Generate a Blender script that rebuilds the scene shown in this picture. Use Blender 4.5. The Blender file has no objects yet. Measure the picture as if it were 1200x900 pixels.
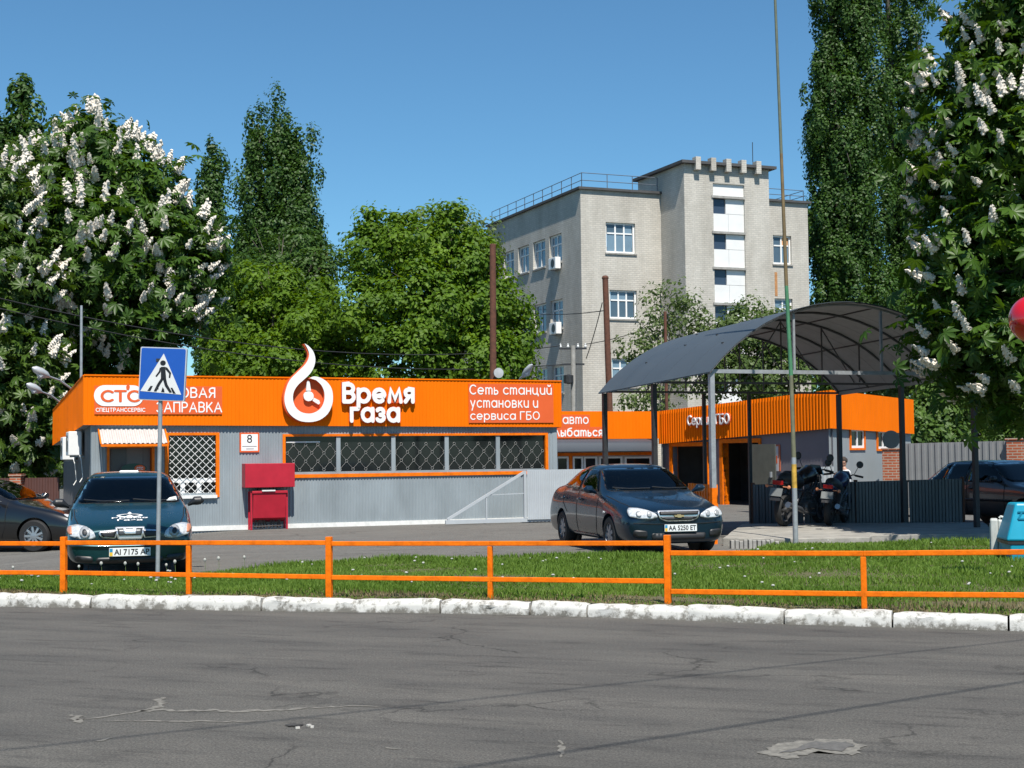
import bpy, bmesh, math, random
import numpy as np
from mathutils import Vector, Matrix
from mathutils.bvhtree import BVHTree
from mathutils.geometry import delaunay_2d_cdt

sc = bpy.context.scene
col = sc.collection
rad = math.radians
random.seed(7)

# ------------------------------------------------------------------ camera
F = 1700.0                      # focal length in pixels of a 1200 px wide frame
EYE = Vector((0, 0, 1.65))
PITCH, ROLL = math.atan(82 / F), rad(0.6)
CAMROT = Matrix.Rotation(math.pi / 2 + PITCH, 3, 'X') @ Matrix.Rotation(-ROLL, 3, 'Z')
cd = bpy.data.cameras.new('camera')
cam = bpy.data.objects.new('camera', cd)
col.objects.link(cam)
cam.matrix_world = Matrix.Translation(EYE) @ CAMROT.to_4x4()
cd.sensor_width = 36.0
cd.lens = 36.0 * F / 1200.0
cd.clip_start, cd.clip_end = 0.1, 3000
sc.camera = cam

# ------------------------------------------------------------------ sky, sun, exposure
SUN_AZ, SUN_EL = rad(11), rad(58)          # azimuth: degrees right of straight behind the camera
S = Vector((math.sin(SUN_AZ) * math.cos(SUN_EL), -math.cos(SUN_AZ) * math.cos(SUN_EL), math.sin(SUN_EL)))
w = bpy.data.worlds.new('World')
sc.world = w
w.use_nodes = True
nt = w.node_tree
sky = nt.nodes.new('ShaderNodeTexSky')
sky.sky_type = 'NISHITA'
sky.sun_disc = False
sky.sun_elevation = SUN_EL
sky.sun_rotation = math.atan2(S.x, S.y)
sky.air_density, sky.dust_density, sky.ozone_density = 0.95, 0.0, 8.5
tint = nt.nodes.new('ShaderNodeMix'); tint.data_type = 'RGBA'; tint.blend_type = 'MULTIPLY'; tint.inputs[0].default_value = 1.0
tint.inputs[7].default_value = (0.80, 1.05, 1.0, 1)      # the clear cyan-blue of the whole sky
nt.links.new(sky.outputs[0], tint.inputs[6]); nt.links.new(tint.outputs[2], nt.nodes['Background'].inputs[0])
nt.nodes['Background'].inputs[1].default_value = 0.088
sl = bpy.data.lights.new('sun', 'SUN')
sl.energy, sl.angle, sl.color = 5.0, rad(0.55), (1.0, 0.95, 0.86)
sun = bpy.data.objects.new('sun', sl)
col.objects.link(sun)
sun.rotation_euler = S.to_track_quat('Z', 'Y').to_euler()
sun.location = (8, -10, 30)
sc.view_settings.view_transform = 'Standard'
sc.view_settings.look = 'None'
sc.view_settings.gamma = 1
sc.view_settings.exposure = 0.5
sc.cycles.use_denoising = True
sc.cycles.max_bounces = 6
sc.cycles.transparent_max_bounces = 6

# ------------------------------------------------------------------ geometry helpers
def ray(px, py):
    return (CAMROT @ Vector(((px - 600) / F, (450 - py) / F, -1))).normalized()
def at(px, py, d):                          # the point seen at a pixel, d metres ahead
    r = ray(px, py)
    return EYE + r * (d / r.y)
def gp(px, py, z=0.0):                      # the ground point seen at a pixel
    r = ray(px, py)
    return EYE + r * ((z - EYE.z) / r.z)
def gx(px, d):                              # world x of a pixel column at the horizon
    return at(px, 531, d).x

class Frame:
    def __init__(s, o, yaw):
        s.o = Vector(o); s.yaw = yaw
        s.m = Matrix.Translation(s.o) @ Matrix.Rotation(yaw, 4, 'Z')
        s.i = s.m.inverted()
    def __call__(s, x, y, z):
        return s.m @ Vector((x, y, z))
    def pix(s, px, py, y=0.0):              # local x, z of a pixel on the plane local-y = y
        a = s.i @ EYE
        r = s.i.to_3x3() @ ray(px, py)
        t = (y - a.y) / r.y
        p = a + r * t
        return p.x, p.z
    def rect(s, x0, y0, x1, y1, y=0.0):
        a, b = s.pix(x0, y1, y), s.pix(x1, y0, y)
        c, d = s.pix(x0, y0, y), s.pix(x1, y1, y)
        return (a[0] + c[0]) / 2, (b[0] + d[0]) / 2, (a[1] + d[1]) / 2, (b[1] + c[1]) / 2   # x0,x1,z0,z1
WORLD = Frame((0, 0, 0), 0)

ROOT = {}                                   # object name -> matrix of its thing
def thing(name, label, cat, loc=(0, 0, 0), yaw=0.0, group=None, kind=None):
    o = bpy.data.objects.new(name, None)
    col.objects.link(o)
    o.empty_display_size = 0.2
    m = Matrix.Translation(Vector(loc)) @ Matrix.Rotation(yaw, 4, 'Z')
    o.matrix_world = m
    o.location = loc; o.rotation_euler = (0, 0, yaw)
    ROOT[o.name] = m
    tag(o, label, cat, group, kind)
    return o
def tag(o, label=None, cat=None, group=None, kind=None):
    if label: o['label'] = label
    if cat: o['category'] = cat
    if group: o['group'] = group
    if kind: o['kind'] = kind
    return o
def link_mesh(name, me, mat, parent=None, smooth=False, bevel=0.0, world=True):
    o = bpy.data.objects.new(name, me)
    col.objects.link(o)
    if mat is not None and not me.materials:
        for m in (mat if isinstance(mat, (list, tuple)) else [mat]):
            me.materials.append(m)
    if parent is not None:
        o.parent = parent
        pm = ROOT[parent.name]
        if world: me.transform(pm.inverted())
        ROOT[o.name] = pm
    else:
        ROOT[o.name] = Matrix()
    if smooth:
        me.polygons.foreach_set('use_smooth', [True] * len(me.polygons))
        if smooth != 'all':
            try: me.set_sharp_from_angle(angle=rad(40))
            except Exception: pass
    if bevel:
        b = o.modifiers.new('bevel', 'BEVEL'); b.width = bevel; b.segments = 2; b.limit_method = 'ANGLE'
    return o

class MB:
    """collects shapes, in the coordinates of a frame; build() links them as one mesh object"""
    def __init__(s, fr=WORLD):
        s.v, s.f, s.fr = [], [], fr
    def add(s, vs, fs):
        n = len(s.v)
        s.v += [s.fr.m @ Vector(p) for p in vs]
        s.f += [tuple(i + n for i in q) for q in fs]
        return s
    def box(s, x0, x1, y0, y1, z0, z1):
        return s.hexa([(x0, y0, z0), (x1, y0, z0), (x1, y1, z0), (x0, y1, z0), (x0, y0, z1), (x1, y0, z1), (x1, y1, z1), (x0, y1, z1)])
    def hexa(s, p):
        return s.add(p, [(0, 3, 2, 1), (4, 5, 6, 7), (0, 1, 5, 4), (1, 2, 6, 5), (2, 3, 7, 6), (3, 0, 4, 7)])
    def bar(s, a, b, w_, h_, up=(0, 0, 1)):             # a box beam between two points
        a, b, up = Vector(a), Vector(b), Vector(up)
        t = (b - a).normalized()
        n = t.cross(up)
        if n.length < 1e-4: n = t.cross(Vector((0, 1, 0)))
        n.normalize(); u = n.cross(t).normalized()
        q = []
        for p in (a, b):
            q += [p - n * w_ / 2 - u * h_ / 2, p + n * w_ / 2 - u * h_ / 2, p + n * w_ / 2 + u * h_ / 2, p - n * w_ / 2 + u * h_ / 2]
        return s.add(q, [(0, 1, 2, 3), (7, 6, 5, 4), (0, 4, 5, 1), (1, 5, 6, 2), (2, 6, 7, 3), (3, 7, 4, 0)])
    def tube(s, pts, r, n=8, cap=True):
        pts = [Vector(p) for p in pts]
        rs = r if isinstance(r, (list, tuple)) else [r] * len(pts)
        vs, fs = [], []
        ref = None
        for i, p in enumerate(pts):
            t = (pts[min(i + 1, len(pts) - 1)] - pts[max(i - 1, 0)]).normalized()
            if ref is None:
                ref = t.cross(Vector((0, 0, 1)) if abs(t.z) < 0.9 else Vector((1, 0, 0))).normalized()
            ref = (ref - t * ref.dot(t)).normalized()
            b = t.cross(ref)
            for k in range(n):
                a = 2 * math.pi * k / n
                vs.append(p + (ref * math.cos(a) + b * math.sin(a)) * rs[i])
        for i in range(len(pts) - 1):
            for k in range(n):
                fs.append((i * n + k, i * n + (k + 1) % n, (i + 1) * n + (k + 1) % n, (i + 1) * n + k))
        if cap:
            fs.append(tuple(range(n))[::-1]); fs.append(tuple(range((len(pts) - 1) * n, len(pts) * n)))
        return s.add(vs, fs)
    def lathe(s, prof, c=(0, 0, 0), axis='z', n=16, cap=True):    # prof: (radius, height) pairs
        vs, fs = [], []
        for r_, h in prof:
            for k in range(n):
                a = 2 * math.pi * k / n
                p = (r_ * math.cos(a), r_ * math.sin(a), h)
                if axis == 'y': p = (p[0], h, p[1])
                elif axis == 'x': p = (h, p[0], p[1])
                vs.append(Vector(p) + Vector(c))
        for i in range(len(prof) - 1):
            for k in range(n):
                fs.append((i * n + k, i * n + (k + 1) % n, (i + 1) * n + (k + 1) % n, (i + 1) * n + k))
        if cap and prof[0][0] > 1e-5: fs.append(tuple(range(n))[::-1])
        if cap and prof[-1][0] > 1e-5: fs.append(tuple(range((len(prof) - 1) * n, len(prof) * n)))
        return s.add(vs, fs)
    def plate(s, poly, y0, y1):                         # polygon in local x,z extruded between two local y
        n = len(poly)
        vs = [(x, y0, z) for x, z in poly] + [(x, y1, z) for x, z in poly]
        fs = [tuple(range(n)), tuple(range(2 * n - 1, n - 1, -1))]
        fs += [(i, n + i, n + (i + 1) % n, (i + 1) % n) for i in range(n)]
        return s.add(vs, fs)
    def slab(s, poly, z0, z1):                          # polygon in x,y extruded upwards
        n = len(poly)
        vs = [(p[0], p[1], z0) for p in poly] + [(p[0], p[1], z1) for p in poly]
        fs = [tuple(range(n - 1, -1, -1)), tuple(range(n, 2 * n))]
        fs += [(i, (i + 1) % n, n + (i + 1) % n, n + i) for i in range(n)]
        return s.add(vs, fs)
    def sheet(s, bl, br, tr, tl, out, pitch=0.12, depth=0.018):   # trapezoid-ribbed sheet metal between four corners
        bl, br, tr, tl, out = map(Vector, (bl, br, tr, tl, out))
        L = (br - bl).length
        n = max(1, round(L / pitch))
        ts = []
        for i in range(n):
            for a, h in ((0.0, 0), (0.38, 0), (0.5, 1), (0.88, 1)):
                ts.append(((i + a) / n, h))
        ts.append((1.0, 0))
        vs = []
        for t, h in ts:
            vs.append(bl.lerp(br, t) + out * depth * h)
            vs.append(tl.lerp(tr, t) + out * depth * h)
        return s.add(vs, [(2 * i, 2 * i + 2, 2 * i + 3, 2 * i + 1) for i in range(len(ts) - 1)])
    def build(s, name, mat, parent=None, smooth=False, bevel=0.0):
        me = bpy.data.meshes.new(name)
        me.from_pydata([tuple(p) for p in s.v], [], s.f)
        me.validate(); me.update()
        bm = bmesh.new(); bm.from_mesh(me)
        bmesh.ops.recalc_face_normals(bm, faces=bm.faces[:])
        bm.to_mesh(me); bm.free()
        return link_mesh(name, me, mat, parent, smooth, bevel)

def rects_minus(x0, x1, z0, z1, holes):
    """the rectangle minus rectangular holes, as vertical strips"""
    xs = sorted({x0, x1, *[min(max(h[0], x0), x1) for h in holes], *[min(max(h[1], x0), x1) for h in holes]})
    out = []
    for a, b in zip(xs, xs[1:]):
        if b - a < 1e-4: continue
        m = (a + b) / 2
        zz = z0
        for h in sorted([h for h in holes if h[0] < m < h[1]], key=lambda h: h[2]):
            if h[2] > zz + 1e-4: out.append((a, b, zz, h[2]))
            zz = max(zz, h[3])
        if zz < z1 - 1e-4: out.append((a, b, zz, z1))
    return out
def flat_wall(mb, x0, x1, z0, z1, holes, y=0.0, reveal=0.2):
    for a, b, c, d in rects_minus(x0, x1, z0, z1, holes):
        mb.add([(a, y, c), (b, y, c), (b, y, d), (a, y, d)], [(0, 1, 2, 3)])
    for a, b, c, d in holes:
        for p, q in (((a, c), (b, c)), ((b, c), (b, d)), ((b, d), (a, d)), ((a, d), (a, c))):
            mb.add([(p[0], y, p[1]), (q[0], y, q[1]), (q[0], y + reveal, q[1]), (p[0], y + reveal, p[1])], [(0, 1, 2, 3)])
    return mb

def text_obj(name, s, box, y, fr, mat, parent, depth=0.01, bold=0.0, split=False, space=1.0):
    """lettering fitted to x0,x1,z0,z1 in a frame's facade plane, standing proud of local y"""
    cu = bpy.data.curves.new('t', 'FONT')
    cu.body = s; cu.bevel_depth = bold; cu.bevel_resolution = 1; cu.extrude = 0.05; cu.resolution_u = 3; cu.space_character = space
    o = bpy.data.objects.new('t', cu); col.objects.link(o)
    bpy.context.view_layer.update()
    dg = bpy.context.evaluated_depsgraph_get()
    me = bpy.data.meshes.new_from_object(o.evaluated_get(dg))
    bpy.data.objects.remove(o); bpy.data.curves.remove(cu)
    n = len(me.vertices)
    a = np.empty(n * 3); me.vertices.foreach_get('co', a); a = a.reshape(-1, 3)
    lo, hi = a.min(0), a.max(0)
    x0, x1, z0, z1 = box
    b = np.empty_like(a)
    b[:, 0] = x0 + (a[:, 0] - lo[0]) / (hi[0] - lo[0]) * (x1 - x0)
    b[:, 2] = z0 + (a[:, 1] - lo[1]) / (hi[1] - lo[1]) * (z1 - z0)
    b[:, 1] = y - (a[:, 2] - lo[2]) / (hi[2] - lo[2]) * depth
    me.vertices.foreach_set('co', b.reshape(-1)); me.update()
    me.transform(fr.m)
    me.materials.clear()
    if not split:
        return link_mesh(name, me, mat, parent)
    bm = bmesh.new(); bm.from_mesh(me); bm.verts.ensure_lookup_table()
    seen = set(); out = []
    for v in bm.verts:
        if v.index in seen: continue
        st, isl = [v], []
        seen.add(v.index)
        while st:
            q = st.pop(); isl.append(q)
            for e in q.link_edges:
                r = e.other_vert(q)
                if r.index not in seen: seen.add(r.index); st.append(r)
        idx = {q.index: i for i, q in enumerate(isl)}
        fs = [[idx[q.index] for q in f.verts] for f in bm.faces if f.verts[0].index in idx]
        m2 = bpy.data.meshes.new(name); m2.from_pydata([q.co[:] for q in isl], [], fs); m2.update()
        out.append(link_mesh(name, m2, mat, parent))
    bm.free()
    return out

def copy_tree(o, parent=None):
    c = o.copy(); col.objects.link(c)
    if parent is not None: c.parent = parent
    for ch in list(o.children):
        copy_tree(ch, c)
    return c

# ------------------------------------------------------------------ materials
MATS = {}
def M(name, c, rough=0.6, metal=0.0, var=0.12, scale=6.0, bump=0.0, bscale=40.0, spec=0.5, coat=0.0, c2=None, emit=None, stretch=None):
    """plain surface with soft uneven colour, uneven gloss and fine relief"""
    if name in MATS: return MATS[name]
    m = bpy.data.materials.new(name); m.use_nodes = True
    t = m.node_tree; N = t.nodes; L = t.links
    b = N['Principled BSDF']
    tc = N.new('ShaderNodeTexCoord'); mp = N.new('ShaderNodeMapping')
    L.new(tc.outputs['Object'], mp.inputs[0])
    if stretch: mp.inputs['Scale'].default_value = stretch
    n = N.new('ShaderNodeTexNoise'); n.inputs['Scale'].default_value = scale; n.inputs['Detail'].default_value = 6; n.inputs['Roughness'].default_value = 0.62
    L.new(mp.outputs[0], n.inputs['Vector'])
    r = N.new('ShaderNodeValToRGB')
    r.color_ramp.elements[0].position, r.color_ramp.elements[1].position = 0.3, 0.7
    k2 = c2 if c2 else tuple(x * (1 - var) for x in c)
    r.color_ramp.elements[0].color = (*k2, 1)
    r.color_ramp.elements[1].color = (*[min(1, x * (1 + (var * 0.5 if not c2 else 0))) for x in c], 1)
    L.new(n.outputs[0], r.inputs[0]); L.new(r.outputs[0], b.inputs['Base Color'])
    mr = N.new('ShaderNodeMapRange'); mr.inputs[3].default_value = max(0.02, rough * 0.85); mr.inputs[4].default_value = min(1, rough * 1.15)
    L.new(n.outputs[0], mr.inputs[0]); L.new(mr.outputs[0], b.inputs['Roughness'])
    b.inputs['Metallic'].default_value = metal
    b.inputs['Specular IOR Level'].default_value = spec
    if coat:
        b.inputs['Coat Weight'].default_value = coat; b.inputs['Coat Roughness'].default_value = 0.05
    if bump:
        n2 = N.new('ShaderNodeTexNoise'); n2.inputs['Scale'].default_value = bscale; n2.inputs['Detail'].default_value = 4
        L.new(mp.outputs[0], n2.inputs['Vector'])
        bp = N.new('ShaderNodeBump'); bp.inputs['Strength'].default_value = bump; bp.inputs['Distance'].default_value = 0.01
        L.new(n2.outputs[0], bp.inputs['Height']); L.new(bp.outputs[0], b.inputs['Normal'])
    if emit:
        b.inputs['Emission Color'].default_value = (*emit[:3], 1); b.inputs['Emission Strength'].default_value = emit[3]
    MATS[name] = m
    return m

def glass(name, c, rough=0.04, spec=0.5):
    return M(name, c, rough, var=0.1, scale=1.2, spec=spec)

def leaf_mat(name, dark, light, trans=0.35, rough=0.5):
    m = bpy.data.materials.new(name); m.use_nodes = True
    t = m.node_tree; N = t.nodes; L = t.links
    b = N['Principled BSDF']; out = N['Material Output']
    g = N.new('ShaderNodeNewGeometry')
    r = N.new('ShaderNodeValToRGB')
    r.color_ramp.elements[0].color = (*dark, 1); r.color_ramp.elements[1].color = (*light, 1)
    tc = N.new('ShaderNodeTexCoord'); n = N.new('ShaderNodeTexNoise'); n.inputs['Scale'].default_value = 0.5; n.inputs['Detail'].default_value = 3
    L.new(tc.outputs['Object'], n.inputs['Vector'])
    ad = N.new('ShaderNodeMath'); ad.operation = 'MULTIPLY_ADD'; ad.inputs[1].default_value = 0.42
    sb = N.new('ShaderNodeMath'); sb.operation = 'MULTIPLY_ADD'; sb.inputs[1].default_value = 1.1; sb.inputs[2].default_value = -0.27
    L.new(n.outputs[0], sb.inputs[0]); L.new(g.outputs['Random Per Island'], ad.inputs[0]); L.new(sb.outputs[0], ad.inputs[2])
    L.new(ad.outputs[0], r.inputs[0]); L.new(r.outputs[0], b.inputs['Base Color'])
    b.inputs['Roughness'].default_value = rough; b.inputs['Specular IOR Level'].default_value = 0.35
    tr = N.new('ShaderNodeBsdfTranslucent'); mx = N.new('ShaderNodeMixShader'); mx.inputs[0].default_value = trans
    hs = N.new('ShaderNodeHueSaturation'); hs.inputs['Hue'].default_value = 0.485; hs.inputs['Saturation'].default_value = 1.1; hs.inputs['Value'].default_value = 1.5
    L.new(r.outputs[0], hs.inputs['Color']); L.new(hs.outputs[0], tr.inputs['Color'])
    L.new(b.outputs[0], mx.inputs[1]); L.new(tr.outputs[0], mx.inputs[2]); L.new(mx.outputs[0], out.inputs[0])
    return m

def brick_mat(name, c1, c2, mortar, bw, bh, msize=0.012, soil=(0.5, 0.49, 0.46), bump=0.4):
    m = bpy.data.materials.new(name); m.use_nodes = True
    t = m.node_tree; N = t.nodes; L = t.links
    b = N['Principled BSDF']; b.inputs['Roughness'].default_value = 0.88
    tc = N.new('ShaderNodeTexCoord'); sx = N.new('ShaderNodeSeparateXYZ'); L.new(tc.outputs['Object'], sx.inputs[0])
    ad = N.new('ShaderNodeMath'); ad.operation = 'ADD'; L.new(sx.outputs[0], ad.inputs[0]); L.new(sx.outputs[1], ad.inputs[1])
    cx = N.new('ShaderNodeCombineXYZ'); L.new(ad.outputs[0], cx.inputs[0]); L.new(sx.outputs[2], cx.inputs[1])
    br = N.new('ShaderNodeTexBrick')
    br.inputs['Color1'].default_value = (*c1, 1); br.inputs['Color2'].default_value = (*c2, 1); br.inputs['Mortar'].default_value = (*mortar, 1)
    br.inputs['Scale'].default_value = 1; br.inputs['Mortar Size'].default_value = msize; br.inputs['Bias'].default_value = 0.0
    br.inputs['Brick Width'].default_value = bw; br.inputs['Row Height'].default_value = bh
    L.new(cx.outputs[0], br.inputs['Vector'])
    n = N.new('ShaderNodeTexNoise'); n.inputs['Scale'].default_value = 0.45; n.inputs['Detail'].default_value = 8; n.inputs['Roughness'].default_value = 0.7
    mp = N.new('ShaderNodeMapping'); mp.inputs['Scale'].default_value = (1.6, 1.6, 0.5); L.new(tc.outputs['Object'], mp.inputs[0]); L.new(mp.outputs[0], n.inputs['Vector'])
    r = N.new('ShaderNodeValToRGB'); r.color_ramp.elements[0].position, r.color_ramp.elements[1].position = 0.32, 0.62
    r.color_ramp.elements[0].color = (*soil, 1); r.color_ramp.elements[1].color = (1, 1, 1, 1); L.new(n.outputs[0], r.inputs[0])
    mx = N.new('ShaderNodeMix'); mx.data_type = 'RGBA'; mx.blend_type = 'MULTIPLY'; mx.inputs[0].default_value = 0.7
    L.new(br.outputs[0], mx.inputs[6]); L.new(r.outputs[0], mx.inputs[7]); L.new(mx.outputs[2], b.inputs['Base Color'])
    bp = N.new('ShaderNodeBump'); bp.inputs['Strength'].default_value = bump; bp.inputs['Distance'].default_value = 0.02; bp.invert = True
    L.new(br.outputs['Fac'], bp.inputs['Height']); L.new(bp.outputs[0], b.inputs['Normal'])
    return m

ORANGE = M('orange_sheet', (0.80, 0.158, 0.001), 0.62, var=0.11, scale=1.4, spec=0.08, stretch=(1, 1, .3))
ORPAINT = M('orange_paint', (0.80, 0.165, 0.002), 0.5, var=0.28, scale=9, bump=0.3, spec=0.2)
SALMON = M('salmon_film', (0.66, 0.115, 0.035), 0.6, var=0.05, scale=2, spec=.1)
GREYSHEET = M('grey_sheet', (0.262, 0.30, 0.325), 0.5, var=0.2, scale=1.6, spec=0.3, stretch=(1, 1, 0.35))
DGREY = M('dark_grey_sheet', (0.060, 0.067, 0.080), 0.55, var=0.15, scale=1.2, spec=0.3)
LILAC = M('lilac_grey_panel', (0.165, 0.158, 0.18), 0.6, var=0.08, scale=1.5)
WHITE = M('white_plastic', (0.78, 0.78, 0.77), 0.45, var=0.05, scale=5)
WHITEP = M('white_paint', (0.72, 0.72, 0.70), 0.55, var=0.15, scale=9)
STEEL = M('galvanised_steel', (0.36, 0.38, 0.40), 0.45, metal=0.35, var=0.2, scale=10)
DSTEEL = M('dark_steel', (0.035, 0.036, 0.04), 0.5, metal=0.2, var=0.25, scale=8)
RUST = M('rusty_steel', (0.115, 0.045, 0.026), 0.85, var=0.4, scale=9, bump=0.3)
BLACK = M('black_rubber', (0.012, 0.012, 0.013), 0.75, var=0.2, scale=20)
BLACKP = M('black_plastic', (0.02, 0.02, 0.022), 0.45, var=0.2, scale=10)
CHROME = M('chrome', (0.74, 0.75, 0.77), 0.28, metal=0.7, var=0.05)
ALU = M('aluminium', (0.45, 0.46, 0.48), 0.35, metal=0.8, var=0.1)
DGLASS = glass('dark_window_glass', (0.012, 0.014, 0.015), 0.06, 0.35)
SKYGLASS = glass('pale_window_glass', (0.16, 0.24, 0.31), 0.05, 0.6)
CONC = M('concrete', (0.32, 0.31, 0.29), 0.9, var=0.3, scale=5, bump=0.4, bscale=30)
REDP = M('red_paint', (0.42, 0.012, 0.03), 0.5, var=0.15, scale=4, spec=0.4)
ROOFING = M('bitumen_roofing', (0.07, 0.07, 0.072), 0.9, var=0.3, scale=2)
# ------------------------------------------------------------------ a rounded stroke alphabet for the signs
def _arc(cx, cy, rx, ry, a0, a1, n=None):
    n = n or max(3, int(abs(a1 - a0) / 22))
    return [(cx + rx * math.cos(rad(a0 + (a1 - a0) * k / n)), cy + ry * math.sin(rad(a0 + (a1 - a0) * k / n))) for k in range(n + 1)]
_O = _arc(.5, .5, .5, .5, 90, 450); _CO = _arc(.62, .7, .62, .7, 90, 450)
_U = [(0, 1), (0, .38)] + _arc(.4, .38, .4, .38, 180, 360) + [(.8, 1)]
def _three(w_, h): return [_arc(w_ * .5, h * .74, w_ * .46, h * .26, 150, -90), _arc(w_ * .5, h * .26, w_ * .5, h * .26, 90, -150)]
def _B(h, w_): return [[(0, 0), (0, h), (w_ * .55, h)] + _arc(w_ * .55, h * .765, w_ * .4, h * .235, 90, -90) + [(0, h * .53)], [(w_ * .55, h * .53)] + _arc(w_ * .55, h * .265, w_ * .45, h * .265, 90, -90) + [(0, 0)]]
GLYPH = {
    'а': [_O, [(1, 1), (1, 0)]], 'б': [_O, [(0, .5), (.02, .85), (.15, 1.2), (.45, 1.36), (.9, 1.45)]], 'в': _B(1, .78), 'г': [[(0, 0), (0, 1), (.62, 1)]],
    'е': [[(.04, .5), (1, .5)] + _arc(.5, .5, .5, .5, 0, 310)], 'з': _three(.7, 1), 'и': [_U, [(.8, 1), (.8, 0)]], 'й': [_U, [(.8, 1), (.8, 0)], _arc(.4, 1.48, .22, .18, 180, 360)],
    'к': [[(0, 0), (0, 1)], [(.65, 1), (0, .42)], [(.22, .60), (.7, 0)]], 'л': [[(0, 0), (.38, 1), (.76, 0)]], 'м': [[(0, 0), (.16, 1), (.55, .2), (.94, 1), (1.1, 0)]],
    'н': [[(0, 0), (0, 1)], [(.75, 0), (.75, 1)], [(0, .52), (.75, .52)]], 'о': [_O], 'п': [[(0, 0), (0, 1), (.72, 1), (.72, 0)]], 'р': [_O, [(0, 1), (0, -.45)]], 'с': [_arc(.5, .5, .5, .5, 48, 312)],
    'т': [[(0, 0), (0, 1)], [(0, .68)] + _arc(.28, .7, .28, .3, 180, 0) + [(.56, 0)], [(.56, .68)] + _arc(.84, .7, .28, .3, 180, 0) + [(1.12, 0)]],
    'у': [[(0, 1), (.42, .02)], [(.82, 1), (.25, -.45)]], 'ц': [_U, [(.8, 1), (.8, 0), (.98, 0), (.98, -.25)]],
    'ы': [[(0, 1), (0, 0), (.32, 0)] + _arc(.32, .29, .28, .29, -90, 90) + [(0, .58)], [(.88, 1), (.88, 0)]], 'ь': [[(0, 1), (0, 0), (.34, 0)] + _arc(.34, .29, .29, .29, -90, 90) + [(0, .58)]],
    'я': [[(.72, 0), (.72, 1), (.3, 1)] + _arc(.3, .725, .28, .275, 90, 270) + [(.72, .45)], [(.38, .45), (.02, 0)]],
    'С': [_arc(.62, .7, .62, .7, 48, 312)], 'Г': [[(0, 0), (0, 1.4), (.8, 1.4)]], 'Б': [[(.82, 1.4), (0, 1.4), (0, 0), (.5, 0)] + _arc(.5, .4, .4, .4, -90, 90) + [(0, .8)]], 'О': [_CO], 'В': _B(1.4, .9),
    'Т': [[(0, 1.4), (1, 1.4)], [(.5, 1.4), (.5, 0)]], 'П': [[(0, 0), (0, 1.4), (.95, 1.4), (.95, 0)]], 'Е': [[(.75, 1.4), (0, 1.4), (0, 0), (.75, 0)], [(0, .72), (.65, .72)]], 'Ц': [[(0, 1.4), (0, 0), (.95, 0), (.95, -.25)], [(.85, 1.4), (.85, 0)]],
    'Р': [[(0, 0), (0, 1.4), (.45, 1.4)] + _arc(.45, 1.02, .4, .38, 90, -90) + [(0, .64)]], 'А': [[(0, 0), (.58, 1.4), (1.16, 0)], [(.22, .48), (.94, .48)]], 'Н': [[(0, 0), (0, 1.4)], [(.95, 0), (.95, 1.4)], [(0, .72), (.95, .72)]],
    'І': [[(0, 0), (0, 1.4)]], 'З': _three(.9, 1.4), 'К': [[(0, 0), (0, 1.4)], [(.85, 1.4), (0, .55)], [(.3, .85), (.92, 0)]], 'Я': [[(.85, 0), (.85, 1.4), (.4, 1.4)] + _arc(.4, 1.02, .38, .38, 90, 270) + [(.85, .64)], [(.42, .64), (0, 0)]]}
def _stroke_outline(pts, r):
    P = [Vector(p) for p in pts]; L, R = [], []
    closed = (P[0] - P[-1]).length < 1e-4
    for i, p in enumerate(P):
        a = P[i - 1] if i > 0 else (P[-2] if closed else None); b = P[i + 1] if i < len(P) - 1 else (P[1] if closed else None)
        t0 = (p - a).normalized() if a is not None else None; t1 = (b - p).normalized() if b is not None else None
        t = (t0 + t1) if t0 is not None and t1 is not None else (t0 or t1)
        t = t.normalized() if t.length > 1e-6 else t1
        k = 1.0
        if t0 is not None and t1 is not None: k = min(1.5, 1 / max(.3, t.dot(t1)))
        n = Vector((-t.y, t.x)) * r * k
        L.append(p + n); R.append(p - n)
    if closed: return [L[:-1], R[:-1]]
    def cap(p, d0, s):
        a0 = math.atan2(d0.y, d0.x); return [p + Vector((math.cos(a0 - s * math.pi * k / 5), math.sin(a0 - s * math.pi * k / 5))) * r for k in range(1, 5)]
    return [L + cap(P[-1], (L[-1] - P[-1]), 1) + R[::-1] + cap(P[0], (R[0] - P[0]), 1)]
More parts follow.
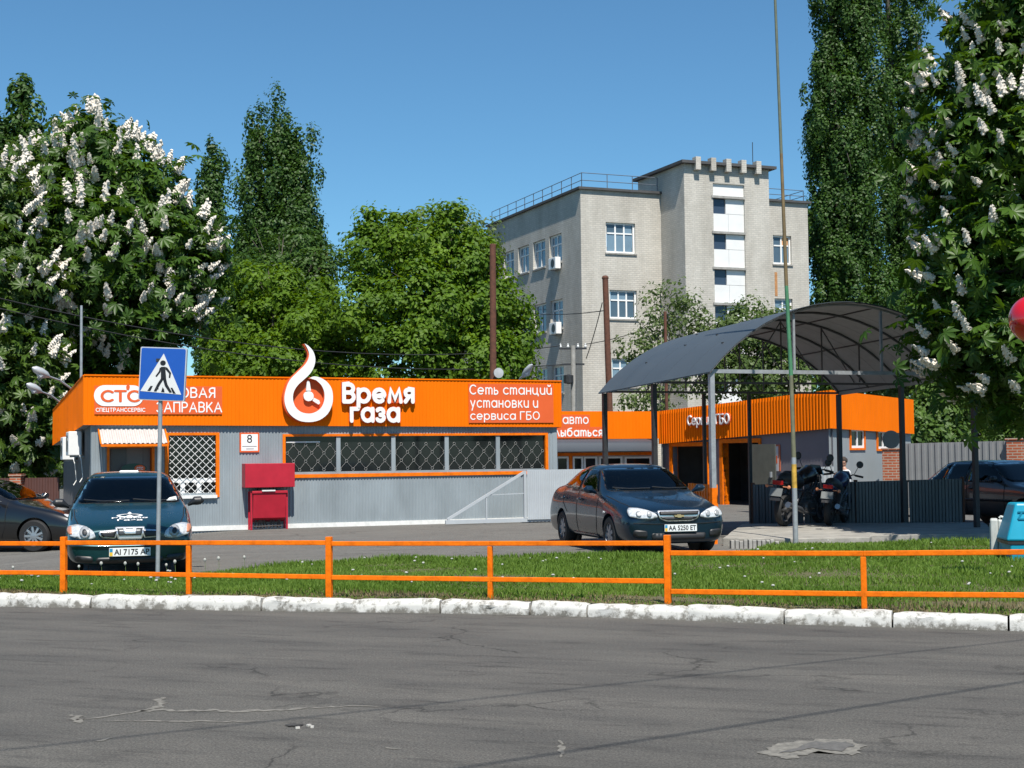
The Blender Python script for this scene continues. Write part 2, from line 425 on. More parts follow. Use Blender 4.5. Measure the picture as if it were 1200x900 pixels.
def stroke_text(name, s, box, y, fr, mat, parent, depth=.01, wt=.2, gap=.26, italic=0.0):
    """the words fitted to x0,x1,z0,z1 of a facade plane; every letter is a mesh of its own"""
    x = 0; lay = []
    for ch in s:
        if ch == ' ': x += .62; continue
        g = GLYPH[ch]; xs_ = [p[0] for st in g for p in st]; lo, hi = min(xs_), max(xs_)
        lay.append((x - lo, g)); x += hi - lo + wt + gap
    r = wt / 2
    ax = [(p[0] + o, p[1]) for o, g in lay for st in g for p in st]
    bx0, bx1 = min(p[0] for p in ax) - r, max(p[0] for p in ax) + r; bz0, bz1 = min(p[1] for p in ax) - r, max(p[1] for p in ax) + r
    X0, X1, Z0, Z1 = box; out = []
    for o, g in lay:
        V, E = [], []
        for st in g:
            st = [(p[0] + o, p[1]) for p in st]
            for lp in _stroke_outline(st, r):
                n = len(V); V += lp; E += [(n + i, n + (i + 1) % len(lp)) for i in range(len(lp))]
        res = delaunay_2d_cdt(V, E, [], 0, 1e-5)
        A_, B_ = [], []
        for st in g:
            for p, q in zip(st, st[1:]): A_.append((p[0] + o, p[1])); B_.append((q[0] + o, q[1]))
        A_, B_ = np.array(A_), np.array(B_); D_ = B_ - A_; dd = np.maximum(1e-9, (D_ ** 2).sum(1))
        tri = []
        for f in res[2]:
            c = np.array([sum(res[0][i][k] for i in f) / len(f) for k in (0, 1)])
            t = np.clip(((c - A_) * D_).sum(1) / dd, 0, 1); q = A_ + D_ * t[:, None]
            if np.sqrt(((c - q) ** 2).sum(1)).min() < r * 1.03: tri.append(tuple(f))
        n = len(res[0]); mb = MB(fr)
        P3 = [(X0 + (p.x - bx0) / (bx1 - bx0) * (X1 - X0), Z0 + (p.y - bz0) / (bz1 - bz0) * (Z1 - Z0)) for p in res[0]]
        vs = [(a, y - depth, b) for a, b in P3] + [(a, y, b) for a, b in P3]
        fs = list(tri); ed = {}
        for f in tri:
            for a, b in zip(f, f[1:] + f[:1]): ed[(a, b)] = 1
        for (a, b) in ed:
            if (b, a) not in ed: fs.append((a, b, b + n, a + n))
        mb.add(vs, fs)
        me = bpy.data.meshes.new(name); me.from_pydata([tuple(v) for v in mb.v], [], mb.f); me.update()
        bm = bmesh.new(); bm.from_mesh(me); bmesh.ops.delete(bm, geom=[v for v in bm.verts if not v.link_faces], context='VERTS'); bmesh.ops.recalc_face_normals(bm, faces=bm.faces[:]); bm.to_mesh(me); bm.free()
        out.append(link_mesh(name, me, mat, parent))
    return out
# ------------------------------------------------------------------ the setting: ground, road, kerb, lawn, yard
def asphalt(name, c, dark, streak_yaw, fine=240.0):
    m = bpy.data.materials.new(name); m.use_nodes = True
    t = m.node_tree; N = t.nodes; L = t.links
    b = N['Principled BSDF']; b.inputs['Roughness'].default_value = 0.86; b.inputs['Specular IOR Level'].default_value = 0.3
    tc = N.new('ShaderNodeTexCoord')
    rot = N.new('ShaderNodeMapping'); rot.inputs['Rotation'].default_value = (0, 0, -streak_yaw); L.new(tc.outputs['Object'], rot.inputs[0])
    st = N.new('ShaderNodeMapping'); st.inputs['Scale'].default_value = (0.35, 1.6, 1); L.new(rot.outputs[0], st.inputs[0])
    def noise(src, s, d=6, r=0.6):
        n = N.new('ShaderNodeTexNoise'); n.inputs['Scale'].default_value = s; n.inputs['Detail'].default_value = d; n.inputs['Roughness'].default_value = r
        L.new(src, n.inputs['Vector']); return n.outputs[0]
    def ramp(src, p0, c0, p1, c1):
        r = N.new('ShaderNodeValToRGB'); e = r.color_ramp.elements
        e[0].position, e[0].color, e[1].position, e[1].color = p0, (*c0, 1), p1, (*c1, 1)
        L.new(src, r.inputs[0]); return r.outputs[0]
    def mult(a, bb, f=1.0):
        x = N.new('ShaderNodeMix'); x.data_type = 'RGBA'; x.blend_type = 'MULTIPLY'; x.inputs[0].default_value = f
        L.new(a, x.inputs[6]); L.new(bb, x.inputs[7]); return x.outputs[2]
    base = ramp(noise(st.outputs[0], 0.9, 8, 0.65), 0.3, dark, 0.68, c)
    grain = ramp(noise(tc.outputs['Object'], fine, 3, 0.7), 0.30, (0.42, 0.42, 0.42), 0.72, (1.55, 1.52, 1.47))
    grain2 = ramp(noise(tc.outputs['Object'], 38, 4, 0.7), 0.34, (0.74, 0.74, 0.74), 0.66, (1.14, 1.14, 1.13))
    blot = ramp(noise(st.outputs[0], 3.2, 5, 0.7), 0.52, (1, 1, 1), 0.70, (0.58, 0.58, 0.59))
    c_ = mult(mult(mult(base, grain), grain2), blot)
    # hairline cracks
    v = N.new('ShaderNodeTexVoronoi'); v.feature = 'DISTANCE_TO_EDGE'; v.inputs['Scale'].default_value = 0.42
    nd = N.new('ShaderNodeTexNoise'); nd.inputs['Scale'].default_value = 1.6; nd.inputs['Detail'].default_value = 7; L.new(tc.outputs['Object'], nd.inputs['Vector'])
    am = N.new('ShaderNodeMix'); am.data_type = 'RGBA'; am.blend_type = 'LINEAR_LIGHT'; am.inputs[0].default_value = 0.7
    L.new(rot.outputs[0], am.inputs[6]); L.new(nd.outputs['Color'], am.inputs[7]); L.new(am.outputs[2], v.inputs['Vector'])
    cr = ramp(v.outputs['Distance'], 0.004, (0.5, 0.5, 0.5), 0.014, (1, 1, 1))
    msk = noise(tc.outputs['Object'], 0.5, 2)
    mk = N.new('ShaderNodeMapRange'); mk.inputs[1].default_value = 0.5; mk.inputs[2].default_value = 0.58; L.new(msk, mk.inputs[0])
    x = N.new('ShaderNodeMix'); x.data_type = 'RGBA'; x.blend_type = 'MULTIPLY'; L.new(mk.outputs[0], x.inputs[0]); L.new(c_, x.inputs[6]); L.new(cr, x.inputs[7])
    L.new(x.outputs[2], b.inputs['Base Color'])
    bp = N.new('ShaderNodeBump'); bp.inputs['Strength'].default_value = 0.5; bp.inputs['Distance'].default_value = 0.006
    L.new(noise(tc.outputs['Object'], 120, 4, 0.75), bp.inputs['Height']); L.new(bp.outputs[0], b.inputs['Normal'])
    return m
ROADM = asphalt('road_asphalt', (0.120, 0.115, 0.106), (0.072, 0.070, 0.067), rad(-19), 75)
LOTM = asphalt('yard_asphalt', (0.160, 0.157, 0.148), (0.125, 0.122, 0.115), rad(20), 70)

def dip(x):                                     # the yard falls a little towards the left
    t = min(1, max(0, (-x - 5.5) / 5.0)); return -0.22 * t * t * (3 - 2 * t)
KB = [gp(*p) for p in ((-420, 703), (-150, 708), (0, 711), (300, 716), (600, 720), (800, 727), (900, 731), (1200, 740), (1400, 746), (1700, 757))]
KB = [Vector((p.x, p.y)) for p in KB]
FAR = [(-13.5, 19.2), (gx(-150, 19.5), 19.5), (gx(0, 19.5), 19.5), (gx(240, 19.8), 19.8), (gx(350, 21.6), 21.6), (gx(500, 22.7), 22.7), (gx(640, 22.9), 22.9), (gx(860, 22.75), 22.75),
       (gx(905, 25.15), 25.15), (gx(1050, 25.25), 25.25), (gx(1200, 25.3), 25.3), (16.0, 25.4)]
mb = MB(); mb.add([(-900, -300, -0.5), (900, -300, -0.5), (900, 2200, -0.5), (-900, 2200, -0.5)], [(0, 1, 2, 3)])
tag(mb.build('ground', M('dry_earth', (0.10, 0.09, 0.06), 0.95, var=0.4, scale=0.3, c2=(0.05, 0.07, 0.025))), kind='structure')
mb = MB()
rp = [(-60, -25)] + [(-60, 30)] + [(p.x, p.y) for p in KB] + [(60, 2), (60, -25)]
mb.add([(x, y, 0.0) for x, y in rp], [tuple(range(len(rp)))])
road = tag(mb.build('road', ROADM), kind='structure')
# yard behind the lawn, a grid that follows the dip
mb = MB()
xs = [-60, -30, -20, -15] + [-12 + 0.5 * i for i in range(17)] + [0, 8, 16, 30, 60]
ys = [12, 19, 24, 30, 36, 44, 60, 90]
mb.add([(x, y, -0.012 + dip(x)) for y in ys for x in xs], [(j * len(xs) + i, j * len(xs) + i + 1, (j + 1) * len(xs) + i + 1, (j + 1) * len(xs) + i) for j in range(len(ys) - 1) for i in range(len(xs) - 1)])
tag(mb.build('yard', LOTM), kind='structure')

# worn seams and a broken patch in the road surface
SEAM = M('pale_crack_filler', (0.178, 0.168, 0.147), 0.95, var=0.45, scale=22, bump=0.5)
rnd = random.Random(3)
def seam(pts, wd, seed):
    """a thin irregular ribbon of exposed aggregate along ground points"""
    rr = random.Random(seed)
    P = []
    for (a, b) in zip(pts, pts[1:]):
        a, b = gp(*a), gp(*b)
        n = max(3, int((b - a).length / 0.035))
        P += [a.lerp(b, i / n) for i in range(n)]
    vs, fs = [], []
    jit = 0
    for i, p in enumerate(P):
        t = (P[min(i + 1, len(P) - 1)] - P[max(i - 1, 0)]).normalized(); n = Vector((-t.y, t.x, 0))
        jit = jit * 0.8 + rr.gauss(0, wd * 0.35)
        e = math.sin(math.pi * min(1, (i + 1) / len(P))) ** 0.4
        wl, wr = wd * e * rr.uniform(0.1, 1), wd * e * rr.uniform(0.1, 1)
        c = p + n * jit
        vs += [(c + n * wl)[:2] + (0.003,), (c - n * wr)[:2] + (0.003,)]
    fs = [(2 * i, 2 * i + 2, 2 * i + 3, 2 * i + 1) for i in range(len(P) - 1)]
    MB().add(vs, fs).build('crack', SEAM, road)
seam([(92, 845), (120, 840), (180, 833), (260, 833), (330, 831), (420, 829), (455, 828)], 0.052, 1)
seam([(120, 846), (200, 846), (320, 846)], 0.030, 8)
seam([(172, 834), (184, 828), (190, 816)], 0.05, 2)
seam([(82, 838), (95, 849)], 0.05, 4)
seam([(112, 869), (140, 863)], 0.02, 5)
seam([(452, 877), (480, 876)], 0.04, 6)
seam([(655, 868), (662, 890)], 0.03, 7)
def patch(pts, seed, z=0.0035):
    rr = random.Random(seed); P = [gp(*p) for p in pts]; out = []
    for a, b in zip(P, P[1:] + P[:1]):
        for i in range(7):
            q = a.lerp(b, i / 7); out.append((q.x + rr.gauss(0, 0.014), q.y + rr.gauss(0, 0.02), z))
    MB().add(out, [tuple(range(len(out)))]).build('worn_patch', SEAM, road)
patch([(888, 884), (905, 873), (945, 867), (1000, 867), (1010, 873), (1000, 886), (960, 881), (930, 890)], 3)
PATCHD = M('darker_asphalt', (0.105, 0.101, 0.095), 0.95, var=0.35, scale=20, bump=0.6)
rr = random.Random(9); P = [gp(*p) for p in ((912, 884), (950, 871), (992, 870), (1000, 874), (985, 882), (955, 878))]
def ragged(P, seed, z, j):
    rr = random.Random(seed); out = []
    for a, b in zip(P, P[1:] + P[:1]):
        for i in range(6):
            q = a.lerp(b, i / 6); out.append((q.x + rr.gauss(0, j), q.y + rr.gauss(0, j * 1.4), z))
    return out
q_ = ragged(P, 4, .0065, .008); MB().add(q_, [tuple(range(len(q_)))]).build('pothole_floor', PATCHD, road)
P = [gp(*p) for p in ((334, 850), (345, 848.5), (357, 850), (350, 852), (338, 852))]
q_ = ragged(P, 7, .0065, .007); MB().add(q_, [tuple(range(len(q_)))]).build('pothole_floor', M('pothole_dark', (0.045, 0.043, 0.04), 1), road)
for px, py in ((362, 851), (366, 853), (349, 854)):
    p = gp(px, py); MB(Frame((p.x, p.y, .0), px)).box(-.012, .014, -.009, .009, .001, .012).build('crumb', M('pale_crumb', (.5, .48, .44), .9), road)

# overhead cables above the street (they throw the two thin shadow lines on the road)
CABLE = M('black_cable', (0.02, 0.02, 0.02), 0.6)
for (a, b, lab) in (((560, 897), (1200, 799), 'black power cable strung high over the road, nearer of two'), ((560, 819), (1200, 750), 'black power cable strung high over the road, farther of two')):
    h = 6.5
    A, B = gp(*a) + S * (h / S.z), gp(*b) + S * (h / S.z)
    d = (B - A).normalized()
    pts = [A + d * t for t in np.linspace(-30, 40, 29)]
    mid = 2.0
    pts = [p + Vector((0, 0, 0.0006 * (((p - A).length - mid) ** 2))) for p in pts]
    o = MB().tube(pts, 0.015 if 'nearer' in lab else 0.011, 6).build('power_cable', CABLE)
    tag(o, lab, 'cable', 'power cables over the road')

# kerb of white-painted stones, one object each
KERBM = bpy.data.materials.new('whitewashed_stone'); KERBM.use_nodes = True
def _kerbmat(m):
    t = m.node_tree; N = t.nodes; L = t.links; b = N['Principled BSDF']; b.inputs['Roughness'].default_value = 0.85
    tc = N.new('ShaderNodeTexCoord'); n = N.new('ShaderNodeTexNoise'); n.inputs['Scale'].default_value = 7; n.inputs['Detail'].default_value = 9; n.inputs['Roughness'].default_value = 0.75
    L.new(tc.outputs['Object'], n.inputs['Vector'])
    sx = N.new('ShaderNodeSeparateXYZ'); L.new(tc.outputs['Object'], sx.inputs[0])
    mz = N.new('ShaderNodeMapRange'); mz.inputs[1].default_value = 0.0; mz.inputs[2].default_value = 0.07; mz.inputs[3].default_value = -0.13; mz.inputs[4].default_value = 0.0   # road dirt splashed on the foot of the stones
    L.new(sx.outputs[2], mz.inputs[0])
    ad = N.new('ShaderNodeMath'); L.new(n.outputs[0], ad.inputs[0]); L.new(mz.outputs[0], ad.inputs[1])
    r = N.new('ShaderNodeValToRGB'); e = r.color_ramp.elements
    e[0].position, e[0].color, e[1].position, e[1].color = 0.37, (0.16, 0.15, 0.13, 1), 0.50, (0.54, 0.53, 0.50, 1)
    L.new(ad.outputs[0], r.inputs[0]); L.new(r.outputs[0], b.inputs['Base Color'])
    bp = N.new('ShaderNodeBump'); bp.inputs['Strength'].default_value = 0.6; bp.inputs['Distance'].default_value = 0.012; L.new(n.outputs[0], bp.inputs['Height']); L.new(bp.outputs[0], b.inputs['Normal'])
_kerbmat(KERBM)
kerb = bpy.data.objects.new('kerb', None); col.objects.link(kerb); ROOT['kerb'] = Matrix(); tag(kerb, kind='structure')
rnd = random.Random(11)
segs = []
acc = []
for a, b in zip(KB, KB[1:]):
    n = max(1, int((b - a).length / 0.02))
    acc += [a.lerp(b, i / n) for i in range(n)]
i = 0
step = 0.02
while i < len(acc) - 60:
    L_ = rnd.choice((0.95, 1.0, 1.02, 0.98, 0.6 if rnd.random() < 0.25 else 1.0))
    k = int(L_ / step)
    a, b = acc[i], acc[min(i + k, len(acc) - 1)]
    i += k + (1 if rnd.random() < .6 else 0)
    if a.x > 9.5 or b.x < -12: continue
    t = (b - a).normalized(); n = Vector((-t.y, t.x))
    if n.y < 0: n = -n
    h0, h1 = 0.140 + rnd.uniform(-0.014, 0.010), 0.140 + rnd.uniform(-0.014, 0.010)
    o0, o1 = rnd.uniform(-0.015, 0.015), rnd.uniform(-0.015, 0.015)
    NS = 12
    vs, fs = [], []
    for q in range(NS + 1):
        f = q / NS; c = a.lerp(b, f) + n * (o0 * (1 - f) + o1 * f); h = h0 * (1 - f) + h1 * f
        e = 0.012 if q in (0, NS) else 0.0
        def J(s=0.006): return rnd.gauss(0, s)
        for (u_, z_) in ((0.0 + e + J(), -0.05), (0.004 + e + J(), h * 0.5), (0.012 + e + J(), h - 0.035 + J(0.008) - e), (0.045 + J(), h - e + J(0.004)), (0.16, h - e + J(0.003)), (0.17, -0.05)):
            vs.append((*(c + n * u_), z_))
    m_ = 6
    for q in range(NS):
        for k2 in range(m_ - 1):
            fs.append((q * m_ + k2, (q + 1) * m_ + k2, (q + 1) * m_ + k2 + 1, q * m_ + k2 + 1))
    fs += [tuple(range(m_)), tuple(range(NS * m_, NS * m_ + m_))]
    MB().add(vs, fs).build('kerb_stone', KERBM, kerb, smooth=True)

# lawn: a soil bed and the grass on it
def kerb_back(x, off=0.15):
    for a, b in zip(KB, KB[1:]):
        if a.x <= x <= b.x or a.x >= x >= b.x:
            f = (x - a.x) / (b.x - a.x); return a.y + (b.y - a.y) * f + off * 1.05
    return KB[-1].y
def far_edge(x):
    for a, b in zip(FAR, FAR[1:]):
        if a[0] <= x <= b[0]:
            f = (x - a[0]) / (b[0] - a[0]); return a[1] + (b[1] - a[1]) * f
    return 19.4 if x < 0 else 25.3
def lawn_z(x, t): return 0.125 - 0.085 * t + 0.02 * math.sin(x * 1.3 + t * 5) * t * (1 - t) * 4 + dip(x) * t * 0.4
nx, ny = 60, 14
LX = np.linspace(-12.0, 10.5, nx)
vs, fs = [], []
for i, x in enumerate(LX):
    y0, y1 = kerb_back(x), far_edge(x)
    for j in range(ny):
        t = j / (ny - 1); vs.append((x, y0 + (y1 - y0) * t, lawn_z(x, t)))
    vs.append((x, y1 + 0.05, -0.05 + dip(x)))
m_ = ny + 1
fs = [(i * m_ + j, (i + 1) * m_ + j, (i + 1) * m_ + j + 1, i * m_ + j + 1) for i in range(nx - 1) for j in range(m_ - 1)]
SOIL = M('lawn_soil', (0.085, 0.095, 0.03), 0.95, var=0.5, scale=5, c2=(0.10, 0.075, 0.045), bump=0.8)
tag(MB().add(vs, fs).build('lawn_bed', SOIL, smooth=True), kind='structure')

def mesh_np(name, V, Fq, mat, parent=None, smooth=False):
    """numpy vertices and equal-sided faces as one mesh object"""
    k = Fq.shape[1]
    me = bpy.data.meshes.new(name)
    me.vertices.add(len(V)); me.vertices.foreach_set('co', V.astype(np.float32).ravel())
    me.loops.add(Fq.size); me.loops.foreach_set('vertex_index', Fq.astype(np.int32).ravel())
    me.polygons.add(len(Fq)); me.polygons.foreach_set('loop_start', np.arange(0, Fq.size, k, dtype=np.int32))
    me.update(calc_edges=True); me.validate()
    return link_mesh(name, me, mat, parent, 'all' if smooth else False)

rg = np.random.default_rng(5)
def grass(n, name, mat, dry=False):
    x = rg.uniform(-8.6, 8.8, n); t = rg.random(n) ** 1.25 * (.16 if dry else 1)
    ky = np.array([kerb_back(v) for v in LX]); fy = np.array([far_edge(v) for v in LX])
    y0 = np.interp(x, LX, ky) + 0.02; y1 = np.interp(x, LX, fy)
    y = y0 + (y1 - y0) * t
    bald = (np.sin(x * 2.1 + 1.3) * np.sin(y * 3.3 + x) + rg.normal(0, 0.5, n)) * 0.5
    keep = rg.random(n) < (1 - t / .17) if dry else ~((t < 0.11) & (bald < 0.30 - t * 2)) & ~((np.sin(x * 0.9 + 2) * np.cos(y * 1.4) > 0.80) & (rg.random(n) < 0.4))
    x, y, t = x[keep], y[keep], t[keep]; n = len(x)
    z = 0.125 - 0.085 * t - 0.006
    patchy = 0.75 + 0.35 * np.sin(x * 1.7 + np.sin(y * 1.1) * 2) * np.sin(y * 2.3 + 0.7)
    h = rg.uniform(0.04, 0.10, n) * patchy * np.where(t > 0.9, 1.25, 1) * np.where(t < 0.05, 0.75, 1)
    if dry: h = h * .6
    wd = rg.uniform(0.0045, 0.009, n) * (1 + (y - 14) * 0.05)
    a = rg.uniform(0, 2 * np.pi, n); ln = rg.normal(0, 0.42, n) * h; lb = rg.uniform(0, 2 * np.pi, n)
    dx, dy = np.cos(a) * wd, np.sin(a) * wd
    mx, my = np.cos(lb) * ln, np.sin(lb) * ln
    V = np.stack([np.stack([x - dx, y - dy, z], 1), np.stack([x + dx, y + dy, z], 1),
                  np.stack([x + dx * .7 + mx * .4, y + dy * .7 + my * .4, z + h * .6], 1), np.stack([x + mx * 1.1, y + my * 1.1, z + h], 1), np.stack([x - dx * .7 + mx * .4, y - dy * .7 + my * .4, z + h * .6], 1)], 1).reshape(-1, 3)
    b = np.arange(n)[:, None] * 5
    Fq = np.concatenate([b + np.array([[0, 1, 2]]), b + np.array([[0, 2, 4]]), b + np.array([[4, 2, 3]])])
    return mesh_np(name, V, Fq, mat)
tag(grass(34000, 'dry_grass', leaf_mat('dry_grass_blade', (0.10, 0.085, 0.035), (0.30, 0.24, 0.13), 0.2, 0.8), True), 'short straw-coloured dry grass along the back of the kerb', 'grass', kind='stuff')
tag(grass(190000, 'grass', leaf_mat('grass_blade', (0.055, 0.125, 0.008), (0.195, 0.30, 0.05), 0.38, 0.65)), 'ragged green grass on the strip behind the kerb', 'grass', kind='stuff')

# dandelion clocks
PUFF = M('dandelion_puff', (0.40, 0.40, 0.37), 0.95, var=0.2, scale=60); STEM = M('dandelion_stem', (0.11, 0.16, 0.05), 0.7)
def puff_mesh():
    mb = MB(); mb.tube([(0, 0, 0), (0.01, 0, 0.1), (0.0, 0.01, 0.2)], [0.004, 0.004, 0.003], 5)
    nf = len(mb.f)
    mb.lathe([(0.001, 0.178), (0.018, 0.184), (0.027, 0.2), (0.024, 0.215), (0.012, 0.226), (0.001, 0.228)], n=8)
    me = bpy.data.meshes.new('dandelion'); me.from_pydata([tuple(p) for p in mb.v], [], mb.f)
    me.materials.append(STEM); me.materials.append(PUFF)
    for i, p in enumerate(me.polygons): p.material_index = 0 if i < nf else 1
    return me
pm = puff_mesh(); rnd = random.Random(21)
spots = [(93, 660), (119, 655), (147, 654), (162, 655), (195, 650), (205, 650), (256, 652), (286, 649), (240, 658), (16, 662)]
n_d = 0
for px, py in spots:
    o = bpy.data.objects.new('dandelion', pm); col.objects.link(o)
    p = gp(px, py, 0.33); x = p.x; y = far_edge(x) - 0.25
    o.location = (gx(px, y), y, lawn_z(x, 0.95) - 0.01); s = rnd.uniform(.6, .85); o.scale = (s, s, s * 1.4)
    tag(o, 'tall white dandelion clock at the back edge of the lawn by the teal sedan', 'dandelion', 'dandelion clocks')
for k in range(90):
    x = rnd.uniform(-7, 8); t = rnd.uniform(0.2, 0.98); y = kerb_back(x) + (far_edge(x) - kerb_back(x)) * t
    o = bpy.data.objects.new('dandelion', pm); col.objects.link(o)
    s = rnd.uniform(0.5, 0.85); o.location = (x, y, lawn_z(x, t) - 0.01); o.scale = (s, s, s * rnd.uniform(0.55, 0.8)); o.rotation_euler = (rnd.uniform(-.2, .2), rnd.uniform(-.2, .2), rnd.uniform(0, 6))
    tag(o, 'short white dandelion clock among the grass of the lawn', 'dandelion', 'small dandelion clocks')

# concrete platform under the canopy, with a rough front edge
pz = 0.13
plat = [gp(917, 640), gp(1018, 637), gp(1022, 634.5), gp(1165, 632)]
pf = [(gx(845, 25.75), 25.75), (gx(915, 25.35), 25.35), (gx(1018, 25.5), 25.5), (gx(1019, 26.1), 26.1), (gx(1170, 26.3), 26.3), (gx(1150, 30.4), 30.4), (gx(868, 30.7), 30.7)]
mb = MB()
out = []
rr = random.Random(4)
for a, b in zip(pf, pf[1:] + pf[:1]):
    for i in range(10):
        f = i / 10; out.append((a[0] + (b[0] - a[0]) * f + rr.gauss(0, 0.012), a[1] + (b[1] - a[1]) * f + rr.gauss(0, 0.012)))
mb.slab(out, -0.1, pz)
PLATM = M('rough_concrete', (0.30, 0.285, 0.255), 0.92, var=0.3, scale=3, bump=0.6, bscale=25)
tag(mb.build('concrete_platform', PLATM, bevel=0.015), kind='structure')
# brick-on-edge border left of it
bed = bpy.data.objects.new('stone_border', None); col.objects.link(bed); ROOT['stone_border'] = Matrix()
tag(bed, 'row of small grey kerb stones set on edge before the concrete platform', 'border')
for i in range(11):
    px = 858 + i * 5.2; d = 25.05 - i * 0.012
    c = at(px, 640, d); x = c.x
    MB(Frame((x, d, 0), rr.uniform(-.12, .12))).box(-0.032, 0.032, -0.06, 0.06, -0.05, 0.13 + rr.uniform(-.02, .015)).build('stone', CONC, bed, bevel=0.012)

# orange pipe railing along the kerb: one railing per run between tall posts
def fence_pt(px):                               # a point just behind the kerb under a pixel column
    best = None
    for k in range(400):
        x = -10 + k * 0.05; y = kerb_back(x, 0.30); d = abs(gx(px, y) - x)
        if best is None or d < best[0]: best = (d, x, y)
    return Vector((best[1], best[2], 0.10))
def zpix(p, py):                                # height over a ground point at a pixel row (columns nearly vertical)
    lo, hi = 0, 3
    for _ in range(30):
        m = (lo + hi) / 2
        q = CAMROT.transposed() @ (Vector((p.x, p.y, m)) - EYE)
        if 450 - F * q.y / -q.z > py: lo = m
        else: hi = m
    return m
runs = [((-300, 628), (-100, 637), (74, 629), (636, 670), (637, 671), 'orange pipe railing run at the far left, left of the teal sedan'),
        ((74, 629), (223, 641), (386, 629), (636, 671), (636, 676), 'orange pipe railing run in front of the teal sedan'),
        ((386, 629), (571, 641), (778, 627), (637, 676.5), (636.5, 681), 'orange pipe railing run in front of the garage facade and dark blue sedan'),
        ((778, 627), (1006, 651), (1290, 640), (648, 693), (646, 698), 'lower-set orange pipe railing run at right in front of the platform')]
for i, (a, m_, b, ra, rb, lab) in enumerate(runs):
    A, Mi, B = fence_pt(a[0]), fence_pt(m_[0]), fence_pt(b[0])
    t = thing('railing', lab, 'railing', (A.x, A.y, 0.1), 0, 'orange railing runs')
    yaw = math.atan2(B.y - A.y, B.x - A.x)
    if i != 0:
        MB(Frame((A.x, A.y, 0), yaw)).box(-.032, .032, -.032, .032, .03, zpix(A, a[1])).build('post', ORPAINT, t, bevel=.006)
    if i == 0 or i == 3:
        e = A if i == 0 else B
        MB(Frame((e.x, e.y, 0), yaw)).box(-.032, .032, -.032, .032, .03, zpix(e, 632)).build('post', ORPAINT, t, bevel=.006)
    pts = [(A, ra), (Mi, ((ra[0] + rb[0]) / 2 + (1.5 if i == 3 else 0), (ra[1] + rb[1]) / 2 + (0.5 if i == 3 else 0))), (B, rb)]
    zt = [zpix(p, r[0]) for p, r in pts]; zl = [zpix(p, r[1]) for p, r in pts]
    MB(Frame((Mi.x, Mi.y, 0), yaw)).box(-.026, .026, -.026, .026, .03, zt[1] - 0.03).build('post', ORPAINT, t, bevel=.006)
    for zz in (zt, zl):
        mb = MB()
        off = Vector((math.sin(yaw), -math.cos(yaw), 0)) * 0.012
        q = [p.copy() for p, _ in pts]
        for k in range(3): q[k].z = zz[k]
        d0 = (q[1] - q[0]).normalized() * 0.034; d1 = (q[2] - q[1]).normalized() * 0.034
        mb.bar(q[0] + d0 + off, q[1] + off, 0.03, 0.05); mb.bar(q[1] + off, q[2] - d1 + off, 0.03, 0.05)
        mb.build('rail', ORPAINT, t, bevel=.006)
# ------------------------------------------------------------------ main garage building with the orange fascia
A = at(98, 531, 32.0); YAW = rad(21)
G = Frame((A.x, 32.0, 0), YAW)
U = Vector((math.cos(YAW), math.sin(YAW), 0)); Vd = Vector((-math.sin(YAW), math.cos(YAW), 0))
GL = G.pix(658, 470)[0]
ov = 0.10                                       # fascia stands proud of the wall plane (wall at local y = ov)
zt0, zb0 = G.pix(98, 440)[1], G.pix(98, 498)[1]
zt1, zb1 = G.pix(658, 447)[1], G.pix(658, 500.5)[1]
garage = thing('garage', 'low grey sheet-metal garage with long orange fascia and barred window strip', 'building', A * 1, YAW)
WR = G.rect
lat = WR(193, 507, 257, 583, ov); door = WR(128, 525, 178, 626, ov); strip = WR(331, 508, 642, 556, ov)
door = (door[0], door[1], -0.3, door[3])
wl, wrr = G.pix(108, 520, ov)[0], G.pix(652, 520, ov)[0]
H0 = min(zb0, zb1) + 0.12
lat_h = (lat[0] + .07, lat[1] - .07, lat[2] + .1, lat[3] - .05)
strip_h = (strip[0] + 0.06, strip[1] - 0.07, strip[2] + 0.07, strip[3] - 0.06)
for (a, b, c, d) in rects_minus(wl, wrr, -0.3, H0, [lat_h, door, strip_h]):
    n = max(1, round((b - a) / 1.15))
    for k in range(n):
        x0, x1 = a + (b - a) * k / n, a + (b - a) * (k + 1) / n
        MB(G).sheet((x0, ov, c), (x1, ov, c), (x1, ov, d), (x0, ov, d), (0, -1, 0), 0.075, 0.012).build('wall_sheet', GREYSHEET, garage)
DEP = 9.0
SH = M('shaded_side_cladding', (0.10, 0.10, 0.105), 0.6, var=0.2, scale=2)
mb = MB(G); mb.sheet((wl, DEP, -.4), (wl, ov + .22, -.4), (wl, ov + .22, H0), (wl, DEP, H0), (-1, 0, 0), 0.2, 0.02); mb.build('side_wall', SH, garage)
mb = MB(G); mb.sheet((wrr, ov, -.3), (wrr, DEP, -.3), (wrr, DEP, H0), (wrr, ov, H0), (1, 0, 0), 0.15, 0.02); mb.build('side_wall', GREYSHEET, garage)
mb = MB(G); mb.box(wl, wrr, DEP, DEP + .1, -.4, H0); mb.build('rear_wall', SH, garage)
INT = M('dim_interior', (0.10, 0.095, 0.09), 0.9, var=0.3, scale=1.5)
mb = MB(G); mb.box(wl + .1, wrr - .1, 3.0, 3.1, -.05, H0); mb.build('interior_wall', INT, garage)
mb = MB(G); mb.box(wl - .02, wl + .02 + .1, ov - .005, ov + .215, -.3, H0 - .002); mb.build('corner_trim', GREYSHEET, garage)
mb = MB(G); mb.box(wrr - .1, wrr + .012, ov - .02, ov + .1, -.02, H0 - .004); mb.build('corner_trim', GREYSHEET, garage)
mb = MB(G); mb.box(door[1] + .02, wrr, ov - .035, ov - .014, -.02, .09); mb.build('base_trim', WHITEP, garage)
rd = 0.02
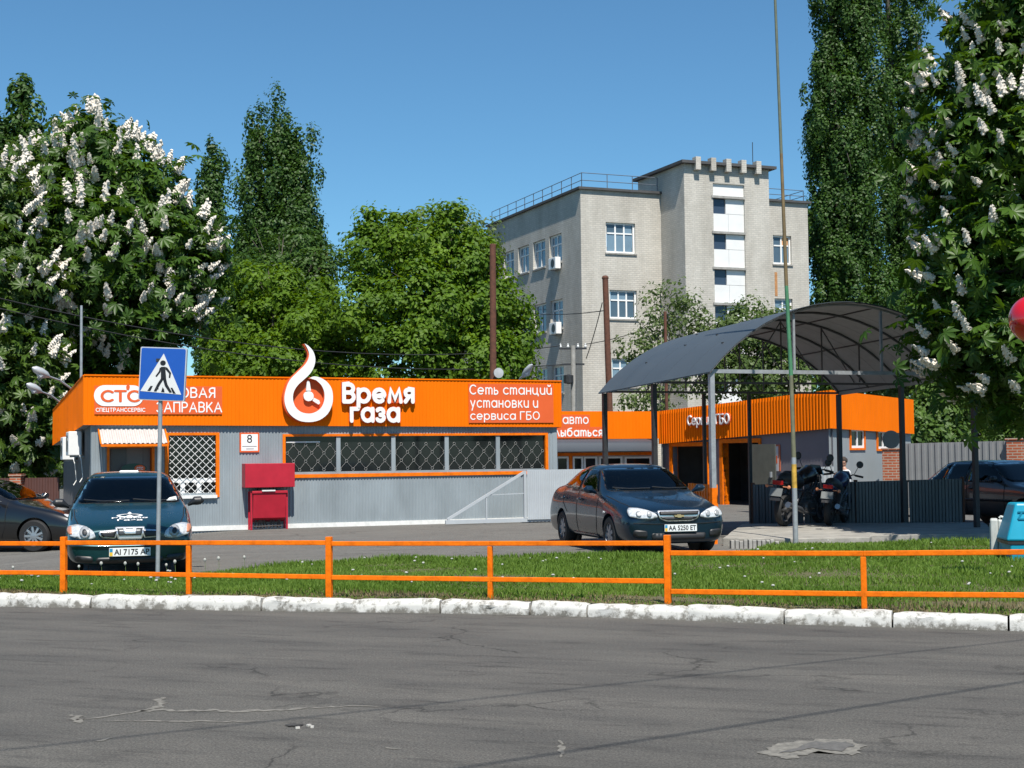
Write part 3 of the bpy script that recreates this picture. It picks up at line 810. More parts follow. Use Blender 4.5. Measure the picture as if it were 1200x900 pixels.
mb = MB(G); mb.hexa([(0.05, .06, zt0 - .25), (GL - .05, .06, zt1 - .25), (GL - .05, DEP, zt1 - .75), (.9, DEP, zt0 - .85), (0.05, .06, zt0 - .15), (GL - .05, .06, zt1 - .15), (GL - .05, DEP, zt1 - .65), (.9, DEP, zt0 - .75)]); mb.build('roof', ROOFING, garage)
# fascia: sheets along the front, the left flank slopes to the back
nS = 10
for k in range(nS):
    f0, f1 = k / nS, (k + 1) / nS
    x0, x1 = GL * f0, GL * f1
    MB(G).sheet((x0, 0, zb0 + (zb1 - zb0) * f0), (x1, 0, zb0 + (zb1 - zb0) * f1), (x1, 0, zt0 + (zt1 - zt0) * f1), (x0, 0, zt0 + (zt1 - zt0) * f0), (0, -1, 0), 0.09, 0.006).build('fascia_sheet', ORANGE, garage)
back_t, back_b = at(62.5, 481, 43.0), at(62, 522, 43.0)
bl = G(0, 0, zb0); tl = G(0, 0, zt0)
nrm = Vector((-(tl.y - back_t.y), tl.x - back_t.x, 0)).normalized()
if nrm.x > 0: nrm = -nrm
for k in range(6):
    f0, f1 = k / 6, (k + 1) / 6
    MB().sheet(back_b.lerp(bl, f0), back_b.lerp(bl, f1), back_t.lerp(tl, f1), back_t.lerp(tl, f0), nrm, 0.16, 0.02).build('fascia_sheet', ORANGE, garage)
MB(G).sheet((GL, 0, zb1), (GL, 7, zb1 - .3), (GL, 7, zt1 - .3), (GL, 0, zt1), (1, 0, 0), 0.16, 0.012).build('fascia_sheet', ORANGE, garage)
# capping and soffit
mb = MB(); mb.bar(tl + Vector((0, 0, .01)), G(GL, 0, zt1 + .01), 0.05, 0.03); mb.bar(tl, back_t, 0.05, 0.03); mb.build('capping', ORANGE, garage)
mb = MB(); q = [bl, G(GL, 0, zb1), G(GL, .14, zb1), G(.14, .14, zb0)]; mb.add([p + Vector((0, 0, .004)) for p in q], [(0, 1, 2, 3)])
mb.add([p + Vector((0, 0, .006)) for p in (bl, back_b, back_b + U * .9, bl + U * .4 + Vd * .2)], [(0, 1, 2, 3)])
mb.build('soffit', M('grey_soffit', (0.30, 0.31, 0.32), 0.7), garage)
# window strip: orange surround, five panes, grey mullions, inner grilles of rings and rods
fy = ov - 0.035
x0, x1, z0, z1 = strip
mb = MB(G)
mb.box(x0, x1, fy, ov + .06, z1 - .055, z1); mb.box(x0, x0 + .065, fy, ov + .06, z0, z1 - .056)
mb.box(x1 - .075, x1, fy, ov + .06, z0, z1 - .056); mb.box(x0, x1 - .5, fy - .01, ov + .06, z0 - .035, z0 + .045)
win = mb.build('window', ORPAINT, garage)
tag(win, 'long window strip in an orange surround')
mx = [G.pix(p, 530, ov)[0] for p in (396.5, 461, 523.5, 583.5)]
ed = [x0 + .07] + mx + [x1 - .08]
mb = MB(G)
for m_ in mx: mb.box(m_ - .05, m_ + .05, ov - .01, ov + .07, z0 + .05, z1 - .06)
mb.box(x0 + .07, x1 - .08, ov - .005, ov + .068, z0 + .046, z0 + .10)
mb.build('mullion', GREYSHEET, win)
GR = M('white_grille', (0.30, 0.30, 0.29), 0.6)
for a, b in zip(ed, ed[1:]):
    MB(G).box(a, b, ov + .05, ov + .058, z0 + .05, z1 - .06).build('pane', DGLASS, win)
    mb = MB(G)
    zc, zd = z0 + .1, z1 - .20
    rows, colsn = 4, 4
    W_ = b - a - .1
    dx, dz = W_ / colsn, (zd - zc) / 3.5
    def ring(cx, cz, r=.033):
        pts = [(cx + r * math.cos(t), ov + .03, cz + r * math.sin(t)) for t in [2 * math.pi * k / 8 for k in range(9)]]
        mb.tube(pts, .0045, 4, False)
    for j in range(rows):
        for i in range(colsn + 1):
            cx = a + .05 + dx * (i + (0.5 if j % 2 else 0)); cz = zc + .05 + dz * j
            if cx > b - .04: continue
            ring(cx, cz)
            for s_ in (-.5, .5):
                ex = cx + dx * s_
                if j < rows - 1 and a + .02 < ex < b - .02:
                    mb.tube([(cx + .033 * (1 if s_ > 0 else -1) * .5, ov + .03, cz + .03), (ex - .033 * (1 if s_ > 0 else -1) * .5, ov + .03, cz + dz - .03)], .0035, 4, False)
    mb.build('grille', GR, win)
# things seen dimly behind the strip glass: a light batten
MB(G).box(x0 + .1, x0 + .9, ov + .043, ov + .049, z1 - .2, z1 - .17).build('light_batten', WHITEP, win)
# door recess, awning
dz0, dz1 = door[2], door[3]
dr = MB(G).box(door[0] + .01, door[1] - .01, ov + .25, ov + .3, -.28, dz1).build('door', M('grey_door', (0.16, 0.16, 0.16), 0.5, var=0.1), garage)
mb = MB(G); mb.box(door[0] + .06, door[0] + .4, ov + .23, ov + .25, .9, 1.9); mb.build('door_panel', M('door_glass_grey', (0.07, 0.07, 0.075), 0.3), dr)
mb = MB(G); mb.box(door[1] - .2, door[1] - .06, ov + .19, ov + .25, .98, 1.01); mb.build('handle', STEEL, dr)
mb = MB(G)
mb.box(door[0] - .055, door[0], ov - .04, ov + .29, -.3, dz1); mb.box(door[1], door[1] + .055, ov - .04, ov + .29, -.3, dz1); mb.box(door[0] - .055, door[1] + .055, ov - .04, ov + .29, dz1, dz1 + .06)
mb.build('door_frame', ORPAINT, garage)
aw = G.rect(118, 503, 194, 521, -.55)
ax0, ax1, az1 = wl + .15, lat[0] - .02, G.pix(150, 503, ov)[1]
az0 = G.pix(150, 520, -.5)[1]
mb = MB(G); mb.sheet((ax0, -.55, az0), (ax1, -.55, az0), (ax1, ov - .02, az1), (ax0, ov - .02, az1), (0, -.3, .95), .1, .018)
awn = mb.build('awning', M('pale_awning_sheet', (0.48, 0.44, 0.42), 0.6, var=0.12, scale=4), garage)
mb = MB(G); mb.bar((ax0 - .02, -.56, az0 - .035), (ax1 + .02, -.56, az0 - .035), .03, .055); mb.bar((ax0 - .02, -.55, az0 - .02), (ax0 - .02, ov - .02, az1 - .01), .03, .06); mb.bar((ax1 + .02, -.55, az0 - .02), (ax1 + .02, ov - .02, az1 - .01), .03, .06)
mb.build('awning_frame', ORPAINT, awn)
# latticed window
x0, x1, z0, z1 = lat
mb = MB(G)
mb.box(x0, x0 + .08, fy, ov + .08, z0, z1); mb.box(x1 - .08, x1, fy, ov + .08, z0, z1); mb.box(x0 + .08, x1 - .08, fy, ov + .08, z1 - .06, z1)
w2 = mb.build('window', ORPAINT, garage)
MB(G).box(x0 - .02, x1 - .06, fy - .05, ov + .02, z0 - .02, z0 + .05).build('sill', WHITEP, w2)
MB(G).box(x0 + .08, x1 - .08, ov + .07, ov + .078, z0 + .05, z1 - .06).build('pane', DGLASS, w2)
mb = MB(G); zm = z0 + .34
mb.box(x0 + .08, x1 - .08, ov + .03, ov + .064, z0 + .051, z0 + .10); mb.box(x0 + .08, x1 - .08, ov + .03, ov + .064, zm, zm + .09)
for fx in (.33, .63): mb.box(x0 + (x1 - x0) * fx - .05, x0 + (x1 - x0) * fx + .05, ov + .031, ov + .063, z0 + .1, zm)
mb.build('frame', WHITE, w2)
mb = MB(G)
lx0, lx1, lz0, lz1 = x0 + .085, x1 - .085, z0 + .06, z1 - .065
sp = .17
k = -20
while k < 30:
    for sg in (1, -1):
        c = k * sp
        pts = []
        # line x - lx0 = c + sg*(z - lz0), clipped
        za, zb_ = lz0, lz1
        def X(z): return lx0 + c + sg * (z - lz0) + (0 if sg > 0 else (lz1 - lz0))
        lo, hi = lz0, lz1
        n_ = 40; zz = [lo + (hi - lo) * i / n_ for i in range(n_ + 1)]
        ok = [z for z in zz if lx0 <= X(z) <= lx1]
        if len(ok) > 2:
            mb.bar((X(ok[0]), ov + (.012 if sg > 0 else .0), ok[0]), (X(ok[-1]), ov + (.012 if sg > 0 else .0), ok[-1]), .010, .017, (0, 1, 0))
    k += 1
mb.build('grille', WHITE, w2)
# air conditioners on the shaded flank
for i, (ya, za) in enumerate(((2.3, 1.72), (4.2, 1.62))):
    ac = thing('air_conditioner', 'white air conditioner unit on the garage flank, %s' % ('nearer of two' if i == 0 else 'farther of two'), 'air conditioner', G(wl - .2, ya, za), YAW, 'air conditioners on the garage flank')
    fr = G
    body = MB(fr).box(wl - .38, wl - .08, ya - .4, ya + .4, za, za + .56).build('case', WHITE, ac, bevel=.02)
    for q_ in (-.3, .3): MB(fr).bar((wl - .3, ya + q_, za - .02), (wl, ya + q_, za - .02), .03, .04).build('bracket', STEEL, ac)
    mb = MB(Frame(G(wl - .38, ya, za + .28), YAW)); mb.lathe([(.2, -.012), (.2, .0), (.001, .0)], axis='x', n=18); mb.build('fan_grille', BLACKP, ac)
    MB(fr).tube([(wl - .15, ya - .36, za + .1), (wl - .1, ya - .5, za - .1), (wl - .06, ya - .5, za - .5), (wl - .14, ya - .6, za - .62)], .011, 6).build('hose', WHITEP, ac)

# ---- signs on the fascia (each a thing of its own)
def poly_px(fr, pts, y): return [fr.pix(px, py, y) for px, py in pts]
fyS = -0.008
sg = thing('fascia_sign', 'salmon sign panel with white СТС badge and ГАЗОВАЯ ЗАПРАВКА lettering', 'sign', G(1, 0, 2.6), YAW)
b = G.rect(110.5, 452.5, 260, 485.5)
MB(G).box(b[0], b[1], fyS - .02, fyS, b[2], b[3]).build('panel', SALMON, sg)
pb = G.rect(110, 451.5, 168, 476)
def pill(bx, r_, n=8):
    x0, x1, z0, z1 = bx; out = []
    for cx, cz, a0 in ((x1 - r_, z1 - r_, 0), (x0 + r_, z1 - r_, 90), (x0 + r_, z0 + r_, 180), (x1 - r_, z0 + r_, 270)):
        for k in range(n + 1):
            a = rad(a0 + 90 * k / n); out.append((cx + r_ * math.cos(a), cz + r_ * math.sin(a)))
    return out
MB(G).plate(pill(pb, (pb[3] - pb[2]) * .49), fyS - .03, fyS - .0205).build('badge', WHITE, sg)
stroke_text('letter', 'СТС', G.rect(117.5, 457, 164, 471.5), fyS - .0305, G, SALMON, sg, .006, .30, .0)
MB(G).plate(poly_px(G, [(148, 457), (147.5, 453), (150, 449), (152, 453), (151, 457)], 0), fyS - .037, fyS - .0305).build('flame', SALMON, sg)
stroke_text('letter', 'СПЕЦТРАНССЕРВІС', G.rect(112, 478, 170, 483.5), fyS - .0205, G, WHITE, sg, .006, .26, .18)
stroke_text('letter', 'ГАЗОВАЯ', G.rect(180, 454, 252, 466.5), fyS - .0205, G, WHITE, sg, .006, .21, .2)
stroke_text('letter', 'ЗАПРАВКА', G.rect(183, 471, 260, 483.5), fyS - .0205, G, WHITE, sg, .006, .21, .2)

def z3(x, y): return 270 + x * 260 / 1200, 390 + y * 195 / 900
flame = thing('flame_sign', 'white flame and clock emblem sign rising above the orange fascia', 'sign', G(5, 0, 2.4), YAW)
outer = [(400, 58), (420, 95), (424, 130), (405, 170), (360, 215), (318, 260), (297, 315), (291, 360), (300, 405), (325, 445), (370, 475), (425, 483), (480, 472), (525, 438), (548, 390), (553, 345), (545, 300), (520, 265), (485, 243), (450, 236), (428, 246)]
inner = [(462, 256), (492, 285), (507, 325), (506, 370), (488, 408), (455, 431), (420, 437), (380, 428), (350, 400), (337, 360), (342, 318), (365, 282), (400, 250), (432, 218), (452, 180), (458, 140), (445, 98), (420, 70)]
def smooth_px(pts, n=3):
    out = []
    m_ = len(pts)
    for i in range(m_ - 1):
        p0, p1, p2, p3 = (np.array(pts[max(0, i - 1)]), np.array(pts[i]), np.array(pts[i + 1]), np.array(pts[min(m_ - 1, i + 2)]))
        for k in range(n):
            t = k / n
            out.append(tuple(0.5 * ((2 * p1) + (-p0 + p2) * t + (2 * p0 - 5 * p1 + 4 * p2 - p3) * t * t + (-p0 + 3 * p1 - 3 * p2 + p3) * t ** 3)))
    out.append(tuple(pts[-1]))
    return out
def plate_tri(fr, poly, y0, y1, name, mat, parent):
    """an extruded outline of any shape (triangulated)"""
    vs, es = [Vector(p) for p in poly], [(i, (i + 1) % len(poly)) for i in range(len(poly))]
    r = delaunay_2d_cdt(vs, es, [tuple(range(len(poly)))], 1, 1e-6)
    V2, F2 = r[0], r[2]
    n = len(V2)
    mb = MB(fr)
    vs3 = [(p.x, y0, p.y) for p in V2] + [(p.x, y1, p.y) for p in V2]
    fs = [tuple(f) for f in F2] + [tuple(i + n for i in f[::-1]) for f in F2]
    cnt = {}
    for f in F2:
        for a, b in zip(f, list(f[1:]) + [f[0]]):
            cnt[(a, b)] = 1
    for (a, b) in list(cnt):
        if (b, a) not in cnt: fs.append((a, b, b + n, a + n))
    mb.add(vs3, fs)
    return mb.build(name, mat, parent)
ol = smooth_px(outer) + smooth_px(inner)
ys_ = -.16
plate_tri(G, poly_px(G, [z3(*p) for p in ol], ys_), ys_ - .03, ys_, 'flame_face', WHITE, flame)
def grow(pts, c, k): return [(c[0] + (x - c[0]) * k, c[1] + (y - c[1]) * k) for x, y in pts]
ol2 = smooth_px([(x - 7, y + 2) for x, y in outer]) + smooth_px([(x - 2, y + 1) for x, y in inner])
plate_tri(G, poly_px(G, [z3(*p) for p in ol2], ys_), ys_ + .002, -.012, 'flame_side', SALMON, flame)
cc = poly_px(G, [z3(425 + 95 * math.cos(t), 352 + 100 * math.sin(t)) for t in np.linspace(0, 2 * math.pi, 33)[:-1]], -.05)
MB(G).plate(cc, -.05, -.012).build('dial', SALMON, flame)
hub = poly_px(G, [z3(422 + 27 * math.cos(t), 343 + 27 * math.sin(t)) for t in np.linspace(0, 2 * math.pi, 21)[:-1]], -.1)
MB(G).plate(hub, -.13, -.0505).build('hub', WHITE, flame)
MB(G).plate(poly_px(G, [z3(*p) for p in ((413, 266), (420, 258), (428, 266), (435, 313), (409, 313))], -.1), -.12, -.0505).build('clock_hand', WHITE, flame)
MB(G).plate(poly_px(G, [z3(*p) for p in ((452, 352), (480, 366), (484, 380), (476, 388), (444, 368))], -.1), -.12, -.0505).build('clock_hand', WHITE, flame)

vg = thing('letter_sign', 'raised white Время газа letters on the orange fascia beside the flame emblem', 'sign', G(6.3, 0, 2.5), YAW)
def big(s, x0, y0, x1, y1):
    stroke_text('letter', s, G.rect(x0, y0, x1, y1, -.1), -.08, G, WHITE, vg, .05, .34, .10)
    stroke_text('letter_backing', s, G.rect(x0 - .6, y0 - .5, x1 + .8, y1 + 1.2, -.05), -.008, G, SALMON, vg, .07, .42, .02)
big('Время', 400.7, 448.5, 485.5, 479.5)
big('газа', 409.8, 476.8, 468.5, 495.5)

ss = thing('fascia_sign', 'salmon sign panel reading Сеть станций установки и сервиса ГБО', 'sign', G(10, 0, 2.6), YAW)
b = G.rect(549, 450, 648, 495.5)
MB(G).box(b[0], b[1], fyS - .02, fyS, b[2], b[3]).build('panel', SALMON, ss)
for s_, bx in (('Сеть станций', (549.5, 450.5, 646, 464.5)), ('установки и', (550.5, 469, 630, 481.5)), ('сервиса ГБО', (550.5, 482, 632, 495))):
    stroke_text('letter', s_, G.rect(*bx), fyS - .0205, G, WHITE, ss, .006, .20, .24)

pl = thing('house_number_plate', 'white house number 8 plate with orange rim on the grey wall', 'sign', G(3.9, ov, 2), YAW)
b = G.rect(280.5, 507, 303.5, 530, ov)
MB(G).box(b[0], b[1], ov - .04, ov - .014, b[2], b[3]).build('rim', SALMON, pl)
MB(G).box(b[0] + .035, b[1] - .035, ov - .045, ov - .0405, b[2] + .035, b[3] - .035).build('plate', WHITE, pl)
INK = M('black_ink', (0.02, 0.02, 0.022), 0.5)
text_obj('numeral', '8', G.rect(289, 509.5, 295, 519, ov), ov - .0455, G, INK, pl, .003, .0)
for (a0, a1, yy) in ((283.5, 300.5, 523), (288, 297, 526)):
    q = G.rect(a0, yy - .45, a1, yy + .45, ov); MB(G).box(q[0], q[1], ov - .0475, ov - .0455, q[2], q[3]).build('print_line', M('grey_ink', (.25, .25, .26), .6), pl)

# oval sign hanging in the door recess
os_ = thing('oval_sign', 'dark green oval sign with orange СТС letters hanging before the door', 'sign', G(1, -.3, 1.1), YAW)
b = G.rect(142, 543, 172, 555, -.1)
cx, cz, rx, rz = (b[0] + b[1]) / 2, (b[2] + b[3]) / 2, (b[1] - b[0]) / 2, (b[3] - b[2]) / 2
MB(G).plate([(cx + rx * math.cos(t), cz + rz * math.sin(t)) for t in np.linspace(0, 2 * math.pi, 25)[:-1]], -.12, -.1).build('board', M('dark_green_board', (.01, .05, .03), .4), os_)
MB(G).plate([(cx + rx * .45 + rx * .42 * math.cos(t), cz + rz * .7 * math.sin(t)) for t in np.linspace(0, 2 * math.pi, 21)[:-1]], -.128, -.1205).build('emblem', SALMON, os_)
text_obj('lettering', 'СТС', (cx + rx * .2, cx + rx * .7, cz - rz * .3, cz + rz * .3), -.1285, G, WHITE, os_, .003, .02)
MB(G).tube([(cx - rx * .7, -.11, cz + rz * .5), (cx - rx * .7, -.11, az0)], .004, 4).tube([(cx + rx * .7, -.11, cz + rz * .5), (cx + rx * .7, -.11, az0)], .004, 4).build('hanger', DSTEEL, os_)

# red fire-point cabinet
b = G.rect(286, 543, 344, 571, -.2); c = G.rect(293, 575, 336.5, 618, -.2)
fc = thing('fire_cabinet', 'red metal fire point cabinet with overhanging hood standing against the grey wall', 'cabinet', G((b[0] + b[1]) / 2, ov, 0), YAW)
MB(G).box(b[0], b[1], -.34, ov - .02, b[2], b[3]).build('hood', REDP, fc, bevel=.008)
zc0 = c[3] - .62
MB(G).hexa([(c[0] + .06, -.22, zc0 - .0), (c[1] - .04, -.22, zc0 - .0), (c[1] - .04, ov - .03, zc0 - .1), (c[0] + .06, ov - .03, zc0 - .1), (c[0] + .06, -.3, c[3] - .06), (c[1] - .04, -.3, c[3] - .06), (c[1] - .04, ov - .03, c[3] - .06), (c[0] + .06, ov - .03, c[3] - .06)]).build('sand_box', REDP, fc, bevel=.006)
MB(G).box(c[0] + .03, c[1] - .01, -.32, ov - .03, c[3] - .058, c[3]).build('lid', REDP, fc, bevel=.008)
for lx in (c[0], c[1] - .035):
    for ly in (-.26, ov - .09):
        MB(G).box(lx, lx + .04, ly, ly + .04, -.02, c[3] - .02).build('leg', REDP, fc)
MB(G).bar((c[0] + .25, -.33, c[3] + .005), (c[1] - .3, -.33, c[3] + .005), .03, .03).build('handle', WHITEP, fc)
MB(G).box(c[0] + .2, c[0] + .23, -.02, .0, c[3] + .003, b[2] - .003).build('strut', DSTEEL, fc)
MB(G).box(c[1] - .3, c[1] - .27, -.02, .0, c[3] + .003, b[2] - .003).build('strut', DSTEEL, fc)
rr = random.Random(6)
mb = MB(G)
for k in range(9):
    xx = c[0] + .12 + k * .075; mb.bar((xx, -.1, .01), (xx + rr.uniform(-.1, .1), -.05, .3), .03, .02)
for k in range(3): mb.bar((c[0] + .1, -.12 + k * .05, .06 + k * .09), (c[1] - .1, -.12 + k * .05, .07 + k * .08), .02, .02)
tag(mb.build('scrap_pile', M('scrap_wood', (.10, .08, .07), .8, var=.4)), 'small pile of dark scrap sticks under the red fire cabinet', 'scrap')

# sliding gate with its triangular counterweight frame
gy = -0.75
gt = thing('sliding_gate', 'light grey sliding gate panel with diagonal counterweight frame before the garage wall', 'gate', G(9.5, gy, 0), YAW)
gx0, gx1 = G.pix(618, 580, gy)[0], G.pix(722, 580, gy)[0]
gzt = G.pix(618, 552, gy)[1]; gxl = G.pix(523, 616, gy)[0]; gzl = max(.02, G.pix(523, 616, gy)[1])
LG = M('light_grey_sheet', (0.40, 0.43, 0.46), 0.5, var=0.08, scale=2, spec=.3)
for k in range(3):
    a, b = gx0 + (gx1 - gx0) * k / 3, gx0 + (gx1 - gx0) * (k + 1) / 3
    MB(G).sheet((a, gy, .07), (b, gy, .07), (b, gy, gzt), (a, gy, gzt), (0, -1, 0), .1, .014).build('panel_sheet', LG, gt)
MB(G).bar((gxl, gy + .06, .06), (gx1, gy + .06, .06), .06, .09).build('bottom_rail', LG, gt)
MB(G).bar((gxl + .05, gy + .06, .12), (gx0 - .06, gy + .06, gzt - .03), .05, .06).build('strut', LG, gt)
MB(G).box(gx0 - .07, gx0 - .005, gy + .03, gy + .09, .10, gzt).build('stile', LG, gt)
xm = gx0 - (gx0 - gxl) * .5
MB(G).box(xm - .015, xm + .015, gy + .045, gy + .075, .105, .12 + (gzt - .15) * .48).build('stile', LG, gt)
MB(G).bar((xm, gy + .06, .68), (gx0 - .07, gy + .06, .70), .02, .02).build('tie_rod', LG, gt)
MB(G).bar((gx0, gy + .04, gzt + .012), (gx1, gy + .04, gzt + .012), .05, .03).build('top_rail', LG, gt)

# lamps reaching out from the flank and behind the roof, whip pole at the corner
LAMPM = M('lamp_head_grey', (.55, .56, .57), .35, metal=.3)
def street_lamp_head(name, label, root, head, tip_up, group, r=.11):
    t = thing(name, label, 'lamp', root, 0, group)
    root, head = Vector(root), Vector(head)
    d = (head - root).normalized()
    MB().tube([root, root.lerp(head, .5) + Vector((0, 0, .05)), head], .025, 6).build('arm', STEEL, t)
    mb = MB(); e = head + d * .5 * tip_up
    mb.tube([head - d * .03, head + d * .08, head + d * .25, head + d * .42, head + d * .5], [.03, r * .8, r, r * .75, .02], 10); mb.build('head', LAMPM, t, smooth=True)
    u = Vector((0, 0, -1)); mb = MB(); mb.tube([head + d * .06 + u * .05, head + d * .25 + u * .09, head + d * .42 + u * .05], [.02, r * .75, .02], 8); mb.build('lens', glass('lamp_lens', (.5, .52, .55), .1), t, smooth=True)
street_lamp_head('wall_lamp', 'grey street lamp head on an arm, upper of two on the garage flank', at(83, 455, 36.5), at(57, 441, 36.0), 1, 'lamps on the garage flank')
street_lamp_head('wall_lamp', 'grey street lamp head on an arm, lower of two on the garage flank', at(70, 471, 40.0), at(48, 459, 39.5), 1, 'lamps on the garage flank')
street_lamp_head('roof_lamp', 'grey lamp head peeking over the right end of the orange fascia', at(607, 449, 37.5), at(613, 441, 37.3), 1, None, .09)
p0, p1 = at(95, 470, 35.0), at(96, 358, 35.0)
tag(MB().tube([(p0.x, 35, 2.0), (p0.x, 35, p1.z)], [.035, .03], 8).build('mast', STEEL), 'thin pale grey mast rising behind the left corner of the garage', 'mast')
# ------------------------------------------------------------------ service workshop (two faces of orange fascia) and the low shop between
C_, L_, R_ = Vector((at(975, 531, 40.7).x, 40.7, 0)), Vector((at(772, 531, 49).x, 49, 0)), Vector((at(1072, 531, 44.3).x, 44.3, 0))
def zof(p, py, px): return at(px, py, p.y).z
cT, cB = zof(C_, 457, 975), zof(C_, 502, 975)
lT, lB = zof(L_, 482, 772), zof(L_, 520.5, 772)
rT, rB = zof(R_, 468.5, 1071), zof(R_, 508.5, 1071)
yawL = math.atan2(C_.y - L_.y, C_.x - L_.x); yawR = math.atan2(R_.y - C_.y, R_.x - C_.x)
SL, SR = Frame(L_, yawL), Frame(C_, yawR)
lenL, lenR = (C_ - L_).length, (R_ - C_).length
wk = thing('workshop', 'grey workshop with two open service bays and orange corrugated fascia behind the canopy', 'building', C_, yawL)
def fascia(fr, length, b0, t0, b1, t1, parent, n, pitch, dep, mat=ORANGE):
    for k in range(n):
        f0, f1 = k / n, (k + 1) / n
        MB(fr).sheet((length * f0, 0, b0 + (b1 - b0) * f0), (length * f1, 0, b0 + (b1 - b0) * f1), (length * f1, 0, t0 + (t1 - t0) * f1), (length * f0, 0, t0 + (t1 - t0) * f0), (0, -1, 0), pitch, dep).build('fascia_sheet', mat, parent)
fascia(SL, lenL, lB, lT, cB, cT, wk, 8, .15, .03)
fascia(SR, lenR, cB, cT, rB, rT, wk, 4, .10, .006)
d1 = SL.rect(789, 520, 829, 600, .12); d2 = SL.rect(848, 516, 891, 600, .12)
d1 = (d1[0], d1[1], -.1, SL.pix(810, 523, .12)[1]); d2 = (d2[0], d2[1], -.1, SL.pix(868, 519, .12)[1])
flat_wall(MB(SL), 0.05, lenL - .1, -.1, max(lB, cB) + .1, [d1, d2], .12, .18).build('bay_wall', LILAC, wk)
w_a, w_b = SR.rect(996.5, 503.5, 1012, 525, .12), SR.rect(1028, 505.5, 1041, 526, .12)
gl = M('workshop_side_panel', (0.25, 0.275, 0.29), .6, var=.08, scale=1.5)
flat_wall(MB(SR), .05, lenR, -.1, max(cB, rB) + .1, [w_a, w_b], .12, .1).build('side_wall', gl, wk)
for wv in (w_a, w_b):
    x0, x1, z0, z1 = wv
    mb = MB(SR); mb.box(x0 - .06, x0, .08, .2, z0 - .06, z1 + .06); mb.box(x1, x1 + .06, .08, .2, z0 - .06, z1 + .06); mb.box(x0, x1, .08, .2, z0 - .06, z0); mb.box(x0, x1, .08, .2, z1, z1 + .06)
    wo = mb.build('window', ORPAINT, wk)
    m_ = (x0 + x1) / 2
    mb = MB(SR); mb.box(x0, x0 + .05, .11, .17, z0, z1); mb.box(x1 - .05, x1, .11, .17, z0, z1); mb.box(x0 + .05, x1 - .05, .11, .17, z0, z0 + .07); mb.box(x0 + .05, x1 - .05, .11, .17, z1 - .05, z1); mb.box(m_ - .03, m_ + .03, .11, .17, z0 + .07, z1 - .05)
    mb.build('frame', WHITE, wo)
    for a, b in ((x0 + .05, m_ - .03), (m_ + .03, x1 - .05)):
        MB(SR).box(a, b, .14, .146, z0 + .07, z1 - .05).build('pane', DGLASS, wo)
for dd in (d1, d2):
    mb = MB(SL); wd = .16
    mb.box(dd[0] - wd, dd[0], .07, .32, -.1, dd[3]); mb.box(dd[1], dd[1] + wd * .6, .07, .32, -.1, dd[3]); mb.box(dd[0] - wd, dd[1] + wd * .6, .07, .32, dd[3], dd[3] + .13)
    mb.build('bay_frame', ORPAINT, wk)
# body: roof, back walls, floor
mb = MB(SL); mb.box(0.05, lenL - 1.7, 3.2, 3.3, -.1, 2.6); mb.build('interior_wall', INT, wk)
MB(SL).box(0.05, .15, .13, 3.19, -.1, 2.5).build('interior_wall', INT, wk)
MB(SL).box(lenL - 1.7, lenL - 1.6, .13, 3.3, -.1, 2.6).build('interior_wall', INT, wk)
v3 = SL.m.to_3x3() @ Vector((0, 1, 0))
roofp = [L_ + Vector((0, 0, lT - .35)), C_ + Vector((0, 0, cT - .35)), R_ + Vector((0, 0, rT - .35)), L_ + (R_ - C_) + Vector((0, 0, lT - .45))]
c_in = (roofp[0] + roofp[1] + roofp[2] + roofp[3]) / 4
roofp = [p.lerp(c_in, .02) for p in roofp]
MB().add(roofp + [p + Vector((0, 0, .1)) for p in roofp], [(0, 3, 2, 1), (4, 5, 6, 7), (0, 1, 5, 4), (1, 2, 6, 5), (2, 3, 7, 6), (3, 0, 4, 7)]).build('roof', ROOFING, wk)
# poster, wall lamp, round plate on the bay wall
q = SL.rect(907.5, 521, 915, 552, .12)
po = MB(SL).box(q[0], q[1], .095, .115, q[2], q[3]).build('poster', M('poster_rim', (.45, .12, .06), .6), wk)
MB(SL).box(q[0] + .06, q[1] - .08, .09, .0945, q[2], q[3] - .05).build('sheet', M('poster_paper', (.5, .5, .52), .6), po)
q2 = SL.rect(908.5, 534, 912, 543, .12); MB(SL).box(q2[0], q2[1], .085, .0895, q2[2], q2[3]).build('print_block', SALMON, po)
# open grey door leaf at the right of the second bay
dl = thing('door_leaf', 'olive grey steel door leaf swung open beside the second service bay', 'door', SL(d2[1] + .2, -.1, 0), yawL)
fl = Frame(SL(d2[1] + .05, .05, 0), yawL + rad(-62) + rad(90) * 0)
q = (at(879, 560, 39.6), at(908.5, 560, 38.9))
fd = Frame((q[0].x, q[0].y, 0), math.atan2(q[1].y - q[0].y, q[1].x - q[0].x)); ll = (q[1] - q[0]).length
zt_ = at(893, 520.5, 39.2).z
MB(fd).box(0, ll, 0, .05, .02, zt_).build('leaf', M('olive_steel', (.075, .075, .062), .6, var=.15), dl)
MB(fd).box(ll - .14, ll - .1, -.06, 0, .95, 1.1).build('handle', STEEL, dl)
for zz in (.3, 1.6): MB(fd).box(-.04, .02, -.01, .03, zz, zz + .12).build('hinge', DSTEEL, dl)
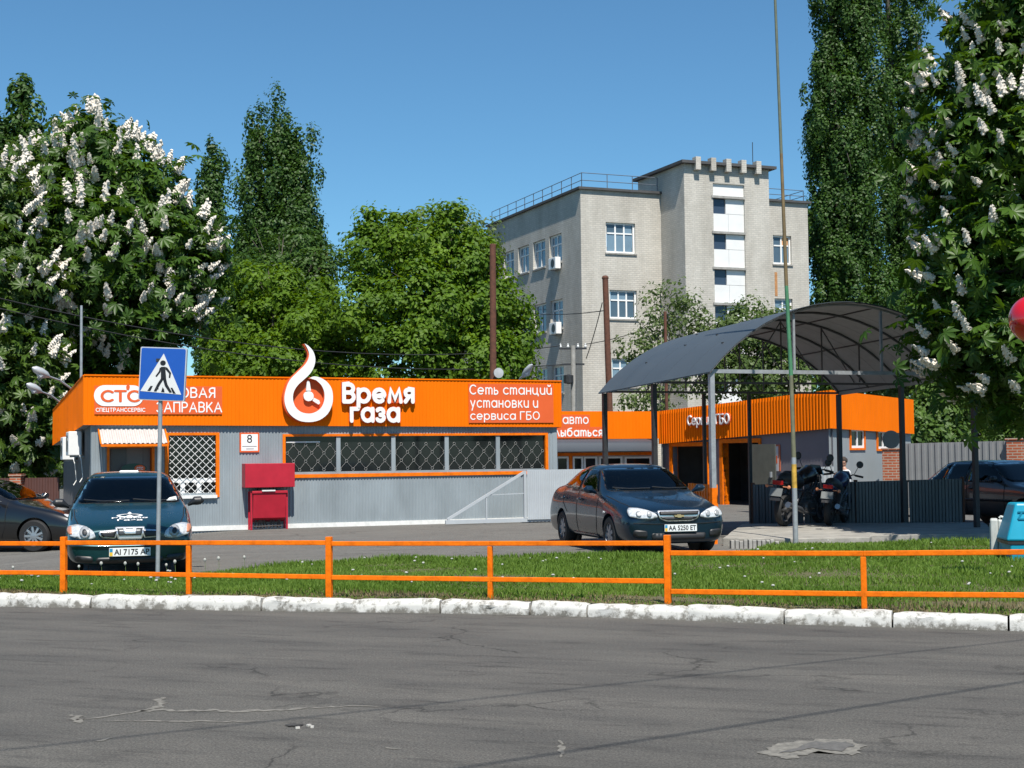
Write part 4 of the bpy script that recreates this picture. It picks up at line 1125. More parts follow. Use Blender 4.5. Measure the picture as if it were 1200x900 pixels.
# Сервис ГБО letters
sv = thing('letter_sign', 'raised pale Сервис ГБО letters on the workshop fascia', 'sign', SL(3, 0, 2.4), yawL)
x0, x1 = SL.pix(808, 493)[0], SL.pix(857, 490)[0]
zA, zB = SL.pix(808, 503.5)[1], SL.pix(857, 482)[1]
zmid0 = (SL.pix(808, 503)[1] + SL.pix(856, 499)[1]) / 2; zmid1 = (SL.pix(808, 488)[1] + SL.pix(856, 483)[1]) / 2
stroke_text('letter', 'Сервис ГБО', (x0, x1, zmid0, zmid1), -.06, SL, WHITE, sv, .04, .22, .2)
stroke_text('letter_backing', 'Сервис ГБО', (x0 - .03, x1 + .03, zmid0 - .04, zmid1 + .02), -.031, SL, SALMON, sv, .028, .30, .12)

# ---- low shop in the gap
lnM = 8.5
MF = Frame(L_ - U * lnM + Vector((0, -.25, 0)), YAW)
M0 = MF
shop = thing('shop', 'low shop with orange fascia and dark rounded awning in the gap behind the garage', 'building', MF.o, YAW)
zT, zB_ = MF.pix(760, 482)[1], MF.pix(760, 514)[1]
fascia(MF, lnM, zB_, zT, zB_, zT, shop, 5, .12, .004)
mb = MB(MF); px0, px1 = lnM - 6.2, MF.pix(765, 520)[0]
az_t, az_b = MF.pix(740, 514.5)[1], MF.pix(740, 528.5, -.5)[1]
prof = [(-.01, az_t), (-.2, az_t - .02), (-.36, az_t - .08), (-.46, az_t - .17), (-.5, az_b)]
vs = []
for x in (px0, px1 - .25, px1): vs += [(x, y * (1 if x < px1 else .4), z - (0 if x < px1 else .06)) for y, z in prof]
n = len(prof)
mb.add(vs, [(i * n + j, (i + 1) * n + j, (i + 1) * n + j + 1, i * n + j + 1) for i in range(2) for j in range(n - 1)])
mb.build('awning', M('slate_awning', (.045, .056, .072), .6, var=.08, scale=2), shop, smooth=True)
sw = MF.rect(661, 534, 765, 575, .1)
holes = []
for a, b in ((651.5, 666), (671, 683), (684, 699.5), (702, 729), (732, 763)):
    r = MF.rect(a, 535, b, 570, .1); holes.append((r[0], r[1], .6, r[3]))
flat_wall(MB(MF), 0, lnM - .15, -.1, zB_ + .1, holes, .1, .1).build('front_wall', M('pale_wall', (.42, .41, .40), .7, var=.1), shop)
for (a, b, c, d) in holes:
    mb = MB(MF); e = .06
    mb.box(a, a + e, .06, .14, c, d); mb.box(b - e, b, .06, .14, c, d); mb.box(a + e, b - e, .06, .14, d - e, d); mb.box(a + e, b - e, .06, .14, c, c + e)
    wo = mb.build('window', WHITE, shop)
    MB(MF).box(a + e, b - e, .1, .107, c + e, d - e).build('pane', DGLASS, wo)
tr = [holes[0][0] - .1, holes[-1][1] + .18]
mb = MB(MF); zz = holes[0][3]
mb.box(tr[0], tr[1], .055, .099, zz + .02, zz + .12); mb.box(tr[1] - .12, tr[1], .055, .099, .5, zz + .018); mb.box(holes[0][1] + .02, holes[1][0] - .02, .055, .099, -.1, zz + .018)
mb.build('trim', ORPAINT, shop)
MB(MF).box(0, lnM - .1, .2, 4, zT - .35, zT - .25).build('roof', ROOFING, shop)
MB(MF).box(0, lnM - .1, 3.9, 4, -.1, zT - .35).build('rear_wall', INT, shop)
sm = thing('fascia_sign', 'salmon strip with авто улыбаться lettering on the low shop fascia', 'sign', MF(5, 0, 2.4), YAW)
b = MF.rect(641, 500.5, 707, 513.5); MB(MF).box(b[0], b[1], -.02, -.006, b[2], b[3]).build('panel', SALMON, sm)
b2 = MF.rect(650, 486, 691, 500.4); MB(MF).box(b2[0], b2[1], -.02, -.006, b[3] + .002, b2[3]).build('panel', SALMON, sm)
stroke_text('letter', 'авто', MF.rect(659, 488.5, 689.5, 497), -.0205, MF, WHITE, sm, .006, .2, .22)
stroke_text('letter', 'улыбаться', MF.rect(643, 501, 706, 514.5), -.0205, MF, WHITE, sm, .006, .26, .2)

# ------------------------------------------------------------------ arched canopy on posts
c0 = at(835, 531, 26.3); c0 = Vector((c0.x, 26.3, 0))
K = Frame(c0, YAW)
Wc = 5.80; Lc = 4.65
eave = K.pix(835, 433)[1]; rise = 1.26; drop = .17
cn = thing('canopy', 'arched grey sheet canopy on steel posts beside the workshop', 'canopy', c0, YAW)
NA = 18
def arc(x): 
    t = x / Wc; return eave + rise * (1 - (2 * t - 1) ** 2) ** .85 if 0 < t < 1 else eave
def arcpt(t, y):
    a = math.pi * (1 - t) ; R = (Wc * Wc / 4 + rise * rise) / (2 * rise); half = math.asin(Wc / 2 / R)
    th = -half + 2 * half * t
    return (Wc / 2 + R * math.sin(th), y, eave + rise - R * (1 - math.cos(th)) - drop * y / Lc)
CAN = M('canopy_sheet', (.062, .076, .090), .5, var=.12, scale=1.0, spec=.35)
UND = M('canopy_lining', (.42, .41, .42), .8)
FRAME = M('canopy_frame_grey', (.085, .085, .09), .55, metal=.2, var=.25, scale=8)
nseg = 5
for k in range(nseg):
    y0, y1 = -.12 + (Lc + .24) * k / nseg, -.12 + (Lc + .24) * (k + 1) / nseg
    mb = MB(K); vs = []
    for i in range(NA + 1):
        for y in (y0 + .003, y1 - .006):
            p = arcpt(-.02 + 1.04 * i / NA, y); vs.append((p[0], p[1], p[2] + .035 + 0))
    mb.add(vs, [(2 * i, 2 * i + 1, 2 * i + 3, 2 * i + 2) for i in range(NA)])
    lv = [(p[0], p[1], p[2] - .012) for p in vs]; MB(K).add(lv, [(2 * i, 2 * i + 1, 2 * i + 3, 2 * i + 2) for i in range(NA)]).build('lining', UND, cn, smooth='all')
    o = mb.build('roof_sheet', CAN, cn, smooth='all'); sd = o.modifiers.new('solid', 'SOLIDIFY'); sd.thickness = .012; sd.offset = 1; es = o.modifiers.new('split', 'EDGE_SPLIT'); es.split_angle = rad(30)
for q_ in ((.12, .6), (.2, 1.6), (.3, .9), (.17, 2.6), (.28, 3.3), (.1, 3.6), (.36, 2.2)):
    p = arcpt(q_[0], q_[1]); MB(K).lathe([(.03, .045), (.03, .06), (.001, .065)], c=p, n=8).build('bolt', DSTEEL, cn)
for k, y in enumerate((0, Lc * .25, Lc * .5, Lc * .75, Lc)):
    mb = MB(K); mb.tube([arcpt(i / NA, y) for i in range(NA + 1)], .024, 6)
    mb.build('arch', ALU if k == 0 else FRAME, cn)
    if k in (0, 2, 4):
        z = eave - drop * y / Lc - .03
        MB(K).bar((0, y, z), (Wc, y, z), .05, .07 if k == 0 else .045).build('tie_beam', STEEL if k == 0 else FRAME, cn)
        for f in (.32, .62) if k == 0 else (.2, .35, .5, .65, .8):
            p = arcpt(f, y); MB(K).bar((p[0], y, z + .035), (p[0], y, p[2] - .02), .045 if k == 0 else .025, .045 if k == 0 else .025, (0, 1, 0)).build('strut', STEEL if k == 0 else FRAME, cn)
        if k != 0:
            for f0, f1 in ((.2, .35), (.35, .5), (.65, .5), (.8, .65)):
                p = arcpt(f1, y); MB(K).bar((Wc * f0, y, z + .03), (p[0], y, p[2] - .03), .02, .02, (0, 1, 0)).build('brace', FRAME, cn)
for f in (0, .2, .4, .6, .8, 1):
    a, b = arcpt(f, 0), arcpt(f, Lc); MB(K).bar((a[0], a[1], a[2] + .01), (b[0], b[1], b[2] + .01), .028, .028).build('purlin', FRAME, cn)
for i, (x, y) in enumerate(((0, 0), (0, Lc * .5), (0, Lc), (Wc, 0), (Wc, Lc * .5), (Wc, Lc))):
    z = eave - drop * y / Lc - .065
    zb = -.05
    mb = MB(K)
    if i == 0:
        mb.box(x - .045, x + .045, y - .045, y + .045, 1.0, z); mb.build('post', STEEL, cn)
        MB(K).box(x - .048, x + .048, y - .048, y + .048, -.05, 1.0).build('post_foot', ORPAINT, cn)
    else:
        mb.box(x - .045, x + .045, y - .045, y + .045, zb, z); mb.build('post', DSTEEL, cn)
for px in (826, 879):
    x = K.pix(px, 540, Lc)[0]; MB(K).box(x - .035, x + .035, Lc - .03, Lc + .03, -.05, eave - drop - .07).build('post', DSTEEL, cn)
rs = thing('round_sign', 'round grey sign plate seen from behind on a canopy post', 'sign', K(Wc, Lc * .5, 1.5), YAW)
p = at(1044.5, 515, K(Wc, Lc * .5, 0).y - .12)
MB(Frame(p, rad(10))).lathe([(.19, 0), (.19, .02), (.001, .021)], axis='y', n=24).build('plate', M('sign_back', (.2, .2, .21), .5), rs)
MB(Frame(p, rad(10))).bar((0, .02, 0), (0.0, .12, 0), .05, .1).build('clamp', DSTEEL, rs)

# low dark corrugated barrier behind the motorcycles: panels between rusty posts
fa, fb = at(881, 531, 31.6), at(1127, 531, 30.4)
fa = Vector((fa.x, 31.6, 0)); fb = Vector((fb.x, 30.4, 0))
BF = Frame(fa, math.atan2(fb.y - fa.y, fb.x - fa.x)); bl_ = (fb - fa).length
bar_ = thing('barrier', 'low dark corrugated sheet barrier behind the parked motorcycles', 'fence', fa, BF.yaw)
zt_ = [BF.pix(881, 568)[1], BF.pix(1127, 561)[1]]
BARM = M('weathered_dark_sheet', (.085, .097, .115), .36, metal=.6, var=.35, scale=1.4, stretch=(1, 1, .3))
nb = 4
for k in range(nb):
    f0, f1 = k / nb, (k + 1) / nb
    MB(BF).sheet((bl_ * f0 + .01, 0, .02), (bl_ * f1 - .01, 0, .02), (bl_ * f1 - .01, 0, zt_[0] + (zt_[1] - zt_[0]) * f1), (bl_ * f0 + .01, 0, zt_[0] + (zt_[1] - zt_[0]) * f0), (0, -1, 0), .14, .03).build('panel_sheet', BARM, bar_)
for f in (0, .5, 1):
    MB(BF).box(bl_ * f - .04, bl_ * f + .04, .04, .12, -.05, zt_[0] + (zt_[1] - zt_[0]) * f + .04).build('post', RUST, bar_)
MB(BF).bar((0, .1, zt_[0] - .02), (bl_, .1, zt_[1] - .02), .03, .04).build('rail', RUST, bar_)
MB(BF).bar((0, .1, .25), (bl_, .1, .25), .03, .04).build('rail', RUST, bar_)
# pale low sheet standing behind
p0, p1 = at(947, 550, 34.5), at(977, 550, 34.2)
PF = Frame((p0.x, p0.y, 0), math.atan2(p1.y - p0.y, p1.x - p0.x))
ps = thing('sheet_screen', 'pale grey low sheet screen standing between motorcycles and workshop', 'screen', p0 * 1, PF.yaw)
MB(PF).sheet((0, 0, .0), ((p1 - p0).length, 0, .0), ((p1 - p0).length, 0, at(960, 547, 34.4).z), (0, 0, at(960, 547, 34.4).z), (0, -1, 0), .1, .015).build('panel', LG, ps)
for x in (0.03, (p1 - p0).length - .03): MB(PF).box(x - .02, x + .02, .01, .05, -.05, at(960, 547, 34.4).z + .02).build('post', STEEL, ps)
# orange picket fence between canopy post and workshop bay
p0, p1 = at(806, 560, 29.6), at(834, 560, 28.0)
PF = Frame((p0.x, p0.y, 0), math.atan2(p1.y - p0.y, p1.x - p0.x)); L2 = (p1 - p0).length
pk = thing('picket_fence', 'short orange picket fence behind the dark blue sedan', 'fence', (p0.x, p0.y, 0), PF.yaw)
zt2 = at(820, 567, 28.8).z
for k in range(9):
    x = L2 * (k + .5) / 9; MB(PF).box(x - .045, x + .045, -.012, .012, .08, zt2).build('picket', ORPAINT, pk)
for z in (.25, zt2 - .2): MB(PF).bar((0, .03, z), (L2, .03, z), .03, .05).build('rail', ORPAINT, pk)
for x in (0, L2): MB(PF).box(x - .03, x + .03, .05, .11, -.05, zt2).build('post', ORPAINT, pk)

# corrugated fence with brick piers at right
BRICKR = brick_mat('red_brick', (.42, .105, .04), (.34, .075, .03), (.40, .33, .27), .25, .077, .014, (.6, .55, .5))
pa, pb = at(1045, 531, 42.0), at(1191, 531, 40.0)
yw = math.atan2(pb.y - pa.y, pb.x - pa.x)
XF = Frame((pa.x, pa.y, 0), yw); xl = (pb - pa).length
def pier(x, px0, px1, top, lab):
    t = thing('brick_pier', lab, 'pier', XF(x, 0, 0), yw)
    z = top; h = .21
    MB(XF).box(x - h, x + h, -h, h, -.2, z - .05).build('shaft', BRICKR, t, bevel=.006)
    MB(XF).box(x - h - .03, x + h + .03, -h - .03, h + .03, z - .05, z).build('cap', BRICKR, t, bevel=.006)
pier(0, 0, 0, at(1045, 525, 42).z, 'red brick pier behind the canopy post with the round sign')
pier(xl, 0, 0, at(1191, 513.5, 40).z, 'red brick pier at the right edge behind the parked hatchback')
cf = thing('sheet_fence', 'tall grey corrugated fence between the two brick piers', 'fence', XF.o, yw)
ta, tb = at(1055, 520, 42).z, at(1180, 516.5, 40).z
SF = M('fence_grey_sheet', (.19, .195, .20), .55, var=.12, scale=1.5)
x0, x1 = .23, xl - .23
for k in range(4):
    f0, f1 = k / 4, (k + 1) / 4
    MB(XF).sheet((x0 + (x1 - x0) * f0, 0, .0), (x0 + (x1 - x0) * f1, 0, .0), (x0 + (x1 - x0) * f1, 0, ta + (tb - ta) * f1), (x0 + (x1 - x0) * f0, 0, ta + (tb - ta) * f0), (0, -1, 0), .2, .04).build('panel_sheet', SF, cf)
MB(XF).bar((x0, .05, 1.5), (x1, .05, 1.5), .04, .06).build('rail', DSTEEL, cf); MB(XF).bar((x0, .05, .5), (x1, .05, .5), .04, .06).build('rail', DSTEEL, cf)
cf2 = thing('sheet_fence', 'grey corrugated fence running on beyond the right-hand brick pier', 'fence', XF(xl, 0, 0), yw)
MB(XF).sheet((xl + .23, 0, 0), (xl + 4, 0, 0), (xl + 4, 0, tb), (xl + .23, 0, tb), (0, -1, 0), .2, .04).build('panel_sheet', SF, cf2)
MB(XF).bar((xl + .23, .05, 1.5), (xl + 4, .05, 1.5), .04, .06).build('rail', DSTEEL, cf2)
# white shed far behind it
s0 = at(1128, 531, 64); SHF = Frame((s0.x, 64, 0), rad(20))
sh = thing('shed', 'small white shed with low gable behind the grey fence', 'shed', s0 * 1, rad(20))
zt_ = at(1145, 507, 64).z
flat_wall(MB(SHF), -.4, 1.5, -.4, zt_, [], 0).add([(-.4, 0, zt_), (1.5, 0, zt_), (.7, 0, zt_ + .25)], [(0, 1, 2)]).build('wall', WHITEP, sh)
MB(SHF).box(-.4, 1.5, 2.5, 2.6, -.4, zt_).build('rear_wall', WHITEP, sh)
MB(SHF).hexa([(-.5, -.1, zt_ - .02), (.7, -.1, zt_ + .26), (.7, 2.6, zt_ + .26), (-.5, 2.6, zt_ - .02), (-.5, -.1, zt_ + .03), (.7, -.1, zt_ + .31), (.7, 2.6, zt_ + .31), (-.5, 2.6, zt_ + .03)]).hexa([(.702, -.1, zt_ + .26), (1.6, -.1, zt_ - .02), (1.6, 2.6, zt_ - .02), (.702, 2.6, zt_ + .26), (.702, -.1, zt_ + .31), (1.6, -.1, zt_ + .03), (1.6, 2.6, zt_ + .03), (.702, 2.6, zt_ + .31)]).build('roof', DGREY, sh)

# brown fence and brick pier at far left
ba, bb = at(-60, 531, 42.5), at(70, 531, 42.5)
bz = at(30, 560, 42.5).z
BW = M('brown_sheet', (.085, .035, .028), .6, var=.15, scale=1.5)
bf = thing('brown_fence', 'dark brown sheet fence behind the black sedan at far left', 'fence', (ba.x, 42.5, -.2), 0)
for k in range(4):
    a, b = ba.x + (bb.x - ba.x) * k / 4, ba.x + (bb.x - ba.x) * (k + 1) / 4
    MB().sheet((a, 42.5, -.35), (b, 42.5, -.35), (b, 42.5, bz), (a, 42.5, bz), (0, -1, 0), .15, .02).build('panel_sheet', BW, bf)
bp_ = thing('brick_pier', 'small brick pier in the brown fence at far left', 'pier', (gx(20, 42.3), 42.3, -.2))
PFm = Frame((gx(20, 42.3), 42.3, 0), 0)
MB(PFm).box(-.16, .16, -.16, .16, -.35, bz + .06).build('shaft', BRICKR, bp_); MB(PFm).box(-.19, .19, -.19, .19, bz + .06, bz + .12).build('cap', BRICKR, bp_)

# ------------------------------------------------------------------ white brick office block
k0 = at(684, 531, 72); BY = rad(22)
O = Frame((k0.x, 72, 0), BY)
zr = O.pix(684, 222)[1]
OL = O.pix(949.5, 400)[0]
off = thing('office_block', 'four-storey white silicate brick office block with stair tower', 'building', O.o, BY)
BRICKW = brick_mat('silicate_brick', (.55, .52, .465), (.48, .457, .41), (.43, .41, .375), .27, .10, .014, (.62, .60, .57))
def win_brick(fr, r, parent, cols_, y=.16, transom=.35, odd=None):
    x0, x1, z0, z1 = r; e = .09
    mb = MB(fr)
    mb.box(x0, x0 + e, y - .04, y + .06, z0, z1); mb.box(x1 - e, x1, y - .04, y + .06, z0, z1)
    mb.box(x0 + e, x1 - e, y - .04, y + .06, z0, z0 + e); mb.box(x0 + e, x1 - e, y - .04, y + .06, z1 - e, z1)
    xs_ = [x0 + e + (x1 - x0 - 2 * e) * k / cols_ for k in range(cols_ + 1)]
    for x in xs_[1:-1]: mb.box(x - .04, x + .04, y - .039, y + .059, z0 + e, z1 - e)
    zt_ = z1 - (z1 - z0) * transom
    for a, b in zip(xs_, xs_[1:]): mb.box(a + .04, b - .04, y - .035, y + .055, zt_ - .035, zt_ + .035)
    wo = mb.build('window', WHITE, parent)
    for k, (a, b) in enumerate(zip(xs_, xs_[1:])):
        for j, (c, d) in enumerate(((z0 + e, zt_ - .035), (zt_ + .035, z1 - e))):
            mt = SKYGLASS
            if odd == (k, j): mt = M('orange_blind', (.62, .33, .16), .7)
            elif random.random() < .18: mt = glass('mid_window_glass', (.07, .11, .15), .05, .6)
            MB(fr).box(a + .04, b - .04, y, y + .008, c, d).build('pane', mt, wo)
    MB(fr).box(x0 - .06, x1 + .06, -.07, .13, z0 - .09, z0 - .012).build('sill', CONC, wo)
f_w = [O.rect(710, 261, 744.5, 296.5), O.rect(714.5, 340, 746.5, 373.5), O.rect(717, 420, 748, 453)]
r_w = [O.rect(906, 276, 927.5, 309.5), O.rect(908, 350, 929, 383)]
pitch_ = f_w[0][2] - f_w[1][2]
f_w.append((f_w[2][0], f_w[2][1], f_w[2][2] - pitch_, f_w[2][3] - pitch_))
flat_wall(MB(O), 0, OL, -.5, zr, f_w + r_w, 0, .2).build('front_wall', BRICKW, off)
for i, r in enumerate(f_w): win_brick(O, r, off, 3)
for i, r in enumerate(r_w): win_brick(O, r, off, 2, odd=(1, 1) if i == 0 else None)
LB = 24.0; L1 = None
OLf = Frame(O(0, LB, 0), BY - rad(90))
def zx(x, y): return 540 + x * .35, 170 + y * .35
lw = []
for (a, b, c, d) in ((145, 178, 365, 440), (192, 228, 340, 435), (242, 283, 318, 415), (296, 338, 290, 390), (195, 232, 555, 645), (245, 286, 530, 625), (300, 342, 510, 610), (248, 290, 745, 835), (305, 345, 735, 825), (192, 230, 760, 850)):
    p, q = zx(a, c), zx(b, d); r = OLf.rect(p[0], p[1], q[0], q[1]); lw.append(r)
# same sill heights along each storey
rowz = {}
for i, r in enumerate(lw): rowz.setdefault(0 if i < 4 else 1 if i < 7 else 2, []).append(r)
lw2 = []
for k, rs_ in rowz.items():
    z0 = sum(r[2] for r in rs_) / len(rs_); z1 = sum(r[3] for r in rs_) / len(rs_)
    lw2 += [(r[0], r[1], z0, z1) for r in rs_]
step_x = OLf.pix(572, 300)[0]
flat_wall(MB(OLf), step_x, LB, -.5, zr, lw2, 0, .2).build('flank_wall', BRICKW, off)
flat_wall(MB(OLf), 0, step_x, -.5, zr - .9, [], 0.35, .2).build('flank_wall', BRICKW, off)
MB(OLf).box(step_x - .12, step_x - .002, .02, .4, -.5, zr).build('corner_strip', CONC, off)
for r in lw2: win_brick(OLf, r, off, 2)
MB(O).add([(OL, 0, -.5), (OL, LB, -.5), (OL, LB, zr), (OL, 0, zr)], [(0, 1, 2, 3)]).build('flank_wall', BRICKW, off)
MB(O).box(-.15, OL + .15, -.15, LB - step_x, zr, zr + .12).build('roof', ROOFING, off)
MB(O).box(.2, OL, LB - step_x + .01, LB, zr - .9, zr - .78).build('roof', ROOFING, off)
RAILM = M('roof_railing_paint', (.10, .12, .15), .6)
def railing(fr, pts, z, h=.75):
    mb = MB(fr)
    for (a, b) in zip(pts, pts[1:]):
        a, b = Vector((*a, z)), Vector((*b, z)); n = max(1, round((b - a).length / 1.3))
        for k in range(n + 1):
            p = a.lerp(b, k / n); mb.tube([p, p + Vector((0, 0, h))], .022, 5)
        for hh in (h, h * .5): mb.tube([a + Vector((0, 0, hh)), b + Vector((0, 0, hh))], .02, 5)
    mb.build('roof_railing', RAILM, off)
tx0, tx1 = None, None
TP = 2.5
TF = Frame(O(0, -TP, 0), BY)
tx0, tx1 = TF.pix(803, 300)[0], TF.pix(902.5, 300)[0]
ztw = TF.pix(805, 192)[1]
railing(O, [(.15, LB - step_x - .3), (.15, .15), (tx0 - .1, .15)], zr + .12)
railing(O, [(tx1 + .1, .15), (OL - .15, .15), (OL - .15, 4)], zr + .12, .6)
# stair tower
col_ = TF.rect(838, 217, 875, 520)
cxx0, cxx1 = col_[0], col_[1]
ztop = TF.pix(857, 216)[1]; per = TF.pix(857, 240)[1] - TF.pix(857, 281.5)[1]
slot = (cxx0, cxx1, 1.0, ztop)
mb = MB(TF); flat_wall(mb, tx0, tx1, -.5, ztw, [slot], 0, .3)
mb.add([(tx0, 0, -.5), (tx0, 5, -.5), (tx0, 5, ztw), (tx0, 0, ztw)], [(0, 1, 2, 3)]); mb.add([(tx1, 0, -.5), (tx1, 5, -.5), (tx1, 5, ztw), (tx1, 0, ztw)], [(0, 1, 2, 3)]); mb.add([(tx0, 5, zr), (tx1, 5, zr), (tx1, 5, ztw), (tx0, 5, ztw)], [(0, 1, 2, 3)])
tower = mb.build('stair_tower', BRICKW, off)
MB(TF).box(tx0 - .25, tx1 + .3, -.3, 5.2, ztw, ztw + .14).build('tower_roof', ROOFING, tower)
for k in range(5):
    x = tx0 + (tx1 - tx0) * (.135 + .178 * k)
    MB(TF).box(x - .14, x + .14, -.31, .06, ztw - .3, ztw + .34).build('merlon', BRICKW, tower)
mb = MB(TF); mb.box(tx0 + .05, tx1 - .05, -.012, -.002, ztw - .26, ztw - .02); 
z = ztop
WPAN = M('white_spandrel', (.72, .72, .71), .5, var=.06, scale=2)
DBL = glass('dark_blue_glass', (.035, .055, .09), .06, .5)
MB(TF).box(cxx0, cxx1, .1, .2, z - .62, z).build('spandrel_panel', WPAN, tower)
z -= .62
k = 0
while z > 2.5:
    MB(TF).box(cxx0 - .1, cxx1 + .0, -.06, .2, z - .12, z - .002).build('ledge', CONC, tower); z -= .122
    h1 = per * .42
    mid = cxx0 + (cxx1 - cxx0) * .42
    MB(TF).box(cxx0 + .02, mid, .18, .19, z - h1, z).build('pane', DBL, tower)
    MB(TF).box(mid + .004, cxx1, .1, .2, z - h1, z).build('spandrel_panel', WPAN, tower); z -= h1 + .012
    h2 = per - h1 - .134
    for a, b in ((cxx0, (cxx0 + cxx1) / 2 - .006), ((cxx0 + cxx1) / 2 + .006, cxx1)):
        MB(TF).box(a, b, .1, .2, z - h2, z - .004).build('spandrel_panel', WPAN, tower)
    z -= h2
MB(TF).tube([(tx1 - .3, 1, ztw + .1), (tx1 - .3, 1, ztw + 1.6)], .02, 5).build('antenna', DSTEEL, off)
# air conditioners under flank windows, pipes, rust streak
for i, (px, py) in enumerate(((650, 309), (651, 385))):
    t = thing('air_conditioner', 'white air conditioner under a %s storey window of the office block' % ('top' if i == 0 else 'third'), 'air conditioner', at(px, py, 74), BY)
    x, z = OLf.pix(px, py, -.2)
    MB(OLf).box(x - .45, x + .45, -.36, -.06, z - .3, z + .3).build('case', WHITE, t, bevel=.02)
    MB(Frame(OLf(x + .1, -.365, z), BY - rad(90))).lathe([(.22, -.01), (.22, .0), (.001, .0)], axis='y', n=14).build('fan_grille', BLACKP, t)
    for q_ in (-.3, .3): MB(OLf).bar((x + q_, -.3, z - .32), (x + q_, 0, z - .32), .04, .04).build('bracket', STEEL, t)
x, z = O.pix(909, 330); 
MB(O).box(x - .06, x + .1, -.012, -.003, O.pix(909, 347)[1], O.pix(909, 319)[1]).build('rust_stain', M('rust_wash', (.45, .22, .09), .9, var=.3), off)

# ------------------------------------------------------------------ poles and wires
def pole(name, label, cat, px, d, ztop, r0, r1, mat, lean=0.0, base=-.3):
    p = at(px, 531, d); t = thing(name, label, cat, (p.x, d, base))
    MB().tube([(p.x, d, base), (p.x + lean * .5, d, (base + ztop) / 2), (p.x + lean, d, ztop)], [r0, (r0 + r1) / 2, r1], 10).build('shaft', mat, t, smooth=True)
    return t, Vector((p.x + lean, d, ztop))
t, tp = pole('steel_pole', 'thick rusty pole behind the Сеть станций end of the garage roof', 'pole', 577.5, 42.5, at(578, 287, 42.5).z, .11, .095, RUST, .06)
MB().lathe([(.001, .03), (.08, .025), (.1, 0)], c=tp, n=10).build('cap', RUST, t)
fl_ = thing('floodlight', 'round floodlight clamped to the rusty pole above the fascia', 'lamp', at(584, 437, 42.3))
pc = at(584.5, 437, 42.2)
MB(Frame(pc, rad(20))).lathe([(.05, .2), (.13, .12), (.15, 0), (.001, -.01)], axis='y', n=14).build('head', LAMPM, fl_, smooth=True)
MB().bar(pc + Vector((0, .18, 0)), Vector((tp.x - .03, 42.5, pc.z)), .04, .04).build('bracket', DSTEEL, fl_)
t, tp2 = pole('steel_pole', 'rusty brown pole behind the low shop at the canopy left corner', 'pole', 717.5, 53, at(712, 326, 53).z, .125, .11, RUST, -.17)
MB().lathe([(.12, -.03), (.13, .02), (.09, .09), (.001, .11)], c=tp2, n=10).build('cap', RUST, t)
t, tp3 = pole('steel_pole', 'thin reddish pole among the small tree leaves', 'pole', 782, 56, at(782, 365, 56).z, .07, .06, RUST)
t, tp4 = pole('utility_pole', 'concrete utility pole with crossarm before the office block flank', 'pole', 673, 58, at(673, 405, 58).z, .13, .10, CONC)
for dz, hl in ((.12, .55), (.75, .45)): MB().bar(tp4 + Vector((-hl, 0, -dz)), tp4 + Vector((hl, 0, -dz)), .07, .07).build('crossarm', DSTEEL, t)
for sx_ in (-.5, -.2, .2, .5): MB().lathe([(.03, 0), (.055, .05), (.03, .1), (.045, .14), (.001, .17)], c=tp4 + Vector((sx_, 0, -.085)), n=8).build('insulator', WHITE, t)
MB().lathe([(.02, -.2), (.2, -.15), (.2, .15), (.02, .2)], c=tp4 + Vector((-.2, -.12, -1.35)), n=12).build('transformer', DSTEEL, t)
def wire(label, a, b, sag, r=.018, group='thin overhead wires'):
    pts = [Vector(a).lerp(Vector(b), k / 16) - Vector((0, 0, sag * 4 * (k / 16) * (1 - k / 16))) for k in range(17)]
    tag(MB().tube(pts, r, 5).build('wire', CABLE), label, 'wire', group)
wire('thin dark wire sagging across the chestnut to the green trees', at(-20, 345, 40), tp4 + Vector((-.5, 0, 0)), .9)
wire('lower thin wire across the chestnut to the green trees', at(-20, 357, 40), tp4 + Vector((-.45, 0, -.75)), .8)
wire('thin wire running from the utility pole past the brown pole', tp4 + Vector((.5, 0, 0.05)), at(800, 365, 60), .2)
wire('upper wire from the office flank to the brown pole', OLf(12, -.05, 10.2), tp2 + Vector((-.1, 0, -1.2)), .3)
wire('steep wire dropping from the brown pole to the utility pole', tp2 + Vector((-.12, 0, -.9)), at(687, 420, 57), .1)

# tall thin pole in three paint colours on the lawn edge
fb_ = at(932.5, 641, 25.0); fx, fyy = fb_.x, 25.0
def fpx(py, px): return at(px, py, 25.0)
tpole = thing('tall_pole', 'tall thin leaning pole painted grey, yellow, green and rusty brown', 'pole', (fx, fyy, 0))
bnds = [(641, 932.5, .046), (572, 931, .045), (544, 930.3, .044), (536, 930.2, .04), (440, 927, .036), (335, 921.5, .033), (180, 915.5, .028), (-60, 906, .022)]
mats = [STEEL, M('yellow_paint', (.55, .33, .05), .6, var=.4, scale=12), STEEL, M('pole_olive', (.16, .16, .10), .6, var=.3), M('pole_green', (.06, .20, .10), .55, var=.25, scale=6), M('pole_rusty_olive', (.17, .12, .055), .7, var=.3), M('pole_grey_green', (.12, .14, .10), .6, var=.2)]
for (a, b), m_ in zip(zip(bnds, bnds[1:]), mats):
    pa_, pb_ = fpx(a[0], a[1]), fpx(b[0], b[1]); pa_.y = pb_.y = 25.0
    if a[0] == 641: pa_.z = -.02
    MB().tube([pa_, pb_], [a[2], b[2]], 10).build('shaft_section', m_, tpole, smooth=True)
